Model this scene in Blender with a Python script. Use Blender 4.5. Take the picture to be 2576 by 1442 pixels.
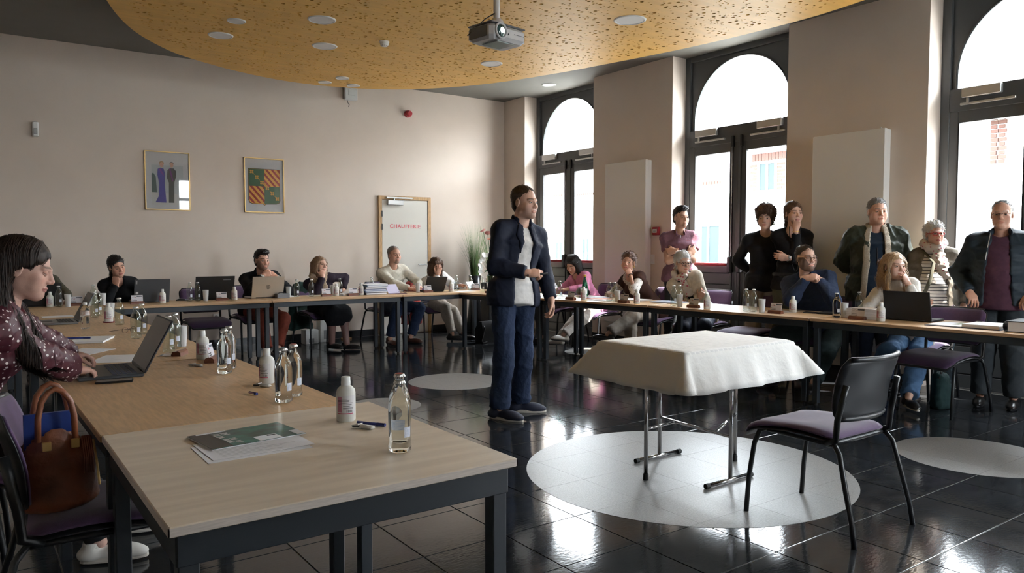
import bpy, bmesh, math, random
import numpy as np
from mathutils import Vector, Matrix
from mathutils.geometry import delaunay_2d_cdt

for o in list(bpy.data.objects): bpy.data.objects.remove(o)
SC = bpy.context.scene
COL = SC.collection
random.seed(7)
RNG = np.random.RandomState(11)

# ------------------------------------------------------------------ camera
CAM_H = 1.345
YAW, PITCH = math.radians(54.33), math.radians(-2.937)
cam_d = bpy.data.cameras.new('camera')
cam_d.sensor_width = 36.0
cam_d.lens = 36.0 * 1905.0 / 2576.0
cam_d.clip_start, cam_d.clip_end = 0.05, 200
cam = bpy.data.objects.new('camera', cam_d)
COL.objects.link(cam)
cam.location = (0, 0, CAM_H)
cam.rotation_euler = (math.radians(90) + PITCH, 0, YAW - math.radians(90))
SC.camera = cam

# ------------------------------------------------------------------ sky, sun, exposure
wd = bpy.data.worlds.new('sky')
SC.world = wd
wd.use_nodes = True
wn = wd.node_tree
wn.nodes.clear()
w_out = wn.nodes.new('ShaderNodeOutputWorld')
w_bg = wn.nodes.new('ShaderNodeBackground')
w_bg.inputs['Color'].default_value = (0.85, 0.935, 1.0, 1)
w_bg.inputs['Strength'].default_value = 50.0
wn.links.new(w_bg.outputs[0], w_out.inputs[0])

sun_d = bpy.data.lights.new('sun', 'SUN')
sun_d.energy = 48.0
sun_d.angle = math.radians(0.6)
sun_d.color = (1.0, 0.95, 0.86)
sun = bpy.data.objects.new('sun', sun_d)
COL.objects.link(sun)
sun.rotation_euler = Vector((-0.40, 0.50, -0.77)).to_track_quat('-Z', 'Y').to_euler()
sun.location = (14, -10, 14)

SC.view_settings.view_transform = 'Standard'
SC.view_settings.look = 'None'
SC.view_settings.exposure = 0.0
SC.view_settings.gamma = 1.0
SC.view_settings.use_curve_mapping = False

# ------------------------------------------------------------------ materials
MATS = {}
def mat(name, col=(.5, .5, .5), rough=.5, metal=0, spec=.5, noise=0, nscale=20, stretch=(1, 1, 1), bump=0, bscale=60,
        trans=0, ior=1.45, emit=None, estr=0, sheen=0, attr=None, coat=0, col2=None):
    """principled material; colour varied by (stretched) noise between col and col2"""
    if name in MATS: return MATS[name]
    m = bpy.data.materials.new(name)
    m.use_nodes = True
    nt = m.node_tree
    b = nt.nodes['Principled BSDF']
    b.inputs['Base Color'].default_value = (*col, 1)
    b.inputs['Roughness'].default_value = rough
    b.inputs['Metallic'].default_value = metal
    b.inputs['Specular IOR Level'].default_value = spec
    b.inputs['IOR'].default_value = ior
    b.inputs['Transmission Weight'].default_value = trans
    b.inputs['Sheen Weight'].default_value = sheen
    b.inputs['Coat Weight'].default_value = coat
    if emit:
        b.inputs['Emission Color'].default_value = (*emit, 1)
        b.inputs['Emission Strength'].default_value = estr
    L = nt.links.new
    if noise or bump:
        tc = nt.nodes.new('ShaderNodeTexCoord')
        mp = nt.nodes.new('ShaderNodeMapping')
        mp.inputs['Scale'].default_value = stretch
        L(tc.outputs['Object'], mp.inputs[0])
    src = None
    if attr:
        a = nt.nodes.new('ShaderNodeAttribute')
        a.attribute_name = attr
        src = a.outputs['Color']
    if noise:
        n = nt.nodes.new('ShaderNodeTexNoise')
        n.inputs['Scale'].default_value = nscale
        n.inputs['Detail'].default_value = 5
        L(mp.outputs[0], n.inputs['Vector'])
        r = nt.nodes.new('ShaderNodeValToRGB')
        r.color_ramp.elements[0].position = .35
        r.color_ramp.elements[1].position = .68
        c2 = col2 if col2 else tuple(max(0, c * (1 - noise)) for c in col)
        r.color_ramp.elements[0].color = (*c2, 1)
        r.color_ramp.elements[1].color = (*col, 1)
        L(n.outputs['Fac'], r.inputs[0])
        if src:
            mx = nt.nodes.new('ShaderNodeMixRGB')
            mx.blend_type = 'MULTIPLY'
            mx.inputs[0].default_value = 1
            L(src, mx.inputs[1]); L(r.outputs[0], mx.inputs[2])
            src = mx.outputs[0]
        else:
            src = r.outputs[0]
    if src: L(src, b.inputs['Base Color'])
    if bump:
        n2 = nt.nodes.new('ShaderNodeTexNoise')
        n2.inputs['Scale'].default_value = bscale
        n2.inputs['Detail'].default_value = 4
        L(mp.outputs[0], n2.inputs['Vector'])
        bp = nt.nodes.new('ShaderNodeBump')
        bp.inputs['Strength'].default_value = bump
        bp.inputs['Distance'].default_value = .01
        L(n2.outputs['Fac'], bp.inputs['Height'])
        L(bp.outputs[0], b.inputs['Normal'])
    MATS[name] = m
    return m

def pane_mat(name, tint=(1, 1, 1), refl=1.0):
    """thin window glass: clear with a Fresnel reflection"""
    if name in MATS: return MATS[name]
    m = bpy.data.materials.new(name); m.use_nodes = True
    nt = m.node_tree; nt.nodes.clear()
    out = nt.nodes.new('ShaderNodeOutputMaterial'); mx = nt.nodes.new('ShaderNodeMixShader')
    tr = nt.nodes.new('ShaderNodeBsdfTransparent'); gl = nt.nodes.new('ShaderNodeBsdfGlossy'); fr = nt.nodes.new('ShaderNodeFresnel')
    tr.inputs[0].default_value = (*tint, 1); gl.inputs['Roughness'].default_value = 0.02
    nt.nodes.remove(fr)
    ge = nt.nodes.new('ShaderNodeNewGeometry'); dp = nt.nodes.new('ShaderNodeVectorMath'); dp.operation = 'DOT_PRODUCT'
    nt.links.new(ge.outputs['Normal'], dp.inputs[0]); nt.links.new(ge.outputs['Incoming'], dp.inputs[1])
    prev = dp.outputs['Value']
    for op, v in (('ABSOLUTE', 0), ('SUBTRACT', 1), ('ABSOLUTE', 0), ('POWER', 5), ('MULTIPLY', .96 * refl), ('ADD', .04 * refl)):
        n = nt.nodes.new('ShaderNodeMath'); n.operation = op; nt.links.new(prev, n.inputs[0])
        if op not in ('ABSOLUTE',): n.inputs[1].default_value = v
        prev = n.outputs[0]
    nt.links.new(prev, mx.inputs[0]); nt.links.new(tr.outputs[0], mx.inputs[1]); nt.links.new(gl.outputs[0], mx.inputs[2])
    nt.links.new(mx.outputs[0], out.inputs[0])
    MATS[name] = m
    return m

def banded(name, cols, axis=2, period=.03, duty=.5, rough=.7, tilt=0):
    """woven stripes along one object axis"""
    m = mat(name, cols[0], rough); nt = m.node_tree; L = nt.links.new; b = nt.nodes['Principled BSDF']
    tc = nt.nodes.new('ShaderNodeTexCoord'); sp = nt.nodes.new('ShaderNodeSeparateXYZ'); L(tc.outputs['Object'], sp.inputs[0])
    d = nt.nodes.new('ShaderNodeMath'); d.operation = 'DIVIDE'; d.inputs[1].default_value = period; L(sp.outputs[axis], d.inputs[0])
    f = nt.nodes.new('ShaderNodeMath'); f.operation = 'FRACT'; L(d.outputs[0], f.inputs[0])
    g = nt.nodes.new('ShaderNodeMath'); g.operation = 'GREATER_THAN'; g.inputs[1].default_value = duty; L(f.outputs[0], g.inputs[0])
    x = nt.nodes.new('ShaderNodeMixRGB'); x.inputs[1].default_value = (*cols[0], 1); x.inputs[2].default_value = (*cols[1], 1)
    L(g.outputs[0], x.inputs[0]); L(x.outputs[0], b.inputs['Base Color'])
    return m

def dotted(name, base, dot, scale=40, size=.3, rough=.6, rnd=.6):
    """spots of one colour printed on another"""
    m = mat(name, base, rough); nt = m.node_tree; L = nt.links.new; b = nt.nodes['Principled BSDF']
    tc = nt.nodes.new('ShaderNodeTexCoord'); v = nt.nodes.new('ShaderNodeTexVoronoi'); v.inputs['Scale'].default_value = scale
    v.inputs['Randomness'].default_value = rnd
    L(tc.outputs['Object'], v.inputs['Vector'])
    g = nt.nodes.new('ShaderNodeMath'); g.operation = 'LESS_THAN'; g.inputs[1].default_value = size; L(v.outputs['Distance'], g.inputs[0])
    x = nt.nodes.new('ShaderNodeMixRGB'); x.inputs[1].default_value = (*base, 1); x.inputs[2].default_value = (*dot, 1)
    L(g.outputs[0], x.inputs[0]); L(x.outputs[0], b.inputs['Base Color'])
    return m

# ------------------------------------------------------------------ mesh helpers
def tag(o, label=None, cat=None, group=None, kind=None):
    if label: o['label'] = label
    if cat: o['category'] = cat
    if group: o['group'] = group
    if kind: o['kind'] = kind
    return o

def link(name, me, m=None, parent=None, smooth=False, loc=None, rot=None):
    if m is not None:
        for x in (m if isinstance(m, (list, tuple)) else [m]): me.materials.append(x)
    if smooth: me.polygons.foreach_set('use_smooth', [True] * len(me.polygons))
    o = bpy.data.objects.new(name, me)
    COL.objects.link(o)
    if parent: o.parent = parent
    if loc is not None: o.location = loc
    if rot is not None: o.rotation_euler = rot
    return o

def empty(name, loc=(0, 0, 0), rz=0, label=None, cat=None, group=None, kind=None, parent=None):
    o = bpy.data.objects.new(name, None)
    o.empty_display_size = .05
    COL.objects.link(o)
    o.location = loc; o.rotation_euler = (0, 0, rz)
    if parent: o.parent = parent
    return tag(o, label, cat, group, kind)

class MB:
    """collects simple solids into one mesh"""
    def __init__(s): s.v = []; s.f = []; s.mi = []
    def add(s, vs, fs, mi=0):
        n = len(s.v)
        s.v += [tuple(v) for v in vs]; s.f += [tuple(n + i for i in f) for f in fs]; s.mi += [mi] * len(fs)
        return s
    def box(s, lo, hi, mi=0, c=0.0):
        """box, with top and bottom and upright edges chamfered by c"""
        x0, y0, z0 = lo; x1, y1, z1 = hi
        if c <= 0:
            vs = [(x, y, z) for z in (z0, z1) for x, y in ((x0, y0), (x1, y0), (x1, y1), (x0, y1))]
            return s.add(vs, [(3, 2, 1, 0), (4, 5, 6, 7)] + [(i, (i + 1) % 4, 4 + (i + 1) % 4, 4 + i) for i in range(4)], mi)
        ring = lambda e, k: [(x0 + e + k, y0 + e), (x1 - e - k, y0 + e), (x1 - e, y0 + e + k), (x1 - e, y1 - e - k), (x1 - e - k, y1 - e), (x0 + e + k, y1 - e), (x0 + e, y1 - e - k), (x0 + e, y0 + e + k)]
        rs = [[(x, y, z0) for x, y in ring(c, c)], [(x, y, z0 + c) for x, y in ring(0, c)], [(x, y, z1 - c) for x, y in ring(0, c)], [(x, y, z1) for x, y in ring(c, c)]]
        return s.rings(rs, mi=mi)
    def rings(s, rs, closed=True, caps=True, mi=0):
        n = len(rs[0]); vs = [p for r in rs for p in r]; fs = []
        for k in range(len(rs) - 1):
            for i in range(n if closed else n - 1):
                j = (i + 1) % n
                fs.append((k * n + i, k * n + j, (k + 1) * n + j, (k + 1) * n + i))
        if caps:
            fs.append(tuple(range(n - 1, -1, -1))); fs.append(tuple((len(rs) - 1) * n + i for i in range(n)))
        return s.add(vs, fs, mi)
    def tube(s, pts, r, n=8, mi=0, caps=True, flat=1.0):
        pts = [Vector(p) for p in pts]; rr = r if isinstance(r, (list, tuple)) else [r] * len(pts); rs = []
        up = None
        for i, p in enumerate(pts):
            d = (pts[min(i + 1, len(pts) - 1)] - pts[max(i - 1, 0)]).normalized()
            if up is None: up = Vector((0, 0, 1)) if abs(d.z) < .9 else Vector((0, 1, 0))
            a = d.cross(up)
            if a.length < 1e-4: a = d.cross(Vector((1, 0, 0)))
            a.normalize(); b = a.cross(d); up = b
            rs.append([p + (a * math.cos(t) + b * math.sin(t) * flat) * rr[i] for t in [2 * math.pi * k / n for k in range(n)]])
        return s.rings(rs, mi=mi, caps=caps)
    def lathe(s, prof, n=24, c=(0, 0, 0), mi=0, caps=True, sx=1, sy=1):
        rs = [[(c[0] + r * sx * math.cos(2 * math.pi * k / n), c[1] + r * sy * math.sin(2 * math.pi * k / n), c[2] + z) for k in range(n)] for r, z in prof]
        return s.rings(rs, mi=mi, caps=caps)
    def prism(s, poly, z0, z1, mi=0):
        return s.rings([[(x, y, z0) for x, y in poly], [(x, y, z1) for x, y in poly]], mi=mi)
    def xf(s, M, i0=0):
        M = M if isinstance(M, Matrix) else Matrix(M)
        s.v = s.v[:i0] + [tuple(M @ Vector(v)) for v in s.v[i0:]]
        return s
    def mesh(s, name):
        me = bpy.data.meshes.new(name)
        me.from_pydata(s.v, [], s.f)
        if any(s.mi): me.polygons.foreach_set('material_index', s.mi)
        me.update()
        return me
    def build(s, name, m=None, parent=None, smooth=False, **k):
        return link(name, s.mesh(name), m, parent, smooth, **k)

def autosmooth(o, ang=40):
    me = o.data
    me.polygons.foreach_set('use_smooth', [True] * len(me.polygons))
    me.set_sharp_from_angle(angle=math.radians(ang))
    return o

def box(name, lo, hi, m, parent=None, c=0.0, **k):
    return MB().box(lo, hi, c=c).build(name, m, parent, **k)

def copy_tree(o, parent=None):
    c = o.copy(); COL.objects.link(c); c.parent = parent
    for ch in list(o.children): copy_tree(ch, c)
    return c

FONT_MESH = {}
def text(name, body, size, m, parent=None, loc=(0, 0, 0), rot=(0, 0, 0), depth=.0008, bold=0, align='CENTER', width=1):
    cu = bpy.data.curves.new(name, 'FONT')
    cu.body = body; cu.size = size; cu.extrude = depth; cu.offset = bold
    cu.align_x = align; cu.align_y = 'CENTER'; cu.resolution_u = 3; cu.space_character = 1.12
    t = bpy.data.objects.new(name, cu); COL.objects.link(t)
    dg = bpy.context.evaluated_depsgraph_get()
    me = bpy.data.meshes.new_from_object(t.evaluated_get(dg))
    bpy.data.objects.remove(t)
    if width != 1:
        for v in me.vertices: v.co.x *= width
    me.materials.clear()
    return link(name, me, m, parent, loc=loc, rot=rot)

# ------------------------------------------------------------------ the room
YB, XW, ZC = 10.62, 7.457, 3.81          # back wall, window wall, ceiling
XL, YF = -2.6, -3.2                       # left wall and wall behind the camera
XG = 7.70                                 # plane of the window frames
TILE = .43095
GX, GY = 2.8645, 1.98565                  # a joint crossing of the tile grid

M_wall = mat('wall_paint', (.685, .588, .508), .75, noise=.035, nscale=3, bump=.05, bscale=220)
M_ceil = mat('dark_ceiling_paint', (.165, .157, .138), .8, noise=.05, nscale=4)
M_grout = mat('grout', (.30, .30, .285), .8)
M_tile = mat('black_slate_tile', (.030, .032, .036), .09, spec=.55, noise=.55, nscale=7, stretch=(1, 2.2, 1), bump=.03, bscale=30)
M_disc = mat('grey_granite_inlay', (.235, .228, .218), .34, spec=.5, noise=.35, nscale=120, bump=.12, bscale=260)
M_base = mat('black_skirting', (.02, .02, .022), .25)
M_frame = mat('anthracite_aluminium', (.075, .079, .083), .38, spec=.5)
M_gasket = mat('black_plastic', (.014, .014, .016), .4)
M_pane = pane_mat('window_glass')
M_alu = mat('satin_aluminium', (.55, .55, .54), .38, metal=.7)
M_red = mat('red_plastic', (.32, .02, .03), .4)
M_white = mat('white_plastic', (.74, .74, .72), .4)
M_cream = mat('cream_door_paint', (.66, .63, .57), .55)
M_oak = mat('oak_door_frame', (.58, .36, .17), .45, noise=.35, nscale=14, stretch=(6, 6, 1))
M_rad = mat('radiator_enamel', (.78, .76, .73), .5)

def struct(o): o['kind'] = 'structure'; return o

# floor: grout bed, single tiles, granite inlay pieces
fl = struct(MB().box((XL, YF, -.10), (8.2, YB, -.003)).build('floor', M_grout))
def tile_mesh():
    g = .0026; w = TILE / 2 - g
    b = MB(); e = .0012
    b.rings([[(-w, -w, -.006), (w, -w, -.006), (w, w, -.006), (-w, w, -.006)], [(-w, -w, -e), (w, -w, -e), (w, w, -e), (-w, w, -e)],
             [(-w + e, -w + e, 0), (w - e, -w + e, 0), (w - e, w - e, 0), (-w + e, w - e, 0)]])
    return b.mesh('tile')
tm = tile_mesh(); tm.materials.append(M_tile)
cf, sf = math.cos(YAW), math.sin(YAW)
cells = []
for i in range(-14, 13):
    for j in range(-13, 22):
        cx, cy = GX + (i + .5) * TILE, GY + (j + .5) * TILE
        if cx < XL + .2 or cx > 7.75 or cy < YF + .2 or cy > YB - .05: continue
        dep = cx * cf + cy * sf; lat = cx * sf - cy * cf
        vis = dep > 1.2 and abs(lat) < dep * .70 + .35 and dep > 2.6
        cells.append(((0 if vis else 1), dep if vis else abs(dep - 5), cx, cy))
cells.sort()
near = [c for c in cells if c[0] == 0][:298]
rest = [c for c in cells if c not in near]
for _, _, cx, cy in near:
    o = link('tile', tm, None, fl, loc=(cx, cy, 0))
rb = MB(); tv = [v.co.copy() for v in tm.vertices]; tf = [tuple(p.vertices) for p in tm.polygons]
for _, _, cx, cy in rest: rb.add([(v.x + cx, v.y + cy, v.z) for v in tv], tf)
tag(rb.build('distant_tiles', M_tile, fl), kind='stuff')

def clip_poly(poly, ax, lim, sgn):
    out = []
    for k in range(len(poly)):
        a, b = poly[k - 1], poly[k]
        ia, ib = sgn * (a[ax] - lim) <= 0, sgn * (b[ax] - lim) <= 0
        if ia != ib:
            t = (lim - a[ax]) / (b[ax] - a[ax]); out.append((a[0] + t * (b[0] - a[0]), a[1] + t * (b[1] - a[1])))
        if ib: out.append(b)
    return out
for dx, dy, dr in ((3.50, 3.07, .965), (3.96, 6.49, .475), (2.84, 5.84, .32), (5.26, 2.18, .48), (6.52, 7.30, .36)):
    circ = [(dx + dr * math.cos(2 * math.pi * k / 96), dy + dr * math.sin(2 * math.pi * k / 96)) for k in range(96)]
    g = .0006
    for i in range(-14, 14):
        for j in range(-13, 22):
            x0, y0 = GX + i * TILE, GY + j * TILE
            if abs(x0 + .2 - dx) > dr + .4 or abs(y0 + .2 - dy) > dr + .4: continue
            p = clip_poly(clip_poly(clip_poly(clip_poly(circ, 0, x0 + g, -1), 0, x0 + TILE - g, 1), 1, y0 + g, -1), 1, y0 + TILE - g, 1) if True else None
            if len(p) < 3: continue
            MB().prism(p, -.005, .0012).build('inlay_piece', M_disc, fl)

# walls
wb = MB().box((XL - .2, YB, -.1), (8.4, YB + .25, ZC)).build('wall_back', M_wall); struct(wb)
struct(MB().box((XL - .2, YF - .2, -.1), (XL, YB, ZC)).build('wall_left', M_wall))
FOPEN = [(5.15, 6.35)]          # daylight openings of the wall behind the camera
wf = MB(); xs_ = [XL] + [v for o in FOPEN for v in o] + [8.4]
for k in range(0, len(xs_), 2): wf.box((xs_[k], YF - .2, -.1), (xs_[k + 1], YF, ZC))
for a, b in FOPEN: wf.box((a, YF - .2, -.1), (b, YF, 1.0)); wf.box((a, YF - .2, 3.45), (b, YF, ZC))
struct(wf.build('wall_front', M_wall))
for k, (a, b) in enumerate(FOPEN):
    W_ = empty('window_%d' % (5 + k), ((a + b) / 2, YF - .1, 1.0), kind='structure'); h_ = (b - a) / 2; fr_ = MB()
    for lo, hi in (((-h_, -.03, 0), (-h_ + .08, .03, 2.45)), ((h_ - .08, -.03, 0), (h_, .03, 2.45)), ((-.05, -.03, 0), (.05, .03, 2.45)), ((-h_, -.03, 0), (h_, .03, .08)), ((-h_, -.03, 2.37), (h_, .03, 2.45)), ((-h_, -.03, 1.75), (h_, .03, 1.85))): fr_.box(lo, hi)
    fr_.build('frame', M_frame, W_)
    for s_ in (-1, 1): box('pane', (min(0, s_ * h_), -.004, .04), (max(0, s_ * h_), .004, 2.41), M_pane, W_)
    ld = bpy.data.lights.new('sky_portal', 'AREA'); ld.shape = 'RECTANGLE'; ld.size = b - a; ld.size_y = 2.45; ld.cycles.is_portal = True
    lo_ = bpy.data.objects.new('sky_portal', ld); COL.objects.link(lo_); lo_.location = ((a + b) / 2, YF - .22, 2.22); lo_.rotation_euler = Vector((0, 1, 0)).to_track_quat('-Z', 'Z').to_euler()
OPEN = [(8.355, 10.033), (5.131, 6.83), (1.908, 3.607), (-1.315, .384)]
XO = 8.05
wr = MB()
ys = [YB] + [v for o in OPEN for v in (o[1], o[0])] + [YF]
for k in range(0, len(ys), 2): wr.box((XW, ys[k + 1], -.1), (XO, ys[k], ZC))
struct(wr.build('wall_right', M_wall))
struct(MB().box((XL - .2, YF - .2, ZC), (8.4, YB + .25, ZC + .2)).build('ceiling', M_ceil))
struct(box('baseboard_back', (XL, YB - .012, .0), (5.08, YB, .10), M_base))
struct(box('baseboard_back', (6.02, YB - .012, .0), (XW, YB, .10), M_base))
bb = MB()
for k in range(0, len(ys), 2): bb.box((XW - .012, ys[k + 1], 0), (XW, ys[k], .10))
struct(bb.build('baseboard_right', M_base))

def arch_window(n, y0, y1):
    """arched fanlight over a pair of glazed escape doors; y1 is the end towards the back wall"""
    W = empty('window_%d' % n, (XG, (y0 + y1) / 2, 0), kind='structure')
    h = (y1 - y0) / 2; d = .075
    def part(name, lo, hi, m=M_frame, c=.004, par=None): return box(name, lo, hi, m, par or W, c)
    # outer frame
    fr = MB()
    for s in (-1, 1): fr.box((0, min(s * h, s * (h - .085)), 0), (d, max(s * h, s * (h - .085)), ZC), c=.004)
    fr.box((0, -h + .085, ZC - .07), (d, h - .085, ZC), c=.004)
    fr.build('frame', M_frame, W)
    part('transom', (-.004, -h + .085, 2.64), (d, h - .085, 2.855))
    part('threshold', (-.02, -h, -.05), (XO - XG, h, .008))
    # spandrel plate with the arch cut out
    r, zs, zt = h - .135, 2.985, ZC - .07
    arc = [(r * math.cos(math.pi * k / 40), zs + r * .99 * math.sin(math.pi * k / 40)) for k in range(41)]
    inner = [(r, 2.855)] + arc + [(-r, 2.855)]
    yb = h - .085
    outer = []
    for (a, b) in inner:
        dx, dz = a, b - zs
        if b <= zs + 1e-6: outer.append((yb if a > 0 else -yb, b)); continue
        s = min(yb / abs(dx) if abs(dx) > 1e-6 else 9e9, (zt - zs) / dz if dz > 1e-6 else 9e9)
        outer.append((dx * s, zs + dz * s))
    for sgn in (1, -1):     # put the plate's upper corners in
        k = [i for i, (a, b) in enumerate(outer) if a * sgn > 0 and abs(abs(a) - yb) < 1e-6 and b > zs]
        if k:
            i = k[-1] if sgn > 0 else k[0]
            outer[i] = (sgn * yb, zt)
    sp = MB(); x0, x1 = .035, .065; N = len(inner)
    vs = [(x0, a, b) for a, b in inner] + [(x0, a, b) for a, b in outer] + [(x1, a, b) for a, b in inner] + [(x1, a, b) for a, b in outer]
    fs = []
    for i in range(N - 1):
        fs += [(i, i + 1, N + i + 1, N + i), (2 * N + i, 3 * N + i, 3 * N + i + 1, 2 * N + i + 1), (i, 2 * N + i, 2 * N + i + 1, i + 1)]
    sp.add(vs, fs).build('arch_spandrel', M_frame, W)
    lip = MB().tube([(.030, a, b) for a, b in inner], .011, n=6); lip.build('arch_bead', M_frame, W)
    ap = MB(); ap.add([(.05, a, b) for a, b in inner] + [(.056, a, b) for a, b in inner], [tuple(range(N)), tuple(range(2 * N - 1, N - 1, -1))]); ap.build('arch_pane', M_pane, W)
    # two door leaves
    for s in (1, -1):
        ya, yb2 = (.006, h - .088)
        L = empty('door_leaf', parent=W)
        q = lambda lo, hi: ((lo[0], min(s * lo[1], s * hi[1]), lo[2]), (hi[0], max(s * lo[1], s * hi[1]), hi[2]))
        st = MB()
        g0, g1 = .112, h - .165      # clear glass
        for a, b, z0, z1 in ((0, g0, .002, 2.645), (g1, yb2 + .004, .002, 2.645), (g0, g1, 2.53, 2.645), (g0, g1, 1.03, 1.115), (g0, g1, .002, .13)):
            lo, hi = q((.006, a, z0), (.066, b, z1)); st.box(lo, hi, c=.003)
        st.build('leaf_frame', M_frame, L)
        for z0, z1 in ((.14, .40), (.41, .66), (.67, .875), (.885, 1.02)):
            lo, hi = q((.022, g0, z0), (.05, g1, z1)); box('panel_board', lo, hi, M_frame, L, .004)
        lo, hi = q((.05, g0, .05), (.06, g1, 1.08)); box('back_plate', lo, hi, M_frame, L)
        lo, hi = q((.035, g0, 1.115), (.043, g1, 2.53)); box('pane', lo, hi, M_pane, L)
        gb = MB()
        for a, b, z0, z1 in ((g0, g0 + .012, 1.115, 2.53), (g1 - .012, g1, 1.115, 2.53)):
            lo, hi = q((.004, a, z0), (.03, b, z1)); gb.box(lo, hi)
        gb.build('glazing_gasket', M_gasket, L)
        # panic hardware
        hb = empty('panic_bar', parent=L)
        MB().tube([(-.055, s * .10, 1.135), (-.055, s * (h - .15), 1.135)], .021, n=10).build('push_bar', M_red, L, smooth=True)
        bx = MB(); lo, hi = q((-.075, .035, 1.03), (.006, .10, 1.24)); bx.box(lo, hi, c=.015)
        lo, hi = q((-.07, h - .17, 1.10), (.006, h - .135, 1.17)); bx.box(lo, hi, c=.008)
        bx.build('lock_case', M_gasket, L)
        bpy.data.objects.remove(hb)
        rd = MB(); rd.tube([(-.018, s * .062, 1.2), (-.018, s * .062, 2.62)], .011, n=6); rd.tube([(-.018, s * .062, .03), (-.018, s * .062, 1.05)], .011, n=6)
        lo, hi = q((-.035, .045, 2.58), (.004, .08, 2.72)); rd.box(lo, hi, c=.006); rd.build('shoot_bolt', M_gasket, L)
        # door closer
        cl = MB(); lo, hi = q((-.055, h - .55, 2.755), (-.004, h - .21, 2.845)); cl.box(lo, hi, c=.006); cl.build('door_closer', M_alu, L)
        rl = MB(); lo, hi = q((-.03, h - .66, 2.69), (.004, h - .19, 2.712)); rl.box(lo, hi, c=.003)
        lo, hi = q((-.04, h - .27, 2.70), (-.02, h - .25, 2.76)); rl.box(lo, hi); rl.build('closer_rail', M_alu, L)
    return W
for n, (y0, y1) in enumerate(OPEN): arch_window(n + 1, y0, y1)
for n, (y0, y1) in enumerate(OPEN):       # sampling portals for the sky, they give off no light of their own
    ld = bpy.data.lights.new('sky_portal', 'AREA'); ld.shape = 'RECTANGLE'; ld.size = y1 - y0 - .1; ld.size_y = ZC - 1.15; ld.cycles.is_portal = True
    lo = bpy.data.objects.new('sky_portal', ld); COL.objects.link(lo)
    lo.location = (XO + .02, (y0 + y1) / 2, (ZC + 1.1) / 2); lo.rotation_euler = Vector((-1, 0, 0)).to_track_quat('-Z', 'Z').to_euler()

# boiler-room door in the back wall
D = empty('door_1', (5.10, YB, 0), kind='structure')
fm = MB()
fm.box((0, -.035, 0), (.055, 0, 2.14), c=.003); fm.box((.855, -.035, 0), (.91, 0, 2.14), c=.003); fm.box((.055, -.035, 2.085), (.855, 0, 2.14), c=.003)
fm.build('door_frame', M_oak, D)
box('door_leaf', (.06, -.026, .012), (.85, 0, 2.08), M_cream, D, .003)
text('lettering', 'CHAUFFERIE', .083, mat('red_lettering', (.62, .09, .12), .5), D, (.455, -.028, 1.675), (math.radians(90), 0, 0), bold=.0012, width=1.05)
box('door_closer', (.135, -.085, 2.0), (.40, -.026, 2.075), M_alu, D, .006)
rl = MB().box((.12, -.075, 2.10), (.565, -.045, 2.125), c=.003); rl.box((.24, -.07, 2.07), (.26, -.05, 2.11)); rl.build('closer_rail', M_alu, D)
hd = MB().tube([(.79, -.026, 1.08), (.79, -.075, 1.08)], .010, n=8); hd.tube([(.80, -.075, 1.08), (.66, -.075, 1.08)], .010, n=8); hd.lathe([(.024, 0), (.024, .008)], 12, (0, 0, 0))
hd.build('handle', M_alu, D)
for z in (1.82, 1.62, .35): box('hinge', (.045, -.042, z), (.062, -.03, z + .09), M_gasket, D)

# ceiling raft: perforated gold panel hung below the slab
RAFT_Z = 3.45
rp = [(1.022, 7.34), (1.34, 8.149), (1.734, 8.722), (2.081, 9.031), (2.694, 9.364), (3.335, 9.543), (4.017, 9.50), (4.70, 9.20), (5.206, 8.669), (5.56, 8.05),
      (5.84, 7.24), (6.0, 6.6), (6.235, 5.453), (6.33, 4.351), (6.268, 3.6), (6.02, 2.5), (5.3, 1.3), (4.1, .5), (2.9, .55), (1.7, 1.3), (.95, 2.6), (.62, 4.3), (.7, 6.1)]
def spline(p, m=6):
    out = []; n = len(p)
    for i in range(n):
        a, b, c, d = [Vector(p[(i + k) % n]) for k in (-1, 0, 1, 2)]
        for k in range(m):
            t = k / m
            out.append(.5 * ((2 * b) + (c - a) * t + (2 * a - 5 * b + 4 * c - d) * t * t + (3 * b - a - 3 * c + d) * t ** 3))
    return out
ro = spline(rp)
def inside(p, poly):
    c = False; j = len(poly) - 1
    for i in range(len(poly)):
        a, b = poly[i], poly[j]
        if (a.y > p[1]) != (b.y > p[1]) and p[0] < (b.x - a.x) * (p[1] - a.y) / (b.y - a.y) + a.x: c = not c
        j = i
    return c
RO = np.array([(v.x, v.y) for v in ro])
RAFT_LIGHTS = [(2.09, 7.30, .085), (2.10, 7.88, .12), (2.72, 6.80, .13), (3.09, 7.66, .13), (3.84, 8.96, .085), (3.755, 9.32, .085), (4.13, 9.29, .085), (5.04, 5.15, .15), (4.93, 7.27, .125)]
holes = []
grid = {}
tries = 0
while len(holes) < 7200 and tries < 110000:
    tries += 1
    r = random.choice((.0175, .0175, .010, .010, .010, .0055, .0055))
    x, y = random.uniform(.6, 6.4), random.uniform(.4, 9.6)
    if x * cf + y * sf < 3.6: continue
    if not inside((x, y), ro): continue
    if np.hypot(RO[:, 0] - x, RO[:, 1] - y).min() < .15 + r: continue
    if any(math.hypot(x - a, y - b) < c + r + .02 for a, b, c in RAFT_LIGHTS): continue
    ci, cj = int(x / .06), int(y / .06)
    if any(math.hypot(x - a, y - b) < r + c + .008 for u in (-1, 0, 1) for w in (-1, 0, 1) for a, b, c in grid.get((ci + u, cj + w), ())): continue
    grid.setdefault((ci, cj), []).append((x, y, r)); holes.append((x, y, r))
CELL = .37
def near_joint(x, y, r):
    return min((x / CELL) % 1, 1 - (x / CELL) % 1) * CELL < r + .002 or min((y / CELL) % 1, 1 - (y / CELL) % 1) * CELL < r + .002
holes = [h for h in holes if not near_joint(*h)]
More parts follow.
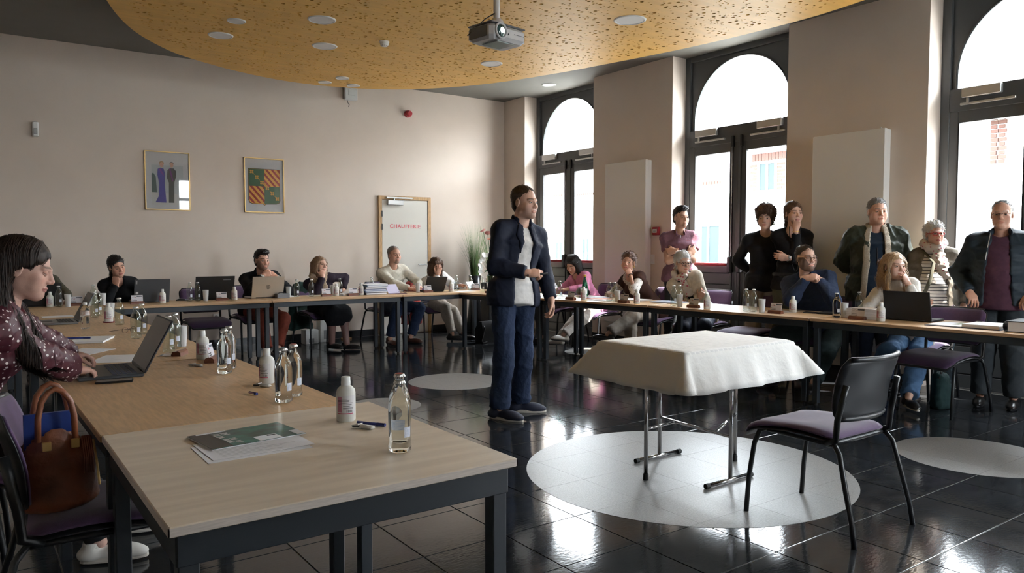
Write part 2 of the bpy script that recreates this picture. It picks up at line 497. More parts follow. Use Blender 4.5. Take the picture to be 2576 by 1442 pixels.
bycell = {}
for h in holes: bycell.setdefault((int(h[0] // CELL), int(h[1] // CELL)), []).append(h)
rm = MB()
ro_t = [(v.x, v.y) for v in reversed(ro)]
for ci in range(1, 19):
    for cj in range(1, 28):
        x0, y0 = ci * CELL, cj * CELL
        p = clip_poly(clip_poly(clip_poly(clip_poly(ro_t, 0, x0, -1), 0, x0 + CELL, 1), 1, y0, -1), 1, y0 + CELL, 1)
        if len(p) < 3: continue
        hs = bycell.get((ci, cj), [])
        if not hs:
            rm.add([(a, b, RAFT_Z) for a, b in p], [tuple(range(len(p)))]); continue
        vs = [Vector(q) for q in p]; fcs = [list(range(len(vs)))]
        for x, y, r in hs:
            n0 = len(vs); vs += [Vector((x + r * math.cos(2 * math.pi * i / 9), y + r * math.sin(2 * math.pi * i / 9))) for i in range(9)]
            fcs.append(list(range(n0, n0 + 9)))
        cv, ce, cfc, ov, oe, of = delaunay_2d_cdt(vs, [], fcs, 1, 1e-6)
        rm.add([(v.x, v.y, RAFT_Z) for v in cv], [f for f, o in zip(cfc, of) if list(o) == [0]])
raft = empty('ceiling_raft', (0, 0, 0), label='large free-form gold perforated acoustic panel hung below the dark ceiling', cat='ceiling panel')
nb = len(ro)
rm.add([(v.x, v.y, RAFT_Z) for v in ro] + [(v.x, v.y, RAFT_Z + .03) for v in ro], [(i, (i + 1) % nb, nb + (i + 1) % nb, nb + i) for i in range(nb)])
for x, y, r in holes:
    k = 9; c = [(x + r * math.cos(-2 * math.pi * i / k), y + r * math.sin(-2 * math.pi * i / k)) for i in range(k)]
    rm.add([(a, b, RAFT_Z) for a, b in c] + [(a, b, RAFT_Z + .014) for a, b in c], [(i, (i + 1) % k, k + (i + 1) % k, k + i) for i in range(k)])
M_gold = mat('gold_birch_panel', (.74, .42, .085), .5, noise=.12, nscale=3, stretch=(1, 5, 1))
rm.build('perforated_board', M_gold, raft)
MB().add([(v.x * .999 + .003, v.y * .999 + .005, RAFT_Z + .029) for v in ro], [tuple(range(nb))]).build('backing_fleece', mat('dark_fleece', (.05, .035, .02), .95), raft)
for x, y in ((2.2, 7.6), (4.4, 8.3), (5.4, 5.2), (2.0, 3.2), (4.4, 2.2)): MB().tube([(x, y, RAFT_Z + .03), (x, y, ZC)], .008, n=6).build('suspension_rod', M_alu, raft)
M_diff = mat('white_diffuser', (.78, .76, .74), .55)
def downlight(x, y, z, r, label, group):
    L = empty('downlight', (x, y, z), label=label, cat='ceiling light', group=group)
    MB().lathe([(r, .002), (r, -.004), (r * .94, -.010), (r * .86, -.010), (r * .85, -.004)], 28, caps=False).build('trim_ring', M_white, L, smooth=True)
    MB().lathe([(r * .86, -.004), (r * .86, -.006)], 28).build('diffuser', M_diff, L)
LIGHT_LABEL = {0: ('small white downlight paired with a larger one at the side rim of the gold panel', None), 1: ('large white downlight paired with a smaller one at the side rim of the gold panel', None),
    2: ('large white downlight between the smoke detector and the paired lights', 'pair of large downlights beside the smoke detector'), 7: ('largest white downlight in the gold panel, towards the window wall', None), 8: ('large white downlight in the gold panel just beyond the projector', None)}
LIGHT_LABEL[3] = LIGHT_LABEL[2]
for k in (4, 5, 6): LIGHT_LABEL[k] = ('small white downlight in the cluster of three at the back rim of the gold panel', 'cluster of three small downlights')
for k, (x, y, r) in enumerate(RAFT_LIGHTS): downlight(x, y, RAFT_Z, r, *LIGHT_LABEL[k])
downlight(7.22, 9.10, ZC, .11, 'white round downlight in the dark ceiling before the corner window', None)
sd = empty('smoke_detector', (3.52, 7.14, RAFT_Z), label='small white smoke detector on the gold ceiling panel', cat='smoke detector')
MB().lathe([(.05, 0), (.05, -.012), (.044, -.016), (.042, -.035), (.03, -.05), (.012, -.054)], 20).build('housing', M_white, sd, smooth=True)
sl = MB()
for k in range(10):
    a = 2 * math.pi * k / 10; sl.tube([(.040 * math.cos(a), .040 * math.sin(a), -.022), (.031 * math.cos(a), .031 * math.sin(a), -.049)], .0045, n=5)
sl.build('vent_slots', mat('grey_slots', (.25, .25, .25), .6), sd)

# street outside: facade opposite, pavement
M_fac = mat('white_render', (.80, .78, .74), .9)
M_brick = mat('dark_red_brick', (.045, .019, .013), .9)
ex = empty('house_opposite', (16.5, 8, 0), label='pale rendered house with brick-framed windows across the street', cat='house')
fc = MB(); fc.box((0, -22, -.3), (4, 26, 3.9)); fc.build('facade', M_fac, ex)
MB().add([(-.30, -22, 3.9), (-.30, 26, 3.9), (3.0, 26, 6.3), (3.0, -22, 6.3), (-.30, -22, 4.0), (-.30, 26, 4.0), (3.0, 26, 6.4), (3.0, -22, 6.4)], [(0, 3, 2, 1), (4, 5, 6, 7), (0, 1, 5, 4), (1, 2, 6, 5), (2, 3, 7, 6), (3, 0, 4, 7)]).build('roof', mat('grey_slates', (.45, .42, .40), .9), ex)
M_win = mat('dull_window_glass', (.020, .028, .029), .5, spec=.1)
def house_window(y, z, w, h, brick=False):
    f = MB()
    if brick:
        o = empty('window', parent=ex)
        k = 0
        n = int(h / .085)
        for i in range(n):
            for s in (-1, 1):
                ww = .22 if i % 2 else .13
                ya = y + s * (w / 2); box('brick', (-.02, min(ya, ya + s * ww), z + i * .085 + .008), (.01, max(ya, ya + s * ww), z + (i + 1) * .085 - .008), M_brick, o)
        for i in range(int((w + .5) / .1)):
            box('brick', (-.02, y - w / 2 - .24 + i * .1, z + h + .01), (.01, y - w / 2 - .24 + i * .1 + .085, z + h + .2), M_brick, o)
    else: o = empty('window', parent=ex)
    f.box((-.03, y - w / 2, z), (-.012, y - w / 2 + .07, z + h)); f.box((-.03, y + w / 2 - .07, z), (-.012, y + w / 2, z + h)); f.box((-.03, y - w / 2 + .07, z + h - .07), (-.012, y + w / 2 - .07, z + h)); f.box((-.029, y - .03, z), (-.013, y + .03, z + h - .07)); 
    f.box((-.06, y - w / 2 - .1, z - .08), (.0, y + w / 2 + .1, z))
    f.build('window_frame', M_white, o)
    box('window_pane', (-.01, y - w / 2, z), (-.004, y + w / 2, z + h), M_win, o)
for yw, zw, w, h, bk in ((11.9, 2.80, .58, .74, True), (20.2, .35, .50, 1.25, False), (18.8, .35, .45, 1.35, False), (13.75, .5, .9, 1.5, False), (5.2, .8, .9, 1.7, False), (2.6, .8, .9, 1.7, True), (-3.4, .8, 1.0, 1.8, True), (-7.6, .8, 1.0, 1.8, True)):
    house_window(yw - 8, zw, w, h, bk)
crs = MB()
for i in range(16):     # courses of a brick pier and a short brick band
    for j in range(2): crs.box((-.05, -1.54 + .145 * j + (.0 if i % 2 else .03), 3.0 + i * .085), (.0, -1.54 + .145 * (j + 1) - .012, 3.0 + i * .085 + .07))
for i in range(8): crs.box((-.03, 5.36 + i * .095, 3.06), (.0, 5.36 + i * .095 + .083, 3.15))
for i in range(9): crs.box((-.03, 10.43 + i * .10, 3.06), (.0, 10.43 + i * .10 + .088, 3.13)); crs.box((-.03, 12.07 + i * .09, 3.10), (.0, 12.07 + i * .09 + .08, 3.17))
tag(crs.build('brick_courses', M_brick, ex), kind='stuff')
gt = MB().tube([(-.34, -22, 3.88), (-.34, 26, 3.88)], .055, n=8); gt.build('gutter', mat('weathered_zinc', (.045, .048, .052), .6), ex)
for yy_ in (-2.0, 2.2): MB().tube([(-.06, yy_, 3.86), (-.06, yy_, -.2)], .04, n=8).build('downpipe', mat('weathered_zinc', (.045, .048, .052), .6), ex)
struct(MB().box((-40, -40, -.35), (60, -3.5, -.12)).build('forecourt', mat('grey_paving', (.28, .28, .27), .9)))
struct(MB().box((8.2, -3.5, -.35), (60, 60, -.12)).build('pavement', mat('grey_paving', (.28, .28, .27), .9)))

# ------------------------------------------------------------------ people: bodies grown from a blended distance field
def V(*a): return np.array(a, float)
def unit(v): return v / (np.linalg.norm(v) + 1e-12)

class Field:
    """distance field on a grid; shapes are blended in and the surface is pulled out as one mesh"""
    def __init__(s, lo, hi, h):
        s.lo = np.array(lo, float); s.h = h
        s.n = np.ceil((np.array(hi) - s.lo) / h).astype(int) + 1
        s.d = np.full(s.n, 9.0, np.float32)
    def win(s, lo, hi):
        a = np.clip(np.floor((np.array(lo) - s.lo) / s.h).astype(int), 0, s.n)
        b = np.clip(np.ceil((np.array(hi) - s.lo) / s.h).astype(int) + 1, 0, s.n)
        if (b <= a).any(): return None
        sl = tuple(slice(i, j) for i, j in zip(a, b))
        ax = [(s.lo[k] + s.h * np.arange(a[k], b[k])).astype(np.float32) for k in range(3)]
        return sl, (ax[0][:, None, None], ax[1][None, :, None], ax[2][None, None, :])
    def mix(s, sl, d, k, op):
        o = s.d[sl]
        if op == '-': d = -d
        if k <= 0: s.d[sl] = np.minimum(o, d) if op == '+' else np.maximum(o, d)
        elif op == '+':
            t = np.clip(.5 + .5 * (o - d) / k, 0, 1); s.d[sl] = o * (1 - t) + d * t - k * t * (1 - t)
        else:
            t = np.clip(.5 - .5 * (o - d) / k, 0, 1); s.d[sl] = o * (1 - t) + d * t + k * t * (1 - t)
    def cone(s, a, b, ra, rb, k=.02, op='+', cut=0):
        """tapered capsule; cut=1 squares off the b end, 2 the a end, 3 both"""
        a, b = np.array(a, float), np.array(b, float); m = max(ra, rb) + k + 2 * s.h
        w = s.win(np.minimum(a, b) - m, np.maximum(a, b) + m)
        if w is None: return
        sl, (X, Y, Z) = w; ab = b - a; L2 = ab @ ab + 1e-12
        t0 = ((X - a[0]) * ab[0] + (Y - a[1]) * ab[1] + (Z - a[2]) * ab[2]) / L2
        t = np.clip(t0, 0, 1)
        d = np.sqrt((X - a[0] - t * ab[0]) ** 2 + (Y - a[1] - t * ab[1]) ** 2 + (Z - a[2] - t * ab[2]) ** 2) - (ra + (rb - ra) * t)
        L = math.sqrt(L2)
        if cut & 1: d = np.maximum(d, (t0 - 1) * L)
        if cut & 2: d = np.maximum(d, -t0 * L)
        s.mix(sl, d, k, op)
    def ell(s, c, r, R=None, k=.02, op='+', pw=2):
        """ellipsoid; R holds its axes as columns"""
        c, r = np.array(c, float), np.array(r, float)
        ext = r if R is None else np.abs(np.array(R)) @ r
        w = s.win(c - ext - k - 2 * s.h, c + ext + k + 2 * s.h)
        if w is None: return
        sl, (X, Y, Z) = w; x, y, z = X - c[0], Y - c[1], Z - c[2]
        if R is not None:
            R = np.array(R)
            x, y, z = [x * R[0, i] + y * R[1, i] + z * R[2, i] for i in range(3)]
        if pw == 2:
            k0 = np.sqrt((x / r[0]) ** 2 + (y / r[1]) ** 2 + (z / r[2]) ** 2)
            k1 = np.sqrt((x / r[0] ** 2) ** 2 + (y / r[1] ** 2) ** 2 + (z / r[2] ** 2) ** 2) + 1e-9
            d = k0 * (k0 - 1) / k1
        else:
            d = ((np.abs(x / r[0]) ** pw + np.abs(y / r[1]) ** pw + np.abs(z / r[2]) ** pw) ** (1 / pw) - 1) * r.min()
        s.mix(sl, d, k, op)
    def loft(s, a, b, side, wa, wb, da, db, k=.03, op='+', cut=0, cap=.05):
        """flattened limb from a to b: half widths wa->wb along 'side', half depths da->db across it"""
        a, b = np.array(a, float), np.array(b, float); m = max(wa, wb, da, db) + k + cap + 2 * s.h
        w = s.win(np.minimum(a, b) - m, np.maximum(a, b) + m)
        if w is None: return
        sl, (X, Y, Z) = w; ab = b - a; L = np.linalg.norm(ab); ax = ab / L
        u = unit(np.array(side, float) - ax * (np.array(side) @ ax)); v = np.cross(ax, u)
        x, y, z = X - a[0], Y - a[1], Z - a[2]
        p = x * ax[0] + y * ax[1] + z * ax[2]; t = np.clip(p / L, 0, 1); e = p - t * L
        pu = x * u[0] + y * u[1] + z * u[2]; pv = x * v[0] + y * v[1] + z * v[2]
        ww = wa + (wb - wa) * t; dd = da + (db - da) * t
        q = np.sqrt((pu / ww) ** 2 + (pv / dd) ** 2 + (e / cap) ** 2)
        d = (q - 1) * np.minimum(ww, dd)
        if cut & 1: d = np.maximum(d, p - L)
        if cut & 2: d = np.maximum(d, -p)
        s.mix(sl, d, k, op)
    def half(s, c, n, k=0):
        """keep only the side of the plane through c that n points away from"""
        n = unit(np.array(n, float)); sl, (X, Y, Z) = s.win(s.lo - 1, s.lo + s.n * s.h + 1)
        d = (X - c[0]) * n[0] + (Y - c[1]) * n[1] + (Z - c[2]) * n[2]
        s.mix(sl, -d, k, '-')
    def waves(s, amp, freq, seed=0, n=5, aniso=(1, 1, 1)):
        rs = np.random.RandomState(seed); sl, (X, Y, Z) = s.win(s.lo - 1, s.lo + s.n * s.h + 1)
        tot = 0
        for _ in range(n):
            q = rs.normal(size=3) * freq * np.array(aniso); tot = tot + np.sin(X * q[0] + Y * q[1] + Z * q[2] + rs.uniform(0, 6.28))
        s.d += (tot * (amp / math.sqrt(n))).astype(np.float32)
    def mesh(s):
        """surface nets"""
        d = s.d; ins = d < 0
        c = [ins[i:d.shape[0] - 1 + i, j:d.shape[1] - 1 + j, k:d.shape[2] - 1 + k] for i in (0, 1) for j in (0, 1) for k in (0, 1)]
        tot = sum(x.astype(np.int8) for x in c); act = (tot > 0) & (tot < 8)
        idx = np.argwhere(act)
        if len(idx) == 0: return np.zeros((0, 3)), np.zeros((0, 4), int)
        num = np.full(act.shape, -1, np.int64); num[act] = np.arange(len(idx))
        acc = np.zeros((len(idx), 3)); cnt = np.zeros(len(idx))
        off = np.array([(i, j, k) for i in (0, 1) for j in (0, 1) for k in (0, 1)])
        val = np.stack([d[idx[:, 0] + o[0], idx[:, 1] + o[1], idx[:, 2] + o[2]] for o in off], 1)
        for p in range(8):
            for q in range(p + 1, 8):
                if np.abs(off[p] - off[q]).sum() != 1: continue
                a, b = val[:, p], val[:, q]; m = (a < 0) != (b < 0)
                t = np.where(m, a / np.where(np.abs(a - b) < 1e-9, 1, a - b), 0)[:, None]
                acc += np.where(m[:, None], off[p] + t * (off[q] - off[p]), 0); cnt += m
        vt = s.lo + s.h * (idx + acc / np.maximum(cnt, 1)[:, None])
        F = []
        for ax in range(3):
            u, w = [(1, 2), (2, 0), (0, 1)][ax]
            sa = [slice(None)] * 3; sb = [slice(None)] * 3
            sa[ax] = slice(0, -1); sb[ax] = slice(1, None)
            A, B = ins[tuple(sa)], ins[tuple(sb)]
            E = np.argwhere(A != B)
            E = E[(E[:, u] > 0) & (E[:, w] > 0) & (E[:, u] < d.shape[u] - 1) & (E[:, w] < d.shape[w] - 1)]
            if len(E) == 0: continue
            flip = A[E[:, 0], E[:, 1], E[:, 2]]
            def cell(du, dw):
                e = E.copy(); e[:, u] += du; e[:, w] += dw; return num[e[:, 0], e[:, 1], e[:, 2]]
            q = np.stack([cell(-1, -1), cell(0, -1), cell(0, 0), cell(-1, 0)], 1)
            q[~flip] = q[~flip][:, ::-1]
            F.append(q)
        F = np.concatenate(F)
        return vt, F[(F >= 0).all(1)]

class Skin:
    """vertices, faces and vertex colours gathered into one mesh"""
    def __init__(s): s.v = []; s.f = []; s.c = []; s.n = 0
    def add(s, v, f, c):
        v = np.asarray(v, float)
        s.v.append(v); s.f.append(np.asarray(f) + s.n); s.n += len(v)
        c = np.asarray(c, float); s.c.append(np.broadcast_to(c, (len(v), 3)) if c.ndim == 1 else c)
    def build(s, name, m, parent):
        v = np.concatenate(s.v); f = np.concatenate(s.f); c = np.concatenate(s.c)
        me = quads(name, v, f)
        a = me.color_attributes.new('Col', 'FLOAT_COLOR', 'POINT')
        a.data.foreach_set('color', np.concatenate([c, np.ones((len(c), 1))], 1).astype(np.float32).ravel())
        return link(name, me, m, parent, smooth=True)

def quads(name, v, f):
    me = bpy.data.meshes.new(name)
    me.vertices.add(len(v)); me.vertices.foreach_set('co', np.asarray(v, np.float32).ravel())
    k = f.shape[1]
    me.loops.add(len(f) * k); me.loops.foreach_set('vertex_index', f.astype(np.int32).ravel())
    me.polygons.add(len(f)); me.polygons.foreach_set('loop_start', (np.arange(len(f)) * k).astype(np.int32))
    me.update(calc_edges=True); me.validate()
    return me

def field_obj(F, name, m, parent, ripple=0, seed=0):
    v, f = F.mesh()
    if ripple:
        rs = np.random.RandomState(seed); d = np.zeros(len(v))     # creases: warped ridges of several lengths
        w = v + .025 * np.sin(v[:, [1, 2, 0]] * 11 + rs.uniform(0, 6, 3)) + .010 * np.sin(v[:, [2, 0, 1]] * 29 + rs.uniform(0, 6, 3))
        for lam in (.26, .15, .10, .065, .05):
            q = unit(rs.normal(size=3) * (1, 1, 1.3)) * math.pi / lam
            d += (lam / .10) ** .8 * ((1 - np.abs(np.sin(w @ q + rs.uniform(0, 6)))) ** 3 - .10)
        d *= 2.4
        nrm = normals(v, f); v = v + nrm * (d * ripple)[:, None]
    return link(name, quads(name, v, f), m, parent, smooth=True)

def normals(v, f):
    n = np.zeros_like(v); fn = np.cross(v[f[:, 2]] - v[f[:, 0]], v[f[:, 3]] - v[f[:, 1]])
    for k in range(4): np.add.at(n, f[:, k], fn)
    return n / (np.linalg.norm(n, axis=1)[:, None] + 1e-12)

def frame_from(fwd, up):
    f = unit(np.array(fwd, float)); r = unit(np.cross(f, np.array(up, float))); return np.stack([r, f, np.cross(r, f)], 1)   # columns: right, forward, up

def ik(a, c, l1, l2, pole):
    d = c - a; L = np.linalg.norm(d); L = min(L, (l1 + l2) * .998); u = unit(d)
    x = (l1 * l1 - l2 * l2 + L * L) / (2 * L); h = math.sqrt(max(l1 * l1 - x * x, 1e-6))
    p = np.array(pole, float); p = unit(p - u * (p @ u))
    return a + u * x + p * h, a + u * L

# -------- hands
CURL = {'relaxed': ((22, 30, 18), (28, 34, 20), (32, 36, 20), (36, 36, 20), (25, 20)), 'flat': ((6, 8, 4), (6, 8, 4), (6, 8, 4), (8, 10, 4), (8, 8)),
        'fist': ((75, 95, 60), (80, 98, 60), (82, 98, 60), (84, 98, 60), (45, 50)), 'typing': ((30, 38, 22), (24, 40, 24), (28, 40, 24), (34, 38, 22), (20, 18)),
        'grip': ((38, 62, 40), (48, 66, 42), (52, 66, 42), (54, 66, 42), (30, 35)), 'cheek': ((18, 24, 14), (40, 70, 50), (50, 82, 56), (55, 85, 56), (12, 10)),
        'laced': ((50, 55, 25), (52, 58, 28), (54, 58, 28), (56, 58, 28), (30, 30)), 'support': ((60, 80, 40), (62, 84, 44), (64, 86, 44), (66, 86, 44), (35, 40))}
def hand(sk, wrist, fwd, back, right, pose, col, h=.0045, sc=1.0, tan=None):
    """five-fingered hand; fwd = wrist to knuckles, back = out of the back of the hand"""
    X = unit(np.array(fwd, float)); Zv = np.array(back, float); Zv = unit(Zv - X * (Zv @ X)); Yv = np.cross(Zv, X)
    R = np.stack([X, Yv, Zv], 1); s = 1 if right else -1
    F = Field((-.05, -.085, -.115), (.19, .085, .055), h)
    F.cone((-.045, 0, 0), (.005, 0, 0), .0275, .026, .012)
    F.loft((.0, 0, 0), (.05, 0, -.002), (0, 1, 0), .027, .038, .019, .0155, .015, cap=.02)
    F.loft((.04, 0, -.002), (.083, 0, -.003), (0, 1, 0), .038, .040, .0155, .012, .012, cap=.012)
    F.cone((.02, s * .024, -.010), (.055, s * .030, -.012), .017, .012, .012)
    F.cone((.015, -s * .024, -.008), (.06, -s * .026, -.008), .014, .011, .012)
    cu = CURL[pose]
    for i, (y, L, r) in enumerate(((.0295, .073, .0094), (.0100, .081, .0096), (-.0095, .076, .0092), (-.0285, .060, .0082))):
        p = np.array((.084 - (.008 if i == 3 else .002 * abs(i - 1)), s * y, -.003)); ang = 0; sp = s * (.10, .02, -.05, -.12)[i]
        for q, frac in zip(cu[i], (.44, .31, .25)):
            ang += math.radians(q); d = np.array((math.cos(ang) * math.cos(sp), math.sin(sp) * math.cos(ang), -math.sin(ang)))
            e = p + d * L * frac; F.cone(p, e, r, r * .93, .004); p = e; r *= .92
    ta = math.radians(48 - cu[4][0] * .3); p = np.array((.022, s * .026, -.012)); r = .0125; ang = math.radians(cu[4][0])
    d = np.array((math.cos(ta), s * math.sin(ta) * math.cos(ang), -math.sin(ang) * .9)); d = unit(d)
    e = p + d * .042; F.cone(p, e, r, .0105, .008); p = e
    d = unit(np.array((math.cos(ta * .55), s * math.sin(ta * .55) * math.cos(ang), -math.sin(ang) - math.radians(cu[4][1]) * .5)))
    for L in (.032, .026):
        e = p + d * L; F.cone(p, e, .0105, .009, .004); p = e; d = unit(d + np.array((.18, -s * .12, -.1)))
    v, f = F.mesh()
    c = np.array(col) * np.ones((len(v), 1)); c[v[:, 0] > .12] *= (1.04, .93, .90)
    v = v * sc
    sk.add(np.array(wrist) + v @ R.T, f, c)

# -------- heads, in their own frame: x right, y forward, z up, origin between the ears
def head_mesh(sk, pos, R, o, skin, neck):
    """neck: neck base in world space"""
    h = o.get('h', .0055); S = o.get('size', 1.0); fat = o.get('fat', 0); fem = o.get('fem', False)
    F = Field((-.115, -.14, -.30), (.115, .155, .16), h)
    jw = .056 + fat * .014 - (.004 if fem else 0)
    F.ell((0, -.017, .034), (.0755, .096, .086), k=.02)
    F.ell((0, .022, -.035), (.060 + fat * .012, .073, .083), k=.035)
    F.cone((-jw + .018, .006, -.070), (0, .062, -.094), .020 + fat * .008, .020, .03); F.cone((jw - .018, .006, -.070), (0, .062, -.094), .020 + fat * .008, .020, .03)
    F.ell((0, .074, -.098), (.023, .019, .017) if not fem else (.019, .017, .015), k=.022)
    for s in (-1, 1):
        F.ell((s * .043, .061, -.022), (.020, .018, .017), k=.022)
        F.ell((s * .040 , .055, -.052), (.016 + fat * .012, .018, .022), k=.03)
        F.cone((s * .012, .0885, .019), (s * .044, .073, .0215), .0095 if not fem else .007, .008, .014)
        F.ell((s * .0325, .0985, .002), (.0175, .0135, .0105), k=.010, op='-')
    F.cone((0, .086, .014), (0, .1065, -.024), .0085, .0098, .012)
    F.ell((0, .1065, -.030), (.0118, .0125, .0105), k=.007)
    for s in (-1, 1): F.ell((s * .0122, .0985, -.0345), (.0075, .0095, .0075), k=.006)
    F.ell((0, .0925, -.0615), (.0235, .0095, .0055), k=.006); F.ell((0, .0905, -.0715), (.0195, .0095, .0065), k=.006)
    F.ell((0, .1035, -.0665), (.0235, .010, .0016 + o.get('mouth', 0)), k=.003, op='-')
    for s in (-1, 1):
        F.ell((s * .0775, -.012, -.006), (.0085, .0195, .031), k=.006); F.ell((s * .0855, -.010, .000), (.006, .010, .017), k=.006, op='-')
    nk = R.T @ (np.array(neck) - pos) / S
    F.cone((0, -.020, -.05), nk, .053 + fat * .012 - (.007 if fem else 0), .060 + fat * .014 - (.008 if fem else 0), .025)
    v, f = F.mesh()
    x, y, z = v.T
    c = np.array(skin) * np.ones((len(v), 1))
    def tint(m, col, a):
        nonlocal c
        m = (np.clip(m, 0, 1) * a)[:, None]; c = c * (1 - m) + np.array(col) * m
    sk_ = np.array(skin)
    tint(np.exp(-((np.abs(x) - .043) / .018) ** 2 - ((z + .028) / .018) ** 2) * (y > .03), sk_ * (1.06, .80, .76), .55)
    tint(np.exp(-(x / .016) ** 2 - ((z + .03) / .014) ** 2) * (y > .09), sk_ * (1.05, .80, .76), .5)
    tint((((x / .025) ** 2 + ((z + .0665) / .0115) ** 2) < 1) * (y > .075), o.get('lips', sk_ * (.92, .58, .56)), .8 if fem else .55)
    bz = .0275 - .10 * (np.abs(x) - .03) ** 2 / .03
    bw = o.get('brow', .0052)
    tint(np.clip(1.5 - np.abs(z - bz) / bw, 0, 1) * np.clip((np.abs(x) - .010) / .004, 0, 1) * np.clip((.053 - np.abs(x)) / .006, 0, 1) * (y > .05), o.get('browcol', o.get('haircol', (.03, .02, .015))), .75)
    if o.get('beard'):
        a, bc = o['beard']
        line = -.048 + .055 * np.clip((np.abs(x) - .030) / .030, 0, 1)
        reg = ((z < line + .006) & (y > -.004 + np.maximum(0, -(z + .09)) * .9) & ~((((x / .024) ** 2 + ((z + .0665) / .010) ** 2) < 1) & (y > .07)))
        reg = reg & ((z > -.117) | (y > .045))
        if o.get('goatee'): reg = reg & (np.abs(x) < .036) & (y > .05)
        tint(reg * np.clip((line + .006 - z) / .014, 0, 1), bc, a)
        if a > .75: v = v + normals(v, f) * (reg * .0055)[:, None]
    if o.get('stubble'): tint(np.clip((-.030 - z) / .028, 0, 1) * np.clip((y + .01) / .03, 0, 1) * (z > -.125), np.array(o.get('haircol', (.05, .04, .03))) * .8 + sk_ * .2, o['stubble'])
    if o.get('scalp'):     # cropped hair seen as colour on the skull
        reg = (z > .045 + (y > .03) * (y - .03) * .9 + np.maximum(0, y) * .25) | ((y < -.02) & (z > -.045)) | ((y < .012) & (z > .012) & (np.abs(x) > .05))
        tint(reg.astype(float), o['scalp'][1], o['scalp'][0])
    sk.add(pos + (v * S) @ R.T, f, c)
    # eyes
    g = np.array(o.get('gaze', (0, 1, -.05)), float); n1, n2 = (14, 10) if h < .004 else (10, 7)
    for s in (-1, 1):
        ctr = np.array((s * .0325, .0775, .0015)); gd = unit(g)
        th = np.linspace(0, math.pi, n2 + 1); ph = np.linspace(0, 2 * math.pi, n1, endpoint=False)
        a1 = unit(np.cross(gd, (0, 0, 1))); a2 = np.cross(a1, gd)
        P = np.array([gd * math.cos(t) + (a1 * math.cos(p) + a2 * math.sin(p)) * math.sin(t) for t in th for p in ph])
        Fq = np.array([(i * n1 + j, i * n1 + (j + 1) % n1, (i + 1) * n1 + (j + 1) % n1, (i + 1) * n1 + j) for i in range(n2) for j in range(n1)])
        ang = np.arccos(np.clip(P @ gd, -1, 1)); ce = np.where(ang[:, None] < .62, np.array(o.get('iris', (.06, .035, .02))), np.array((.62, .58, .55)))
        ce[ang < .22] = (.004, .004, .004)
        sk.add(pos + ((ctr + P * .0128) * S) @ R.T, Fq[:, ::-1], ce)
        # lids
        lid = o.get('lid', .35); a_ = lid * 1.3 - .80; E = Field(ctr - .022, ctr + .022, min(h, .0030))
        E.ell(ctr, (.0150, .0141, .0141), k=0); full = E.d.copy()
        E.half(ctr, (0, -math.sin(a_), -math.cos(a_))); v, f = E.mesh()
        if len(f):
            q = v - ctr; ed = (np.abs(q[:, 1] * math.sin(a_) + q[:, 2] * math.cos(a_)) < .0016) & (q[:, 1] > .002)
            ce = np.where(ed[:, None], sk_ * (.25 if fem else .5), sk_ * (.93, .84, .81)); sk.add(pos + (v * S) @ R.T, f, ce)
        E.d = full; E.half(ctr, (0, .47, .88)); v, f = E.mesh()
        if len(f): sk.add(pos + (v * S) @ R.T, f, sk_ * (.97, .88, .85))

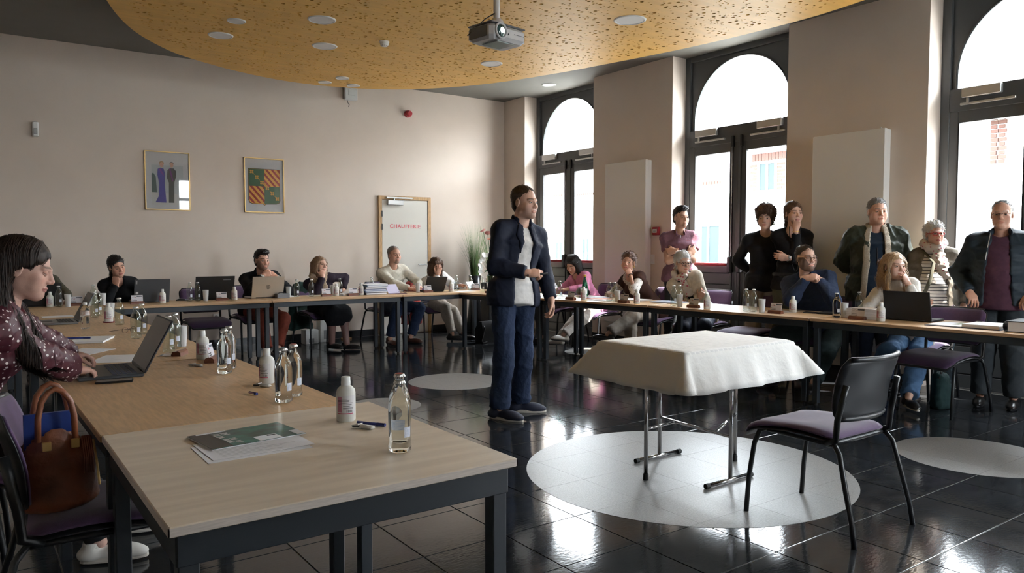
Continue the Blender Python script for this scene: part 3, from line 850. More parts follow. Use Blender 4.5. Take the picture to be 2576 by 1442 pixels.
def hair_obj(pos, R, o, m, parent, name='hair'):
    st = o.get('style', 'short'); S = o.get('size', 1.0); h = o.get('hairh', .0065); t = o.get('thick', .010); sd = o.get('seed', 1)
    long = st in ('long', 'tied', 'bob')
    dn = R.T @ np.array((0, 0, -1.0))
    F = Field((-.16, -.20, -.42 if st == 'long' else -.22), (.16, .14, .19), h)
    if long: F.ell((0, -.026, .040), (.0755 + t, .098 + t, .084 + t * 1.15), k=.01)
    else: F.ell((0, -.032, .046), (.0745 + t * .75, .094 + t, .077 + t * 1.2), k=.01)
    fl = o.get('hairline', 0)
    if st in ('short', 'crop', 'quiff', 'curly'):
        F.ell((0, -.050, -.02), (.062 + t * .7, .060 + t, .065), k=.02)
        if st == 'quiff': F.ell((0, .050, .108), (.058, .046, .030), k=.02); F.ell((0, -.01, .115), (.062, .07, .022), k=.02)
        if st == 'curly': F.ell((0, .040, .100), (.078, .062, .045), k=.03); F.ell((0, -.03, .07), (.086, .095, .070), k=.02)
    if st == 'bob':
        L = o.get('length', .115)
        for s in (-1, 1):
            F.loft((s * .068, -.020, .03), (s * .078, -.004, -L), (0, 1, 0), .062, .05, .026 + t * .5, .026 + t * .5, .03, cap=.03)
        F.loft((0, -.075, .03), (0, -.085, -L), (1, 0, 0), .085, .085, .04 + t * .5, .036, .03, cap=.03)
    if st == 'long':
        L = o.get('length', .33)
        for s in (-1, 1):
            e = np.array((s * .088, o.get('fall', -.01), 0)) + dn * L
            if o.get('tuck'):
                F.loft((s * .068, -.056, .03), (s * .074, -.062, -.13), (0, 1, 0), .040, .036, .022, .022, .03, cap=.03)
                F.loft((s * .074, -.062, -.12), (s * .080, -.01, -.21), (0, 1, 0), .036, .036, .022, .022, .03, cap=.03); F.loft((s * .080, -.01, -.20), e, (0, 1, 0), .036, .030, .022, .014, .03, cap=.03); continue
            F.loft((s * .070, -.022, .03), (s * .083, -.02, -.12), (0, 1, 0), .058, .052, .024, .024, .03, cap=.03)
            F.loft((s * .083, -.02, -.10), e, (0, 1, 0), .052, .034, .024, .016, .03, cap=.03)
        F.loft((0, -.075, .03), np.array((0, -.10, 0)) + dn * L * .9, (1, 0, 0), .085, .08, .04, .03, .03, cap=.04)
    if st == 'tied':
        F.ell((0, -.045, -.02), (.066 + t * .5, .060 + t, .06), k=.02)
        F.ell((0, -.118, .0), (.036, .040, .036), k=.02)
        if o.get('tail'): F.loft((0, -.12, -.02), np.array((.02, -.13, -.03)) + dn * o['tail'], (1, 0, 0), .034, .018, .028, .012, .02, cap=.03)
    # clear the face, the ears and below the nape
    F.ell((0, .130, -.030 + fl), (o.get('facew', .13), .100 + o.get('open', 0), .118), k=.004, op='-')
    if not long or o.get('ears'):
        for s in (-1, 1): F.ell((s * .082, .000, -.026), (.030, .030 if not long else .022, .048), k=.008, op='-')
    if not long:
        F.half((0, -.06, -.062), (0, .35, -1)); 
    if st == 'bob': F.half((0, 0, -o.get('length', .115) - .012), (0, -.1, -1))
    if o.get('tuck'):      # combed back behind the ears
        for s in (-1, 1): F.ell((s * .090, .030, -.072), (.050, .058, .088), k=.008, op='-'); F.ell((s * .085, .072, .0), (.050, .040, .052), k=.01, op='-')
    if o.get('fringe'):
        F.loft((-.05, .070, .076), (.05, .070, .076), (0, .5, -1), .026, .026, .011, .011, .02, cap=.02)
    if o.get('part'):
        F.cone((o['part'], .07, .125), (o['part'], -.06, .138), .004, .004, .008, op='-')
    F.waves(.0012, 90, sd, 5)
    v, f = F.mesh()
    sv, sf = strands(F, v, f, o, st, dn)
    f4 = np.concatenate([f, sf + len(v)]); v = np.concatenate([v, sv])
    return link(name, quads(name, pos + (v * S) @ R.T, f4), m, parent, smooth=True)

def strands(F, v, f, o, st, dn):
    """locks of hair combed over the cap along a flow direction"""
    rs = np.random.RandomState(o.get('seed', 1) + 5); N = o.get('locks', 900); n0 = normals(v, f)
    pick = rs.choice(len(v), N); p = v[pick] + rs.normal(size=(N, 3)) * .002; nr = n0[pick]
    if st == 'curly': p = p + nr * rs.uniform(0, .020, (N, 1))
    L = {'short': .042, 'crop': .013, 'quiff': .042, 'curly': .085, 'bob': .085, 'long': .17, 'tied': .09}[st] * rs.uniform(.6, 1.25, N)
    L = L * o.get('locklen', 1.0)
    G = np.gradient(F.d, F.h); K = 10 if st == 'long' else 7; pts = [p]; lift = np.abs(rs.normal(size=N)) * o.get('fluff', {'crop': .0008, 'quiff': .0016}.get(st, .0022)) + .0006
    side_r = rs.normal(size=(N, 3))
    for i in range(K - 1):
        x, y, z = p.T
        if st in ('short', 'crop'): D = p - np.array((0, -.06, .125)); D = D / (np.linalg.norm(D, axis=1)[:, None] + 1e-6) + np.array((.25, .55, -.15)) * (z > .06)[:, None] + np.array((0, -.2, -.6)) * (z < .03)[:, None]
        elif st == 'quiff': D = np.stack([x * 2, np.where(z > .05, .9, -.6), np.where(z > .05, .25, -.5)], 1) + side_r * .25
        elif st == 'curly': D = side_r + np.array((0, .2, -.2))
        elif st == 'tied': D = np.array((0, -.125, .0)) - p; D = D / (np.linalg.norm(D, axis=1)[:, None] + 1e-6); D[(y < -.11)] = dn
        else:
            top = np.clip((z - .06) / .06, 0, 1)[:, None]; D = dn + top * np.stack([np.sign(x - o.get('part', 0) + 1e-4) * 1.2, np.full(N, -.35), np.zeros(N)], 1)
        D = D + side_r * (.05 if st in ('long', 'bob', 'tied') else .12)
        q = np.clip(((p - F.lo) / F.h).round().astype(int), 0, np.array(F.d.shape) - 1); g = np.stack([G[k][q[:, 0], q[:, 1], q[:, 2]] for k in range(3)], 1); gn = g / (np.linalg.norm(g, axis=1)[:, None] + 1e-6)
        d = F.d[q[:, 0], q[:, 1], q[:, 2]]
        D = D - gn * np.sum(D * gn, 1)[:, None]; D = D / (np.linalg.norm(D, axis=1)[:, None] + 1e-6)
        if st == 'curly':
            a = i * 1.5 + rs.uniform(0, .6, N); D = D * np.cos(a)[:, None] + np.cross(gn, D) * np.sin(a)[:, None] + gn * (.35 * np.sin(a * 1.3))[:, None]
        p = p + D * (L / (K - 1))[:, None]
        ok = (np.abs(d) < .02) if st != 'curly' else np.zeros(N, bool)
        p = p - gn * np.where(ok, np.clip(d - lift * (1 + i * .35), -.006, .006), 0)[:, None]
        pts.append(p); nr = gn
    P = np.stack(pts, 1)
    E = (P[..., 0] / o.get('facew', .13)) ** 2 + ((P[..., 1] - .13) / (.10 + o.get('open', 0))) ** 2 + ((P[..., 2] + .03 - o.get('hairline', 0)) / .118) ** 2
    keep = (E > {'curly': .80, 'quiff': .80, 'crop': .97, 'short': .95}.get(st, .90)).all(1)
    if o.get('tuck'): keep &= ((((np.abs(P[..., 0]) - .090) / .048) ** 2 + ((P[..., 1] - .030) / .054) ** 2 + ((P[..., 2] + .072) / .084) ** 2) > 1).all(1) & ((((np.abs(P[..., 0]) - .085) / .048) ** 2 + ((P[..., 1] - .072) / .038) ** 2 + (P[..., 2] / .050) ** 2) > 1).all(1)
    if st in ('short', 'crop', 'quiff') or o.get('ears'): keep &= ((((np.abs(P[..., 0]) - .082) / .028) ** 2 + ((P[..., 1] - .004) / .026) ** 2 + ((P[..., 2] + .022) / .042) ** 2) > 1).all(1)
    P = P[keep]; N = len(P); T = np.gradient(P, axis=1); T /= np.linalg.norm(T, axis=2)[:, :, None] + 1e-9
    q = np.clip(((P - F.lo) / F.h).round().astype(int), 0, np.array(F.d.shape) - 1); g = np.stack([G[k][q[..., 0], q[..., 1], q[..., 2]] for k in range(3)], -1)
    sd = np.cross(T, g); sd /= np.linalg.norm(sd, axis=2)[:, :, None] + 1e-9; up = np.cross(sd, T)
    w = o.get('lockw', .0030 if st == 'crop' else .0042) * np.interp(np.linspace(0, 6, K), range(7), (.35, .9, 1, 1, .85, .6, .12))[None, :, None] * rs.uniform(.6, 1.2, (N, 1, 1))
    A, B, C = P - sd * w, P + up * w * .55, P + sd * w
    V_ = np.stack([A, B, C], 2).reshape(-1, 3); base = (np.arange(N) * K * 3)[:, None] + (np.arange(K - 1) * 3)[None]; fs = []
    for j in (0, 1): fs.append(np.stack([base + j, base + j + 1, base + 3 + j + 1, base + 3 + j], -1).reshape(-1, 4))
    return V_, np.concatenate(fs)

def glasses_obj(pos, R, o, m, parent, rx=.025, rz=.019, r=.0016, rimless=False):
    b = MB(); S = o.get('size', 1.0)
    T = lambda p: tuple(pos + R @ (np.array(p) * S))
    for s in (-1, 1):
        n = 20
        if not rimless: b.tube([T((s * .0335 + rx * math.cos(a), .1005 - .06 * abs(s * .0335 + rx * math.cos(a)) , rz * math.sin(a) - .002)) for a in [2 * math.pi * k / n for k in range(n + 1)]], r * S, n=6)
        else: b.tube([T((s * .0335 + rx * math.cos(a), .1005 - .06 * abs(s * .0335 + rx * math.cos(a)), rz * math.sin(a) - .002)) for a in [math.pi * k / n for k in range(n + 1)]], r * S, n=6)
        b.tube([T((s * (.0335 + rx), .098, .004)), T((s * .071, .080, .006)), T((s * .080, .0, .004)), T((s * .078, -.015, -.012))], r * S, n=6)
    b.tube([T((-.0335 + rx, .1, .002)), T((0, .1025, .006)), T((.0335 - rx, .1, .002))], r * S, n=6)
    g = b.build('eyeglasses', m, parent, smooth=True)
    ln = MB()
    for s in (-1, 1):
        n = 16; ln.add([T((s * .0335 + rx * .96 * math.cos(a), .1005 - .06 * abs(s * .0335 + rx * math.cos(a)), rz * .96 * math.sin(a) - .002)) for a in [2 * math.pi * k / n for k in range(n)]], [tuple(range(n))])
    ln.build('lens', pane_mat('spectacle_lens', (.93, .94, .94)), g)
    return g

# -------- whole figures
M_skin = mat('skin', (1, 1, 1), .48, spec=.35, attr='Col', noise=.06, nscale=90, bump=.05, bscale=300)
def pants_mat(name, col, **k): return mat(name, col, k.pop('rough', .85), noise=.25, nscale=25, bump=.12, bscale=140, sheen=.1, **k)

class Person:
    def __init__(s, label, head, pelvis, face, **o):
        """head: world point between the ears; pelvis: world point; face: (x, y[, z]) direction looked at; body: direction the chest faces"""
        s.o = o; s.head = np.array(head, float); s.pel = np.array(pelvis, float); s.skin = np.array(o.get('skin', (.56, .34, .25)))
        s.k = o.get('build', 1.0); s.fem = o.get('fem', False); s.sit = o.get('sit', True); s.h = o.get('res', .012)
        fd = np.array(face if len(face) == 3 else (*face, 0), float); up = np.array(o.get('headup', (0, 0, 1)), float)
        s.R = frame_from(fd, up)
        bd = np.array(o.get('body', face)[:2], float); s.fw = unit(np.array((*bd, 0))); s.rt = np.array((s.fw[1], -s.fw[0], 0.0))
        s.root = empty('person', (s.pel[0], s.pel[1], 0), label=label, cat='person', group=o.get('group'))
        s.root_inv = np.array((s.pel[0], s.pel[1], 0.0))
        S = o.get('size', 1.0) * (0.95 if s.fem else 1.0); s.S = S
        hd = dict(o.get('hair', {})); s.ho = dict(o.get('headopt', {})); s.ho.setdefault('size', S); s.ho.setdefault('fem', s.fem); hd.setdefault('size', S); s.hairo = hd
        s.neck = s.head + s.R @ np.array((0, -.050, -.156)) * S * .55 + np.array((0, 0, -.156)) * S * .45 - s.fw * .022 * S
        spine = s.neck - s.pel; s.up = unit(spine); s.rt2 = unit(s.rt + (s.rt @ s.up) * -s.up); tw = math.radians(o.get('twist', 0))
        s.fw2 = unit(np.cross(s.up, s.rt2))
        s.srt = s.rt2 * math.cos(tw) - s.fw2 * math.sin(tw)
        sw = (.172 if not s.fem else .150) * S * o.get('shoulder', 1.0)
        shr = o.get('shrug', (0, 0))
        s.sh = {}
        for i, (nm, sg) in enumerate((('R', 1), ('L', -1))): s.sh[nm] = s.neck - s.up * (.082 - shr[i]) * S + s.srt * sg * sw
        s.waist = s.pel + spine * .36 + s.fw2 * o.get('slouch', -.0); s.chest = s.pel + spine * .70 + s.fw2 * .012
        s.arm = {}
        for nm, sg in (('R', 1), ('L', -1)):
            a = {q: (w(s) if callable(w) else w) for q, w in o['arms'][nm].items()}; l1, l2 = .285 * S, .255 * S
            w = np.array(a['wrist'], float); pole = a.get('pole', tuple(s.srt * sg * .6 - s.up - s.fw2 * .3))
            e, w = ik(s.sh[nm], w, l1, l2, pole); s.arm[nm] = (e, w, a)
        s.leg = {}
        for nm, sg in (('R', 1), ('L', -1)):
            hip = s.pel + s.rt * sg * .088 * S - np.array((0, 0, .02)); a = o.get('legs', {}).get(nm, {}); an = np.array(a['ankle'], float) if 'ankle' in a else s.pel * V(1, 1, 0) + s.fw * .40 + s.rt * sg * .13 + V(0, 0, .085 * S)
            kn, an = ik(hip, an, .435 * S, .425 * S, a.get('pole', tuple(s.fw + np.array((0, 0, .6)))))
            s.leg[nm] = (hip, kn, an, np.array(a.get('toe', tuple(s.fw)), float))
        s.sk = Skin(); s.body(); s.bits = []
    def loc(s, ob):
        ob.location = -s.root_inv if ob.parent == s.root else ob.location
        return ob
    def box3(s, pts, m):
        p = np.array(pts); return p.min(0) - m, p.max(0) + m
    def add_torso(s, F, g, hem=None, low=.0):
        S, k = s.S, s.k; b = s.o.get('belly', 0); fm = s.fem
        wp, ww, wc = (.165, .138, .160) if not fm else (.172, .122, .142); dp, dw, dc = (.112, .098, .112) if not fm else (.115, .090, .100)
        q = lambda x: x * S * k + g
        F.loft(s.pel - s.up * .05, s.pel + (s.waist - s.pel) * .9, s.rt, q(wp), q(ww + b * .25), q(dp), q(dw + b * .5), .04)
        F.loft(s.waist + s.fw2 * b * .35, s.chest, s.srt, q(ww + b * .3), q(wc), q(dw + b * .6), q(dc), .05)
        F.loft(s.chest, s.neck - s.up * .075 * S, s.srt, q(wc), q(wc * .80), q(dc), q(dc * .70), .05)
        if b > .02: F.ell(s.waist + s.fw2 * (.05 + b * .5) - s.up * .01, (.10 * S + b + g, .10 + b * .6 + g, .12 + g), np.stack([s.srt, s.fw2, s.up], 1), k=.06)
        if fm:
            for sg in (1, -1): F.ell(s.chest + s.fw2 * .062 * S + s.srt * sg * .062 * S - s.up * .01, np.array((.058, .052, .056)) * S + g * .8, np.stack([s.srt, s.fw2, s.up], 1), k=.04)
        for sg, nm in ((1, 'R'), (-1, 'L')):
            F.cone(s.neck - s.up * .075 * S, s.sh[nm], .056 * S * k + g, (.049 if not fm else .043) * S * k ** .7 + g, .03)
            F.cone(s.neck - s.up * .012, s.sh[nm] * .7 + s.neck * .3 + s.up * .008, .038 * S + g * .8, .036 * S + g * .8, .045)
        if hem:
            for sg, nm in ((1, 'R'), (-1, 'L')):
                hip, kn, an, _ = s.leg[nm]; d = unit(kn - hip); F.cone(hip, hip + d * hem, q(.092), q(.088), .05, cut=1)
    def add_arm(s, F, nm, g, t=2.0, k=.03, flare=0, bare=False):
        e, w, a = s.arm[nm]; S = s.S; kk = s.k ** .7; f = .9 if s.fem else 1.0
        r0, r1, r2 = .049 * S * kk * f, .0395 * S * kk * f, .0265 * S
        if t <= 1: F.cone(s.sh[nm], s.sh[nm] + (e - s.sh[nm]) * t, r0 + g, r0 + (r1 - r0) * t + g + flare, k, cut=1 if t < 1 else 0)
        else:
            F.cone(s.sh[nm], e, r0 + g, r1 + g, k); m = e + (w - e) * .32
            u = t - 1
            F.cone(e, e + (w - e) * u, r1 + g, r1 + (r2 - r1) * u + g * .8 + flare, k * .7, cut=1 if u < .999 or g > .004 else 0)
            if u > .35: F.cone(e, m, r1 + g, r1 * 1.02 + g, k * .6)
    def add_leg(s, F, nm, g, t=2.0, k=.03, flare=0):
        hip, kn, an, toe = s.leg[nm]; S = s.S; kk = s.k ** .8
        r0, r1, r2 = .086 * S * kk, .060 * S * kk, .043 * S
        F.cone(hip, kn, r0 + g, r1 + g, k)
        if t > 1:
            u = t - 1; e = kn + (an - kn) * u
            F.cone(kn, kn + (an - kn) * min(.35, u), r1 + g, r1 * .98 + g, k)
            F.cone(kn, e, r1 + g, r1 + (r2 - r1) * u + g + flare, k, cut=1 if g > .004 else 0)
    def body(s):
        pts = [s.head, s.neck, s.pel, *s.sh.values()] + [p for a in s.arm.values() for p in a[:2]] + [p for l in s.leg.values() for p in l[:3]]
        s.lo, s.hi = s.box3(pts, .24)
        F = Field(s.lo, s.hi, max(.014, s.h * 1.15)); g = -.010
        s.add_torso(F, g)
        for n in 'RL': s.add_arm(F, n, 0 if s.o.get('bare') else g * .6, 2.0); s.add_leg(F, n, g, 2.0)
        for n in 'RL':
            if s.o.get('bare'): pass
        F.cone(s.neck - s.up * .05, s.head + s.R @ np.array((0, -.02, -.06)) * s.S, .052 * s.S, .048 * s.S, .03)
        v, f = F.mesh(); s.sk.add(v, f, s.skin)
        if s.o.get('bare'):
            for n in 'RL':
                e, w, a = s.arm[n]; lo, hi = s.box3([e, w, s.sh[n]], .09); G = Field(lo, hi, s.h * .75); s.add_arm(G, n, .001, 2.0); v, f = G.mesh(); s.sk.add(v, f, s.skin)
        for n in 'RL':
            e, w, a = s.arm[n]; d = a.get('fwd', tuple(w - e)); bk = a.get('back', (0, 0, 1))
            if a.get('pose') != 'none': hand(s.sk, w, d, bk, n == 'R', a.get('pose', 'relaxed'), s.skin * (1.02, .97, .95), s.o.get('handh', .0055), s.S * (.93 if s.fem else 1.0))
        head_mesh(s.sk, s.head, s.R, s.ho, s.skin, s.neck - s.up * .05)
        s.loc(s.sk.build('body', M_skin, s.root))
        if s.hairo.get('style', 'short') != 'none':
            s.loc(hair_obj(s.head, s.R, s.hairo, s.o['hairmat'], s.root))
    def fin(s, F, name, m, ripple=.0009, parent=None):
        ob = field_obj(F, name, m, s.root, ripple, len(name) + int(s.head[0] * 100)); s.loc(ob); return ob
    def top(s, name, m, g=.012, sleeve=1.97, hem=.10, neck=.062, ndrop=.0, open=None, vneck=None, flare=0, collar=0, ripple=.0010, nohem=False, standup=0, low=None, trim=None):
        """upper garment; open=(half width at neck, at hem, from height fraction) leaves the front open"""
        F = Field(s.lo, s.hi, s.h); s.add_torso(F, g, hem=None if nohem else hem)
        if low:      # straight hanging skirt of a jacket or coat
            F.loft(s.pel + s.up * .08, s.pel - np.array((0, 0, low)), s.rt, (.175 + g) * s.S * s.k, (.185 + g) * s.S * s.k, (.125 + g) * s.S * s.k + s.o.get('belly', 0) * .4, (.135 + g) * s.S * s.k + s.o.get('belly', 0) * .3, .05, cut=1)
        for n in 'RL': s.add_arm(F, n, g, sleeve, flare=flare)
        nb = s.neck - s.up * .03; nt = s.head + s.R @ np.array((0, -.02, -.06)) * s.S
        if collar: F.cone(s.neck - s.up * .03, s.neck + (nt - s.neck) * collar, .066 * s.S + g * .5, .062 * s.S + g * .3, .015, cut=1)
        else:
            c = s.neck + s.up * .03 + s.fw2 * (.03 + ndrop * .3) - s.up * ndrop
            F.ell(c, (neck * s.S, (neck + .012) * s.S, .05 + ndrop), np.stack([s.srt, s.fw2, s.up], 1), k=.012, op='-')
            tn_ = unit(nt - s.neck); F.cone(s.neck + (nt - s.neck) * .45, s.neck + (nt - s.neck) * .45 + tn_ * .20, .105, .13, .004, op='-', cut=2)
        if vneck:
            w0, dp = vneck; a = s.neck + s.fw2 * .10; b = s.neck - s.up * dp + s.fw2 * .14; F.loft(a + s.up * .03, b, s.srt, w0, .004, .07, .05, .01, op='-', cap=.01)
        if open:
            w0, w1, lo_ = open; a = s.neck + s.up * .02 + s.fw2 * .13; b = s.pel + (s.neck - s.pel) * lo_ + s.fw2 * (.16 + s.o.get('belly', 0)) - (s.up * 0)
            cuts = [(a, b, w0, w1, .10, .10 + s.o.get('belly', 0) * .5)] + ([(b, b - np.array((0, 0, .45)), w1, w1 * 1.5, .14, .14)] if lo_ < .2 or low else [])
            raw = F.d.copy()
            for p_, q_, u_, v_, d_, e_ in cuts: F.loft(p_, q_, s.srt, u_, v_, d_, e_, .012, op='-', cap=.02)
            if trim:      # a band along both edges of the opening, standing a little proud: lapels, lining
                tn, tm_, tw, tb, off = trim; G = Field(s.lo, s.hi, s.h)
                for i_, (p_, q_, u_, v_, d_, e_) in enumerate(cuts if tb < .25 else cuts[:1]):
                    if tb >= .25: q_ = p_ + (q_ - p_) * (1 - tb); v_ = u_ + (v_ - u_) * (1 - tb); G.loft(p_, (p_ + q_) / 2, s.srt, u_ + tw * .8, (u_ + v_) / 2 + tw, d_, d_, .01, cap=.02); G.loft((p_ + q_) / 2, q_, s.srt, (u_ + v_) / 2 + tw, v_, d_, e_, .01, cap=.02)
                    else: G.loft(p_, q_, s.srt, u_ + tw, v_ + tw, d_ * 1.1, e_ * 1.1, .01, cap=.02)
                G.d = np.maximum(np.maximum(G.d, raw - off), -(raw + .02))
                for p_, q_, u_, v_, d_, e_ in cuts: G.loft(p_, q_, s.srt, u_ - .003, v_ - .003, d_, e_, .006, op='-', cap=.02)
                s.fin(G, tn, tm_, 0)
        ob = s.fin(F, name, m, ripple)
        return ob
    def trousers(s, m, g=.012, length=1.93, flare=.008, name='trousers', rise=.10, ripple=.0012):
        F = Field(s.lo, s.hi, s.h); S, k = s.S, s.k; b = s.o.get('belly', 0)
        F.loft(s.pel - s.up * .05, s.pel + s.up * rise, s.rt, (.165 if not s.fem else .172) * S * k + g, .158 * S * k + g, .112 * S * k + g, .108 * S * k + g + b * .4, .04, cut=1)
        for n in 'RL': s.add_leg(F, n, g, length, flare=flare)
        return s.fin(F, name, m, ripple)
    def skirt(s, m, g=.02, t=1.15, name='skirt'):
        F = Field(s.lo, s.hi, s.h); S = s.S
        F.loft(s.pel - s.up * .05, s.pel + s.up * .1, s.rt, .175 * S + g, .15 * S + g, .115 * S + g, .105 * S + g, .04, cut=1)
        ks = [s.leg[n][1] for n in 'RL']; hs = [s.leg[n][0] for n in 'RL']
        for n in 'RL': s.add_leg(F, n, g, t, k=.10)
        F.loft((hs[0] + hs[1]) / 2, (ks[0] + ks[1]) / 2, s.rt, .17, .13, .10, .085, .08)
        F.loft((ks[0] + ks[1]) / 2 + np.array((0, 0, .02)), (ks[0] + ks[1]) / 2 - np.array((0, 0, .17)), s.rt, .135, .15, .085, .09, .05, cut=1)
        return s.fin(F, name, m, .0012)
    def shoes(s, m, sole=None, heel=0, name='shoe', size=1.0, msole=None):
        for n in 'RL':
            hip, kn, an, toe = s.leg[n]; t = unit(np.array((toe[0], toe[1], 0))); pit = toe[2] if len(toe) > 2 else 0
            S = s.S * size; R = frame_from(t + np.array((0, 0, pit)), (0, 0, 1)); ho = s.o.get('legs', {}).get(n, {}).get('drop', .085 * s.S)
            base = an - np.array((0, 0, ho))
            F = Field((-.08, -.12, -.02), (.08, .24, .16), .007)
            F.loft((0, -.045, .035), (0, .15, .028), (1, 0, 0), .036, .042, .034, .024, .02, cap=.05)
            F.cone((0, -.035, .04), (0, -.028, .095), .037, .040, .02, cut=1); F.ell((0, .09, .04), (.040, .07, .032), k=.03)
            F.half((0, 0, .012), (0, 0, -1)); F.cone((0, -.03, .075), (0, -.03, .15), .030, .032, .004, op='-')
            v, f = F.mesh(); v = v * S
            ob = link(name, quads(name, base + v @ R.T, f), m, s.root, smooth=True); s.loc(ob)
            b = MB(); prof = [(.040 * math.sin(a) * (1 if math.cos(a) > 0 else .92), (.052 + .145 * max(0, math.cos(a))) if math.cos(a) > 0 else .052 + .135 * math.cos(a)) for a in [2 * math.pi * i / 24 for i in range(24)]]
            z1 = .024 if sole else .014
            b.rings([[tuple(base + R @ (np.array((x * .96, y, -.0)) * S)) for x, y in prof], [tuple(base + R @ (np.array((x * 1.06, y + .002, .008)) * S)) for x, y in prof], [tuple(base + R @ (np.array((x * 1.06, y, z1)) * S)) for x, y in prof]])
            so = b.build('sole', msole or MATS.get('black_plastic'), ob, smooth=False)
            so.location = (0, 0, 0)
            if heel: pass
    def part(s, b, name, m, smooth=True):
        ob = b.build(name, m, s.root, smooth=smooth); s.loc(ob); return ob
    def hl(s, p): return s.head + s.R @ (np.array(p, float) * s.S)
    def ch(s, u, f, z):
        """point on the chest frame: right, forward, up from the chest centre"""
        return s.chest + s.srt * u + s.fw2 * f + s.up * z

# ------------------------------------------------------------------ the people in the room
def look(p, deg, dz=0):
    """direction from p turned deg degrees to the right of the camera position, as the camera sees it"""
    c = unit(np.array((-p[0], -p[1]))); r = np.array((-c[1], c[0])); a = math.radians(deg)
    d = c * math.cos(a) + r * math.sin(a); return (d[0], d[1], dz)
def hairmat(name, col, col2, rough=.42): return mat(name, col, rough, spec=.4, noise=.5, nscale=1, stretch=(190, 190, 40), col2=col2)
H_black = hairmat('black_hair', (.022, .017, .015), (.006, .005, .005), .35)
H_dark = hairmat('dark_brown_hair', (.055, .034, .022), (.014, .009, .007))
H_brown = hairmat('brown_hair', (.13, .065, .036), (.045, .022, .013))
H_auburn = hairmat('auburn_hair', (.20, .10, .06), (.07, .03, .02))
H_blond = hairmat('blond_hair', (.50, .34, .20), (.26, .16, .085))
H_light = hairmat('light_brown_hair', (.36, .24, .15), (.17, .10, .06))
H_grey = hairmat('grey_hair', (.27, .26, .25), (.15, .145, .14))
H_white = hairmat('white_hair', (.66, .64, .61), (.52, .51, .49))
def cloth(name, col, rough=.85, noise=.18, nscale=30, bump=.28, bscale=22, **k): return mat(name, col, rough, noise=noise, nscale=nscale, bump=bump, bscale=bscale, spec=.25, **k)
C_black = cloth('black_wool', (.010, .010, .012)); C_navy = cloth('navy_suiting', (.014, .018, .036), .7); C_white = cloth('white_cotton', (.72, .70, .68))
C_cream = cloth('cream_knit', (.70, .66, .56), bscale=60, bump=.35); C_jeans = cloth('indigo_denim', (.022, .035, .075), bscale=60, bump=.35)
C_blue = cloth('blue_denim', (.10, .19, .34), noise=.35, nscale=12); C_grey = cloth('stone_trousers', (.44, .40, .36)); C_tan = cloth('beige_trousers', (.36, .31, .26))
C_rust = cloth('rust_corduroy', (.17, .035, .020)); C_char = cloth('charcoal_trousers', (.035, .04, .045)); C_plum = cloth('plum_jacket', (.020, .012, .022))
C_green = cloth('dark_green_chinos', (.045, .065, .065)); C_olive = cloth('olive_cotton', (.10, .095, .07)); C_pink = cloth('pink_knit', (.72, .27, .44), bscale=60, bump=.35)
C_polo = cloth('mauve_pique', (.17, .085, .115), bscale=60, bump=.35); C_navyk = cloth('navy_knit', (.028, .042, .085), bscale=60, bump=.35); C_off = cloth('off_white_wool', (.62, .56, .46))
C_fleece = cloth('cream_fleece', (.52, .45, .36), bscale=200, bump=.8, nscale=160, noise=.3); C_quilt = cloth('dark_green_quilted_shell', (.035, .042, .030), .5)
C_steel = cloth('dark_blue_jacket', (.020, .030, .040), .6); C_aub = cloth('aubergine_cotton', (.075, .030, .050)); C_taupe = cloth('taupe_jacket', (.17, .145, .115)); C_hose = mat('sheer_tights', (.20, .11, .095), .45)
C_greyknit = cloth('light_grey_knit', (.40, .40, .40))
L_black = mat('black_leather', (.012, .011, .011), .3); L_brown = mat('brown_leather_shoe', (.06, .022, .014), .3); S_white = mat('white_trainer', (.66, .64, .60), .5); S_navy = mat('navy_trainer_mesh', (.018, .022, .045), .7, bump=.2, bscale=400)
M_solew = mat('white_rubber', (.62, .58, .52), .6)
M_gold2 = mat('gold_metal', (.75, .52, .20), .3, metal=1); M_darkmetal = mat('dark_metal', (.05, .05, .055), .4, metal=.6)
SK = {'fair': (.62, .39, .30), 'mid': (.54, .32, .23), 'warm': (.58, .33, .24), 'pale': (.66, .43, .34)}

def scarf(p, m, tails=((.03, .30),), r=.030, ring=.082, drop=.0):
    F = Field(p.lo, p.hi, p.h * .8); n = 14; pts = []
    for i in range(n):
        a = 2 * math.pi * i / n; pts.append(p.neck + p.up * (.045 - drop - .035 * math.cos(a)) + p.fw2 * (.012 + ring * math.cos(a)) + p.srt * ring * .98 * math.sin(a))
    for i in range(n): F.cone(pts[i], pts[(i + 1) % n], r * (1 + .2 * math.sin(i * 2.1)), r * (1 + .2 * math.sin(i * 2.1 + 2.1)), .02)
    for u, L in tails:
        a = p.neck + p.fw2 * .10 + p.srt * u * .5; b = p.neck + p.fw2 * .165 + p.srt * u - p.up * L
        F.loft(a, b, p.srt, r * 1.0, r * 1.7, r * .7, r * .45, .02, cap=.02)
    F.waves(.003, 70, 5); return p.fin(F, 'scarf', m, .001)
def collar(p, m, r=.070, h=.030, th=.011, a0=115, name='collar', rise=.0):
    """turned collar standing round the back of the neck"""
    F = Field(p.lo, p.hi, p.h * .7); n = 12; q = []
    for i in range(n + 1):
        a = math.radians(-a0 + 2 * a0 * i / n); q.append(p.neck + p.srt * math.sin(a) * r * p.S - p.fw2 * (math.cos(a) * r * p.S * .95 - .010) + p.up * (rise + .012 + .020 * math.cos(a)))
    for i in range(n): F.loft(q[i], q[i + 1], p.up, h, h, th, th, .012, cap=.012)
    return p.fin(F, name, m, 0)
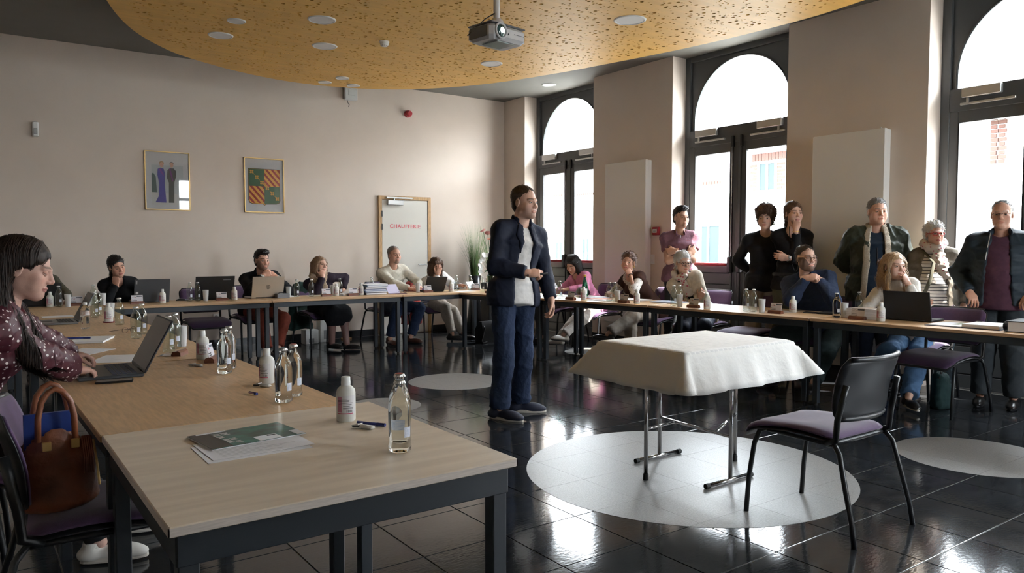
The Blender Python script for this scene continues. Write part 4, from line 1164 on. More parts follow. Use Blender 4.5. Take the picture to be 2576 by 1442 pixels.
def wristband(p, nm, m, name='watch', t=.93, r=.033, face=None):
    e, w, a = p.arm[nm]; d = unit(w - e); c = e + (w - e) * t; b = MB(); u = unit(np.cross(d, (0, 0, 1))); v = np.cross(d, u); n = 18
    b.tube([tuple(c + (u * math.cos(q) + v * math.sin(q)) * r * p.S) for q in [2 * math.pi * k / n for k in range(n + 1)]], .005, n=6)
    if face is not None:
        f = unit(np.array(face, float)); f = unit(f - d * (f @ d)); k = c + f * r * p.S; s2 = np.cross(d, f)
        b.rings([[tuple(k + (d * math.cos(q) + s2 * math.sin(q)) * .017 + f * hh) for q in [2 * math.pi * j / 14 for j in range(14)]] for hh in (-.002, .006)])
    return p.part(b, name, m)
def earring(p, m, sides=(1, -1), r=.013):
    for sg in sides:
        b = MB(); b.tube([tuple(p.hl((sg * .083, -.006 + r * math.cos(a), -.048 + r * math.sin(a))) ) for a in [2 * math.pi * k / 12 for k in range(13)]], .0022, n=5); p.part(b, 'earring', m)
def folded():
    return {'R': dict(wrist=lambda s: s.ch(-.085, .165 + s.o.get('belly', 0), -.115), pole=lambda s: s.srt * .8 - s.up * .8 - s.fw2 * .15, fwd=lambda s: -s.srt * .8 + s.up * .55 - s.fw2 * .25, back=lambda s: s.fw2 - s.srt * .4, pose='relaxed'),
            'L': dict(wrist=lambda s: s.ch(.085, .190 + s.o.get('belly', 0), -.075), pole=lambda s: -s.srt * .8 - s.up * .8 - s.fw2 * .15, fwd=lambda s: s.srt * .85 - s.fw2 * .5 - s.up * .1, back=lambda s: s.fw2 + s.srt * .3, pose='relaxed')}
def behind():
    return {n: dict(wrist=(lambda sg: lambda s: s.ch(sg * .07, -.14, -.30))(sg), pole=(lambda sg: lambda s: s.srt * sg * 1.0 - s.fw2 * .55)(sg), pose='relaxed', fwd=(lambda sg: lambda s: -s.srt * sg - s.up * .4)(sg), back=lambda s: -s.fw2) for n, sg in (('R', 1), ('L', -1))}
def stand(feet, toe=None, S=1.0):
    d = {}
    for n, f in zip('RL', feet):
        d[n] = dict(ankle=(f[0], f[1], .085 * S))
        if toe is not None: d[n]['toe'] = tuple(toe)
    return d

# --- the speaker
hd = (3.575, 4.80, 1.700)
pr = Person('person in an open navy blazer and white T-shirt standing with a clicker', hd, (3.50, 4.86, .985), look(hd, 48, -.06), body=look(hd, 34), sit=False, size=1.03, res=.0095, handh=.0045,
    skin=SK['fair'], hairmat=H_dark, hair=dict(style='crop', thick=.007, hairline=.012, curl=(.002, 90), hairh=.0045, facew=.115, open=.004), headopt=dict(h=.0038, haircol=(.05, .03, .02), stubble=.30, mouth=.0022, fat=.35, iris=(.05, .06, .07)),
    arms={'R': dict(wrist=(3.445, 4.60, 1.155), pole=lambda s: s.srt * .8 - s.up - s.fw2 * .7, fwd=(.75, -.62, .02), back=(-.35, -.5, .75), pose='grip'),
          'L': dict(wrist=(3.79, 4.74, .925), pole=lambda s: -s.srt * .5 - s.fw2 * .9, fwd=(.06, -.10, -1), back=(.75, -.2, 0), pose='relaxed')},
    legs=dict(R=dict(ankle=(3.355, 4.845, .085), toe=(.42, -.90, 0)), L=dict(ankle=(3.635, 4.955, .085), toe=(.80, -.60, 0))))
pr.top('t_shirt', C_white, .008, .5, .05, .066, .012, low=.075, ripple=.0008)
pr.top('blazer', C_navy, .024, 1.95, .05, .070, .02, open=(.030, .085, .16), low=.10, ripple=.0010, flare=.004, trim=('lapel', C_navy, .060, .45, .010))
collar(pr, C_navy, .072, .028, .010, 125)
pr.trousers(C_jeans, .013, 1.99, .022, 'jeans', ripple=.0016)
pr.shoes(S_navy, True, msole=M_solew, size=1.06)
bt = MB()
for k in range(2):
    q = pr.arm['R'][1] + (pr.arm['R'][0] - pr.arm['R'][1]) * (.06 + .035 * k) + V(.0, -.04, -.02); bt.box(tuple(q - .006), tuple(q + .006), c=.002)
pr.part(bt, 'cuff_button', M_gasket)

# --- woman typing at the near table
hd = (.185, 3.60, 1.262)
fgw = Person('person in a polka-dot blouse typing on a laptop at the near table', hd, (-.10, 3.74, .55), (.96, -.24, -.30), body=(.97, -.10), fem=True, res=.0085, handh=.0036, slouch=-.02,
    skin=(.60, .38, .31), hairmat=hairmat('long_dark_hair', (.040, .022, .016), (.009, .006, .005), .55), hair=dict(style='long', length=.36, thick=.012, fall=.035, hairh=.0042, locks=7500, lockw=.0021, fluff=.0014, curl=(.0026, 75), open=-.004, hairline=.0, tuck=True, facew=.112, part=.0),
    headopt=dict(h=.0027, haircol=(.045, .028, .02), lid=.92, gaze=(.0, 1, -.65), brow=.0042, lips=(.42, .16, .15)),
    arms={'R': dict(wrist=(.365, 3.86, .800), pole=(-.35, -.75, -.75), fwd=(.95, .30, -.10), back=(0, -.1, 1), pose='typing'),
          'L': dict(wrist=(.395, 4.17, .822), pole=(-.3, .8, -.7), fwd=(1, .0, -.16), back=(0, .1, 1), pose='typing')},
    legs=dict(R=dict(ankle=(.42, 3.60, .09), toe=(.95, -.30, 0)), L=dict(ankle=(.58, 3.90, .09), toe=(.95, -.25, 0))))
M_polka = dotted('burgundy_polka_dots', (.060, .010, .018), (.72, .66, .64), 46, .25, .55, .8)
fgw.top('blouse', M_polka, .024, 1.90, .10, .060, .01, flare=.016, ripple=.0022)
F = Field(fgw.lo, fgw.hi, .0075)
for nm in 'RL':
    e, w, a = fgw.arm[nm]; F.cone(e + (w - e) * .30, e + (w - e) * .84, .056, .060, .03)
    F.cone(e + (w - e) * .82, e + (w - e) * .93, .050, .036, .02, cut=1)
fgw.fin(F, 'puff_sleeves', M_polka, .002)
fgw.trousers(C_black, .012, 1.95, 0)
fgw.shoes(S_white, True, msole=M_solew)

# --- back table
TB = .80
def rest(x, y, z=.785): return (x, y, z)
ph = (.62, 9.68, 1.20)
p = Person('person in an olive top behind a black laptop at the back table corner', ph, (.60, 9.90, .56), look(ph, 10), body=(.1, -1), fem=True, res=.016, skin=SK['mid'], hairmat=H_dark, hair=dict(style='bob', length=.10), headopt=dict(h=.008),
    arms={'R': dict(wrist=(.45, 9.35, .80), pose='relaxed'), 'L': dict(wrist=(.86, 9.32, .80), pole=(.8, .3, -.8), pose='relaxed')})
p.top('olive_shirt', C_olive, .016, 1.4); p.trousers(C_black); p.shoes(L_black)

ph = (1.345, 9.43, 1.135)
p = Person('person in a black jumper resting the cheek on a fist behind a grey laptop', ph, (1.46, 9.86, .55), look(ph, 22, -.22), headup=(-.22, 0, 1), body=(-.12, -1), fem=True, res=.013, handh=.006, skin=SK['warm'], hairmat=H_black,
    hair=dict(style='tied', thick=.006, tail=.16, hairh=.006, curl=(.0015, 60), open=.002), headopt=dict(h=.0055, haircol=(.02, .015, .012), lid=.6, gaze=(.1, 1, -.35), lips=(.36, .10, .10)),
    arms={'R': dict(wrist=lambda s: s.hl((.062, .062, -.185)), pole=(-.5, -.2, -1), fwd=lambda s: s.hl((.05, .035, -.05)) - s.hl((.062, .062, -.185)), back=lambda s: s.R @ V(.6, .7, 0), pose='fist'),
          'L': dict(wrist=rest(1.55, 9.24), pole=(.9, .1, -.6), fwd=(-.8, -.4, 0), pose='relaxed')})
p.top('black_jumper', C_black, .018, 1.93, .10, .064, .03); p.trousers(C_black); p.shoes(L_black)

ph = (2.965, 9.45, 1.185)
p = Person('person in a black blazer with clasped hands behind the silver laptop', ph, (2.98, 9.86, .57), look(ph, 26, -.05), body=(.10, -1), res=.013, handh=.006, shoulder=1.05, skin=SK['warm'], hairmat=H_black, twist=0,
    hair=dict(style='quiff', thick=.007, curl=(.0055, 95), hairh=.0055), headopt=dict(h=.0055, haircol=(.02, .015, .012), beard=(.55, (.05, .03, .022)), brow=.006),
    arms={'R': dict(wrist=lambda s: s.hl((.05, .135, -.175)), pole=(-.9, -.1, -1), fwd=(.9, -.15, .42), back=(-.1, -1, .35), pose='laced'),
          'L': dict(wrist=lambda s: s.hl((-.125, .115, -.195)), pole=(.9, -.1, -1), fwd=(-.9, -.1, .45), back=(.1, -1, .35), pose='laced')},
    legs=dict(R=dict(ankle=(2.95, 9.25, .09), toe=(0, -1, 0)), L=dict(ankle=(3.10, 9.30, .09), toe=(.5, -.9, 0), pole=(.7, -.6, .5))))
p.top('white_shirt', C_white, .012, 1.99, .04, .060, .02, collar=.0); p.top('black_blazer', C_black, .021, 1.90, .08, .068, .03, open=(.034, .05, .40), flare=.004, trim=('lapel', C_black, .045, .30, .006)); collar(p, C_black, .072, .026)
p.trousers(C_rust); p.shoes(L_black)
wristband(p, 'L', M_darkmetal, r=.031)

ph = (3.72, 9.46, 1.112)
p = Person('person in a dark jacket and beige scarf leaning the face on a hand', ph, (3.90, 9.84, .55), look(ph, 38, .14), headup=(.16, 0, 1), body=(.08, -1), fem=True, res=.013, handh=.006, skin=SK['fair'], hairmat=H_light,
    hair=dict(style='bob', length=.105, thick=.008, hairh=.0055, part=-.01, locklen=.7), headopt=dict(h=.0055, haircol=(.20, .12, .07), browcol=(.25, .15, .1), lid=.5, mouth=.0015),
    arms={'R': dict(wrist=lambda s: s.hl((.045, .112, -.165)), pole=(-.35, -.3, -1), fwd=lambda s: s.hl((.030, .085, -.05)) - s.hl((.045, .112, -.165)), back=lambda s: s.R @ V(.4, .9, 0), pose='cheek'),
          'L': dict(wrist=(4.02, 9.44, .79), pole=(1, .35, .0), fwd=(-.7, -.5, -.1), pose='fist')},
    legs=dict(R=dict(ankle=(3.86, 9.45, .10), toe=(.4, -.9, 0)), L=dict(ankle=(4.02, 9.34, .09), toe=(.75, -.6, 0))))
p.top('dark_jacket', C_plum, .020, 1.93, .10, .068, .03, flare=.003); scarf(p, cloth('beige_scarf', (.48, .36, .26), nscale=60, noise=.4), ((-.05, .30), (.0, .26)), .034, .078)
p.skirt(C_black); p.shoes(L_black)
F = Field(p.lo, p.hi, .011)
for n in 'RL': p.add_leg(F, n, .002, 2.0)
F.half((0, 0, .42), (0, 0, 1)); p.fin(F, 'tights', C_hose, 0)

ph = (4.84, 9.56, 1.242)
p = Person('person in a cream jumper with both forearms on the back table', ph, (4.90, 9.84, .57), look(ph, 32, .0), body=(.12, -1), res=.013, handh=.006, build=1.02, skin=SK['warm'], hairmat=H_grey,
    hair=dict(style='crop', thick=.003, curl=(.001, 90), hairh=.0055), headopt=dict(h=.0055, haircol=(.12, .11, .10), beard=(.55, (.20, .17, .15)), goatee=True, fat=.15, scalp=(.6, (.12, .11, .10))),
    arms={'R': dict(wrist=rest(4.90, 9.20), pole=(-.9, .1, -.6), fwd=(1, -.05, 0), pose='flat'), 'L': dict(wrist=rest(5.06, 9.26, .80), pole=(.9, .1, -.5), fwd=(-.6, -.3, .2), pose='relaxed')},
    legs=dict(R=dict(ankle=(4.69, 9.42, .09), toe=(0, -1, 0)), L=dict(ankle=(5.03, 9.45, .09), toe=(.4, -.9, 0), pole=(.6, -.6, .6))))
p.top('cream_jumper', C_cream, .018, 1.90, .10, .062, .01, ripple=.0015); p.trousers(C_jeans); p.shoes(L_brown)

ph = (5.46, 9.47, 1.078)
p = Person('person in a white and navy striped top hiding the eyes behind a hand', ph, (5.62, 9.86, .55), look(ph, 30, -.25), body=(.10, -1), fem=True, res=.013, handh=.006, skin=SK['mid'], hairmat=H_brown,
    hair=dict(style='bob', length=.13, thick=.010, hairh=.0055, fringe=True), headopt=dict(h=.0055, haircol=(.08, .04, .025), lid=.8),
    arms={'R': dict(wrist=lambda s: s.hl((.030, .128, -.105)), pole=(-.2, -.3, -1), fwd=lambda s: s.hl((.012, .118, .02)) - s.hl((.030, .128, -.105)), back=lambda s: s.R @ V(.1, 1, .1), pose='flat'),
          'L': dict(wrist=(5.78, 9.34, .80), pole=(.9, .1, -.6), fwd=(.5, -.8, .1), back=(.3, 0, 1), pose='relaxed')},
    legs=dict(R=dict(ankle=(5.62, 9.30, .10), toe=(.7, -.7, 0)), L=dict(ankle=(5.76, 9.22, .10), toe=(.8, -.6, 0))))
p.top('striped_top', banded('navy_white_stripes', ((.70, .69, .68), (.05, .07, .16)), 2, .030, .62), .018, 1.97, .10, .062, .01)
F = Field(p.lo, p.hi, .012); q = p.chest + p.up * .06
F.loft(q - p.up * .02, p.neck - p.up * .04, p.srt, .158, .135, .118, .095, .04, cut=2)
for sg, nm in ((1, 'R'), (-1, 'L')): F.cone(p.neck - p.up * .05, p.sh[nm], .07, .071, .03); F.cone(p.sh[nm], p.sh[nm] + (p.arm[nm][0] - p.sh[nm]) * .75, .071, .066, .03, cut=1)
F.ell(p.neck + p.up * .03 + p.fw2 * .03, (.062, .072, .055), np.stack([p.srt, p.fw2, p.up], 1), k=.01, op='-'); F.half(p.neck + p.up * .05, p.up); p.fin(F, 'white_yoke', C_white, .001)
p.trousers(C_tan); p.shoes(L_black)

# --- window-side table
def rowbody(d=0): return (-1, -.06 + d)
ph = (6.62, 8.62, 1.09)
p = Person('person in a light grey jumper writing, half hidden behind the speaker', ph, (6.94, 8.55, .55), (-.9, -.4, -.35), body=rowbody(), res=.014, handh=.007, skin=SK['mid'], hairmat=H_dark, hair=dict(style='short'), headopt=dict(h=.006),
    arms={'R': dict(wrist=(6.30, 8.62, .80), pole=(.1, .9, -.7), pose='relaxed', fwd=(-.8, -.4, 0)), 'L': dict(wrist=(6.24, 8.02, .80), pole=(.1, -.9, -.6), pose='grip', fwd=(-.8, -.3, -.1))})
p.top('grey_jumper', C_greyknit, .018, 1.93); p.trousers(C_char); p.shoes(L_black)

ph = (6.60, 7.80, 1.115)
p = Person('person in a pink jumper looking down at papers by the window', ph, (6.95, 7.72, .55), look(ph, -32, -.62), body=rowbody(-.1), fem=True, res=.0125, handh=.006, skin=SK['mid'], hairmat=H_black,
    hair=dict(style='bob', length=.115, thick=.012, hairh=.0055, curl=(.0012, 50), part=.01, ears=False), headopt=dict(h=.0055, haircol=(.02, .016, .014), lid=.85, gaze=(0, 1, -.5)),
    arms={'R': dict(wrist=(6.42, 7.95, .79), pole=(.2, .9, -.7), fwd=(-.9, -.3, 0), pose='relaxed'), 'L': dict(wrist=(6.36, 7.62, .80), pole=(.1, -1, -.5), fwd=(-.6, .7, 0), pose='relaxed')},
    legs=dict(R=dict(ankle=(6.16, 7.62, .12), toe=(-.9, .1, .1), pole=(-.6, .0, .9)), L=dict(ankle=(6.02, 7.50, .13), toe=(-.9, .1, .15), pole=(-.6, -.3, .9))))
p.top('pink_jumper', C_pink, .018, 1.93, .10, .058, .02, vneck=(.055, .14)); p.trousers(C_grey, .010, 1.93, 0, ripple=.002); p.shoes(mat('beige_shoe', (.3, .26, .22), .5))

ph = (6.58, 6.72, 1.165)
p = Person('person in a brown vest over a floral blouse, chin on one hand', ph, (6.95, 6.62, .55), look(ph, -14, .04), headup=(.1, -.08, 1), body=rowbody(-.05), fem=True, res=.0125, handh=.0058, skin=SK['warm'], hairmat=H_auburn,
    hair=dict(style='short', thick=.016, hairh=.0055, fluff=.006), headopt=dict(h=.0052, haircol=(.12, .07, .05), fat=.25, lips=(.42, .12, .12), mouth=.001), 
    arms={'R': dict(wrist=(6.34, 6.80, .79), pole=(.2, .9, -.7), fwd=(-.4, -.8, 0), pose='relaxed'),
          'L': dict(wrist=lambda s: s.hl((-.072, .095, -.155)), pole=(-.5, -.75, -1), fwd=lambda s: s.hl((-.022, .098, -.09)) - s.hl((-.072, .095, -.155)) + V(0, 0, .02), back=lambda s: s.R @ V(-.7, .7, -.1), pose='support')},
    legs=dict(R=dict(ankle=(6.50, 6.58, .09), toe=(-1, 0, 0)), L=dict(ankle=(6.22, 6.70, .30), toe=(-.75, .55, .15), pole=(-.7, -.2, .9))))
p.top('floral_blouse', dotted('white_blouse_floral_print', (.66, .62, .58), (.10, .07, .06), 46, .26, .7, 1), .016, 1.25, .10, .055, .03, collar=0, flare=.02)
p.top('brown_vest', C_rust if False else cloth('brown_vest_wool', (.060, .026, .020)), .026, .32, .10, .082, .05, vneck=(.06, .16)); p.trousers(C_tan, .014, 1.88, .02); p.shoes(L_black)
earring(p, M_gold2, (1, -1), .016); wristband(p, 'L', L_brown, t=.96)
bb_ = MB(); q = p.ch(.085, .165, -.01); bb_.rings([[tuple(q + (p.srt * math.cos(a) + p.up * math.sin(a)) * .013 + p.fw2 * hh) for a in [2 * math.pi * k / 12 for k in range(12)]] for hh in (-.01, .004)]); p.part(bb_, 'brooch', M_gold2)

ph = (6.62, 5.88, 1.175)
p = Person('seated person in round glasses and an off-white coat with folded arms', ph, (6.92, 5.86, .56), look(ph, 26, -.10), body=look(ph, 2), fem=True, res=.0125, handh=.0058, build=1.08, skin=SK['fair'], hairmat=H_white,
    hair=dict(style='short', thick=.013, hairh=.0055, fluff=.005), headopt=dict(h=.0052, haircol=(.42, .38, .34), fat=.2, lid=.5), arms=folded(), legs=dict(R=dict(ankle=(6.48, 5.95, .09), toe=(-1, -.2, 0)), L=dict(ankle=(6.55, 5.62, .09), toe=(-.8, -.6, 0))))
glasses_obj(p.head, p.R, p.ho, M_gasket, p.root, .027, .022, .0022); p.loc([c for c in p.root.children if c.name.startswith('eyeglasses')][0])
p.top('dark_top', C_black, .012, .5, .05); p.top('off_white_coat', C_off, .024, 1.93, .12, .074, .03, open=(.03, .035, .45), ripple=.0016, trim=('lapel', C_off, .05, .3, .007)); collar(p, C_off, .078, .030)
scarf(p, dotted('floral_scarf', (.55, .50, .46), (.40, .09, .12), 26, .30, .7, 1), ((.0, .20),), .028, .074); p.trousers(C_navy); p.shoes(L_black); wristband(p, 'R', M_gold2, r=.030)

# --- people standing along the windows
def standing(label, head, deg, bodydeg, hgt, skin, hmat, hair, hopt, arms, dz=0, fem=False, feet=None, lean=(0, 0), **k):
    S = hgt / 1.78; b = look(head, bodydeg); r = (b[1], -b[0]); c = (head[0] + lean[0] - b[0] * .05, head[1] + lean[1] - b[1] * .05)
    ft = feet or ((c[0] + r[0] * .12, c[1] + r[1] * .12), (c[0] - r[0] * .12, c[1] - r[1] * .12))
    return Person(label, head, (c[0], c[1], .545 * hgt), look(head, deg, dz), body=b, sit=False, size=S / (.95 if fem else 1) ** .5, fem=fem, skin=skin, hairmat=hmat, hair=hair, headopt=hopt, arms=arms, legs=stand(ft, (b[0], b[1], 0), S), **k)
p = standing('person in a mauve polo shirt standing with folded arms by the middle window', (7.13, 6.37, 1.712), 30, 6, 1.84, SK['mid'], H_black, dict(style='quiff', thick=.006, hairh=.005, curl=(.0018, 70)), dict(h=.0048, haircol=(.02, .016, .014), stubble=.12, brow=.006), folded(), .02, res=.0115, handh=.0055, bare=True, build=1.04)
p.top('polo_shirt', C_polo, .014, .55, .06, .062, .02, flare=.006, low=.05); p.trousers(C_char); p.shoes(L_black); wristband(p, 'R', M_gasket, face=(-.5, -.8, .3))
F = Field(p.lo, p.hi, .008)
for sg in (1, -1): F.loft(p.neck - p.fw2 * .05 + p.up * .045 + p.srt * sg * .03, p.neck + p.fw2 * .085 + p.srt * sg * .05 - p.up * .035, p.up, .026, .024, .012, .010, .015, cap=.02)
p.fin(F, 'polo_collar', C_polo, 0)
zp = MB().tube([tuple(p.neck + p.fw2 * .098 - p.up * .05), tuple(p.neck + p.fw2 * .122 - p.up * .12)], .004, n=6); p.part(zp, 'zip', M_alu)
lg = text('logo', '~~', .035, mat('red_stitch', (.5, .04, .08), .7), p.root, tuple(p.ch(-.085, .132, .05) - p.root_inv), (math.radians(90), 0, math.atan2(p.srt[1], p.srt[0]) + math.pi), depth=.004)

p = standing('person in a plain black top standing with both hands behind the back', (6.98, 5.05, 1.660), -8, 8, 1.77, SK['fair'], H_brown, dict(style='curly', thick=.018, locks=1700, lockw=.0050, curl=(.0095, 85), hairh=.0055, open=-.012, hairline=-.012), dict(h=.0048, haircol=(.06, .04, .03), fem=True, lid=.45), behind(), -.06, res=.0115, build=.93)
p.top('black_top', C_black, .018, 1.95, .06, .064, .02, low=.06); p.trousers(C_tan, .02, 1.96, .02); p.shoes(S_white)

p = standing('standing person in a black jumper and long necklace, hand at the chin', (6.99, 4.712, 1.697), 26, 14, 1.80, SK['fair'], H_brown, dict(style='tied', thick=.007, hairh=.005, curl=(.002, 60), tail=.16), dict(h=.0048, haircol=(.10, .06, .04), lips=(.38, .14, .13)),
    {'R': dict(wrist=lambda s: s.hl((.035, .118, -.170)), pole=lambda s: -s.up - s.srt * .25 + s.fw2 * .1, fwd=lambda s: s.hl((.012, .098, -.05)) - s.hl((.035, .118, -.170)), back=lambda s: s.R @ V(.6, .8, 0), pose='cheek'),
     'L': dict(wrist=lambda s: s.ch(.10, .20, -.13), pole=lambda s: -s.srt * .8 - s.up, fwd=lambda s: s.srt + s.up * .15, back=lambda s: s.fw2, pose='relaxed')}, .03, fem=True, res=.0115, handh=.0055, headup=(0, 0, 1))
p.top('black_jumper', C_black, .020, 1.82, .06, .072, .05, vneck=(.05, .08)); p.trousers(mat('khaki_trousers', (.085, .085, .06), .85, noise=.3, nscale=14, bump=.2, bscale=40), .018, 1.96, .02); p.shoes(S_white)
nl = MB(); n = 22; nl.tube([tuple(p.neck + p.srt * (.055 * math.cos(math.pi * t)) + p.fw2 * (.12 + .05 * math.sin(math.pi * t)) - p.up * (.46 * math.sin(math.pi * t) - .02)) for t in [k / n for k in range(n + 1)]], .004, n=6); p.part(nl, 'necklace', M_gasket)
wristband(p, 'R', M_gold2, 'bracelet', .92, .031); wristband(p, 'L', M_alu, 'watch', .95, .031, face=(-.5, -.8, .2)); bl = MB().box((-.15, -.105, -.02), (.15, .105, .02), c=.01)
bl = MB(); n = 24; bl.tube([tuple(p.pel + p.up * .085 + p.rt * .180 * math.cos(a) + p.fw * .135 * math.sin(a)) for a in [2 * math.pi * k / n for k in range(n + 1)]], .016, n=6, flat=1.2); p.part(bl, 'belt', L_black)

p = standing('person in a fleece-lined dark green jacket standing by the radiator', (6.99, 3.817, 1.683), 18, 4, 1.80, SK['warm'], H_grey, dict(style='crop', thick=.009, curl=(.003, 80), hairh=.005), dict(h=.0045, haircol=(.14, .13, .12), fat=.45, brow=.006, lid=.45), behind(), .0, res=.011, build=1.16, belly=.05, shoulder=1.1)
p.top('dark_sweater', cloth('navy_sweater', (.014, .024, .042)), .018, 1.0, .06, .066, .02, low=.10); p.top('quilted_jacket', C_quilt, .036, 1.98, .06, .075, .01, open=(.055, .085, .05), low=.14, ripple=.0028, flare=.008, trim=('fleece_lining', C_fleece, .052, .05, .010)); collar(p, C_fleece, .082, .036, .016, 140, 'fleece_collar'); p.trousers(C_jeans, .02, 1.97, .02); p.shoes(L_black)
zp = MB().tube([tuple(p.neck + p.fw2 * .13 - p.up * .10), tuple(p.waist + p.fw2 * .238)], .003, n=6); p.part(zp, 'zip', M_darkmetal)

ph = (6.47, 4.22, 1.245)
p = Person('seated person in a navy jumper and glasses, hands clasped under the chin', ph, (6.86, 4.22, .57), look(ph, 32, .02), body=(-.92, -.32), res=.0115, handh=.0052, build=1.14, belly=.05, shoulder=1.10, skin=SK['fair'], hairmat=H_dark,
    hair=dict(style='crop', thick=.007, hairh=.005, curl=(.002, 80)), headopt=dict(h=.0045, haircol=(.06, .045, .035), beard=(.80, (.060, .042, .032)), fat=.3, brow=.0055),
    arms={'R': dict(wrist=lambda s: s.hl((.075, .125, -.185)), pole=(-.3, .5, -1), fwd=(.32, -.86, .20), back=(-.6, .0, .75), pose='laced'),
          'L': dict(wrist=lambda s: s.hl((-.055, .120, -.200)), pole=(-.35, -.85, -1), fwd=(-.25, .85, .30), back=(-.75, -.1, .6), pose='laced')},
    legs=dict(R=dict(ankle=(6.30, 4.45, .09), toe=(-1, .1, 0), pole=(-.8, .5, .6)), L=dict(ankle=(6.10, 3.90, .09), toe=(-.9, -.3, 0), pole=(-.8, -.3, .6))))
glasses_obj(p.head, p.R, p.ho, mat('tortoiseshell', (.08, .03, .015), .3), p.root, .025, .019, .0018); p.loc([c for c in p.root.children if c.name.startswith('eyeglasses')][0])
p.top('navy_jumper', C_navyk, .020, 1.95, .11, .060, .0, ripple=.0018); p.trousers(C_green, .014); p.shoes(L_black)

ph = (6.56, 3.42, 1.182)
p = Person('person in a white polo-neck jumper with a hand over the mouth', ph, (6.90, 3.42, .56), look(ph, 34, .0), body=look(ph, 8), fem=True, res=.011, handh=.005, skin=SK['fair'], hairmat=H_blond,
    hair=dict(style='long', length=.21, thick=.007, hairh=.005, curl=(.002, 55), fall=.03, part=.012, ears=True), headopt=dict(h=.0045, haircol=(.22, .14, .08), browcol=(.20, .12, .08), lid=.4),
    arms={'R': dict(wrist=rest(6.34, 3.52), pole=(.2, .9, -.7), fwd=(-.2, -.9, 0), pose='relaxed'),
          'L': dict(wrist=lambda s: s.hl((-.048, .128, -.150)), pole=(-.4, -.6, -1), fwd=lambda s: s.hl((-.012, .112, -.045)) - s.hl((-.048, .128, -.150)), back=lambda s: s.R @ V(-.5, .85, 0), pose='cheek')},
    legs=dict(R=dict(ankle=(6.40, 3.55, .09), toe=(-1, .1, 0)), L=dict(ankle=(6.28, 3.13, .10), toe=(-.65, -.75, 0), pole=(-.6, -.5, .7))))
p.top('polo_neck', cloth('white_knit', (.70, .66, .60), bscale=60, bump=.35), .018, 1.92, .10, collar=.42); p.trousers(C_blue, .014, 1.93, .016, 'jeans', ripple=.002); p.shoes(L_black, True, msole=M_solew); earring(p, M_alu, (1,), .016)

p = standing('standing person in red glasses, black-striped top and printed scarf', (7.22, 3.40, 1.470), 22, 2, 1.58, SK['warm'], H_white, dict(style='short', thick=.015, hairh=.005, fluff=.006), dict(h=.0042, haircol=(.35, .32, .30), fat=.15, lips=(.40, .10, .10), lid=.45),
    {'R': dict(wrist=lambda s: s.ch(.10, .15, -.33), pole=lambda s: s.srt * .9 - s.fw2 * .5, fwd=lambda s: -s.srt - s.up * .2 + s.fw2 * .2, back=lambda s: s.fw2, pose='relaxed'), 'L': dict(wrist=lambda s: s.ch(-.24, .02, -.36), pose='relaxed')}, .03, fem=True, feet=((7.20, 3.52), (7.32, 3.33)), res=.0105, handh=.005, build=1.12, belly=.04)
glasses_obj(p.head, p.R, p.ho, mat('red_acetate', (.50, .015, .03), .25), p.root, .026, .020, .0026); p.loc([c for c in p.root.children if c.name.startswith('eyeglasses')][0])
p.top('striped_top', banded('black_white_stripes', ((.66, .62, .58), (.03, .03, .035)), 2, .030, .78), .022, 1.5, .06, .060, .01, low=.14, ripple=.0012); p.top('taupe_jacket', C_taupe, .030, 1.97, .06, .085, .03, open=(.085, .115, .1), low=.10, ripple=.002)
scarf(p, dotted('printed_scarf', (.60, .54, .50), (.42, .10, .13), 34, .27, .75, 1), ((-.09, .25), (-.045, .30)), .034, .076); p.trousers(C_blue if False else cloth('faded_denim', (.075, .105, .13)), .02, 1.97, .03, 'jeans'); p.shoes(mat('beige_canvas_shoe', (.42, .36, .32), .7), True, msole=M_solew)
st = MB(); st.tube([tuple(p.neck + p.srt * .09 + p.fw2 * .06), tuple(p.ch(.0, .175, .02)), tuple(p.ch(.03, .215, -.14)), tuple(p.ch(.09, .205, -.30))], .017, n=6, flat=.25); p.part(st, 'bag_strap', C_olive)

p = standing('standing person in a dark zip jacket over an aubergine T-shirt', (7.00, 2.76, 1.620), -4, -6, 1.74, SK['warm'], H_grey, dict(style='crop', thick=.005, hairline=.030, open=.022, hairh=.0045, locks=500), dict(h=.0042, haircol=(.28, .25, .22), fat=.3, lid=.5),
    {'R': dict(wrist=lambda s: s.ch(.20, .14, -.34), pole=lambda s: s.srt * .8 - s.fw2 * .7, pose='relaxed'), 'L': dict(wrist=lambda s: s.ch(-.22, .12, -.34), pole=lambda s: -s.srt * .8 - s.fw2 * .7, pose='relaxed')}, -.03, res=.0105, handh=.005, build=1.16, belly=.06, shoulder=1.08)
glasses_obj(p.head, p.R, p.ho, M_darkmetal, p.root, .026, .017, .0013, rimless=True); p.loc([c for c in p.root.children if c.name.startswith('eyeglasses')][0])
p.top('aubergine_t_shirt', C_aub, .016, .5, .06, .066, .015, low=.12); p.top('dark_jacket', C_steel, .028, 1.97, .06, .080, .02, open=(.06, .10, .05), low=.08, ripple=.002); p.trousers(C_char, .018, 1.97, .015); p.shoes(L_black)
F = Field(p.lo, p.hi, .009)
for sg in (1, -1): F.loft(p.neck - p.fw2 * .05 + p.up * .05 + p.srt * sg * .03, p.neck + p.fw2 * .085 + p.srt * sg * .075 + p.up * .0, p.up, .030, .028, .014, .012, .015, cap=.02)
p.fin(F, 'jacket_collar', C_steel, 0)
zp = MB().tube([tuple(p.neck + p.fw2 * .10 - p.srt * -.07), tuple(p.ch(.088, .155, -.02)), tuple(p.waist + p.fw2 * .20 + p.srt * .098)], .003, n=6); p.part(zp, 'zip', M_alu)

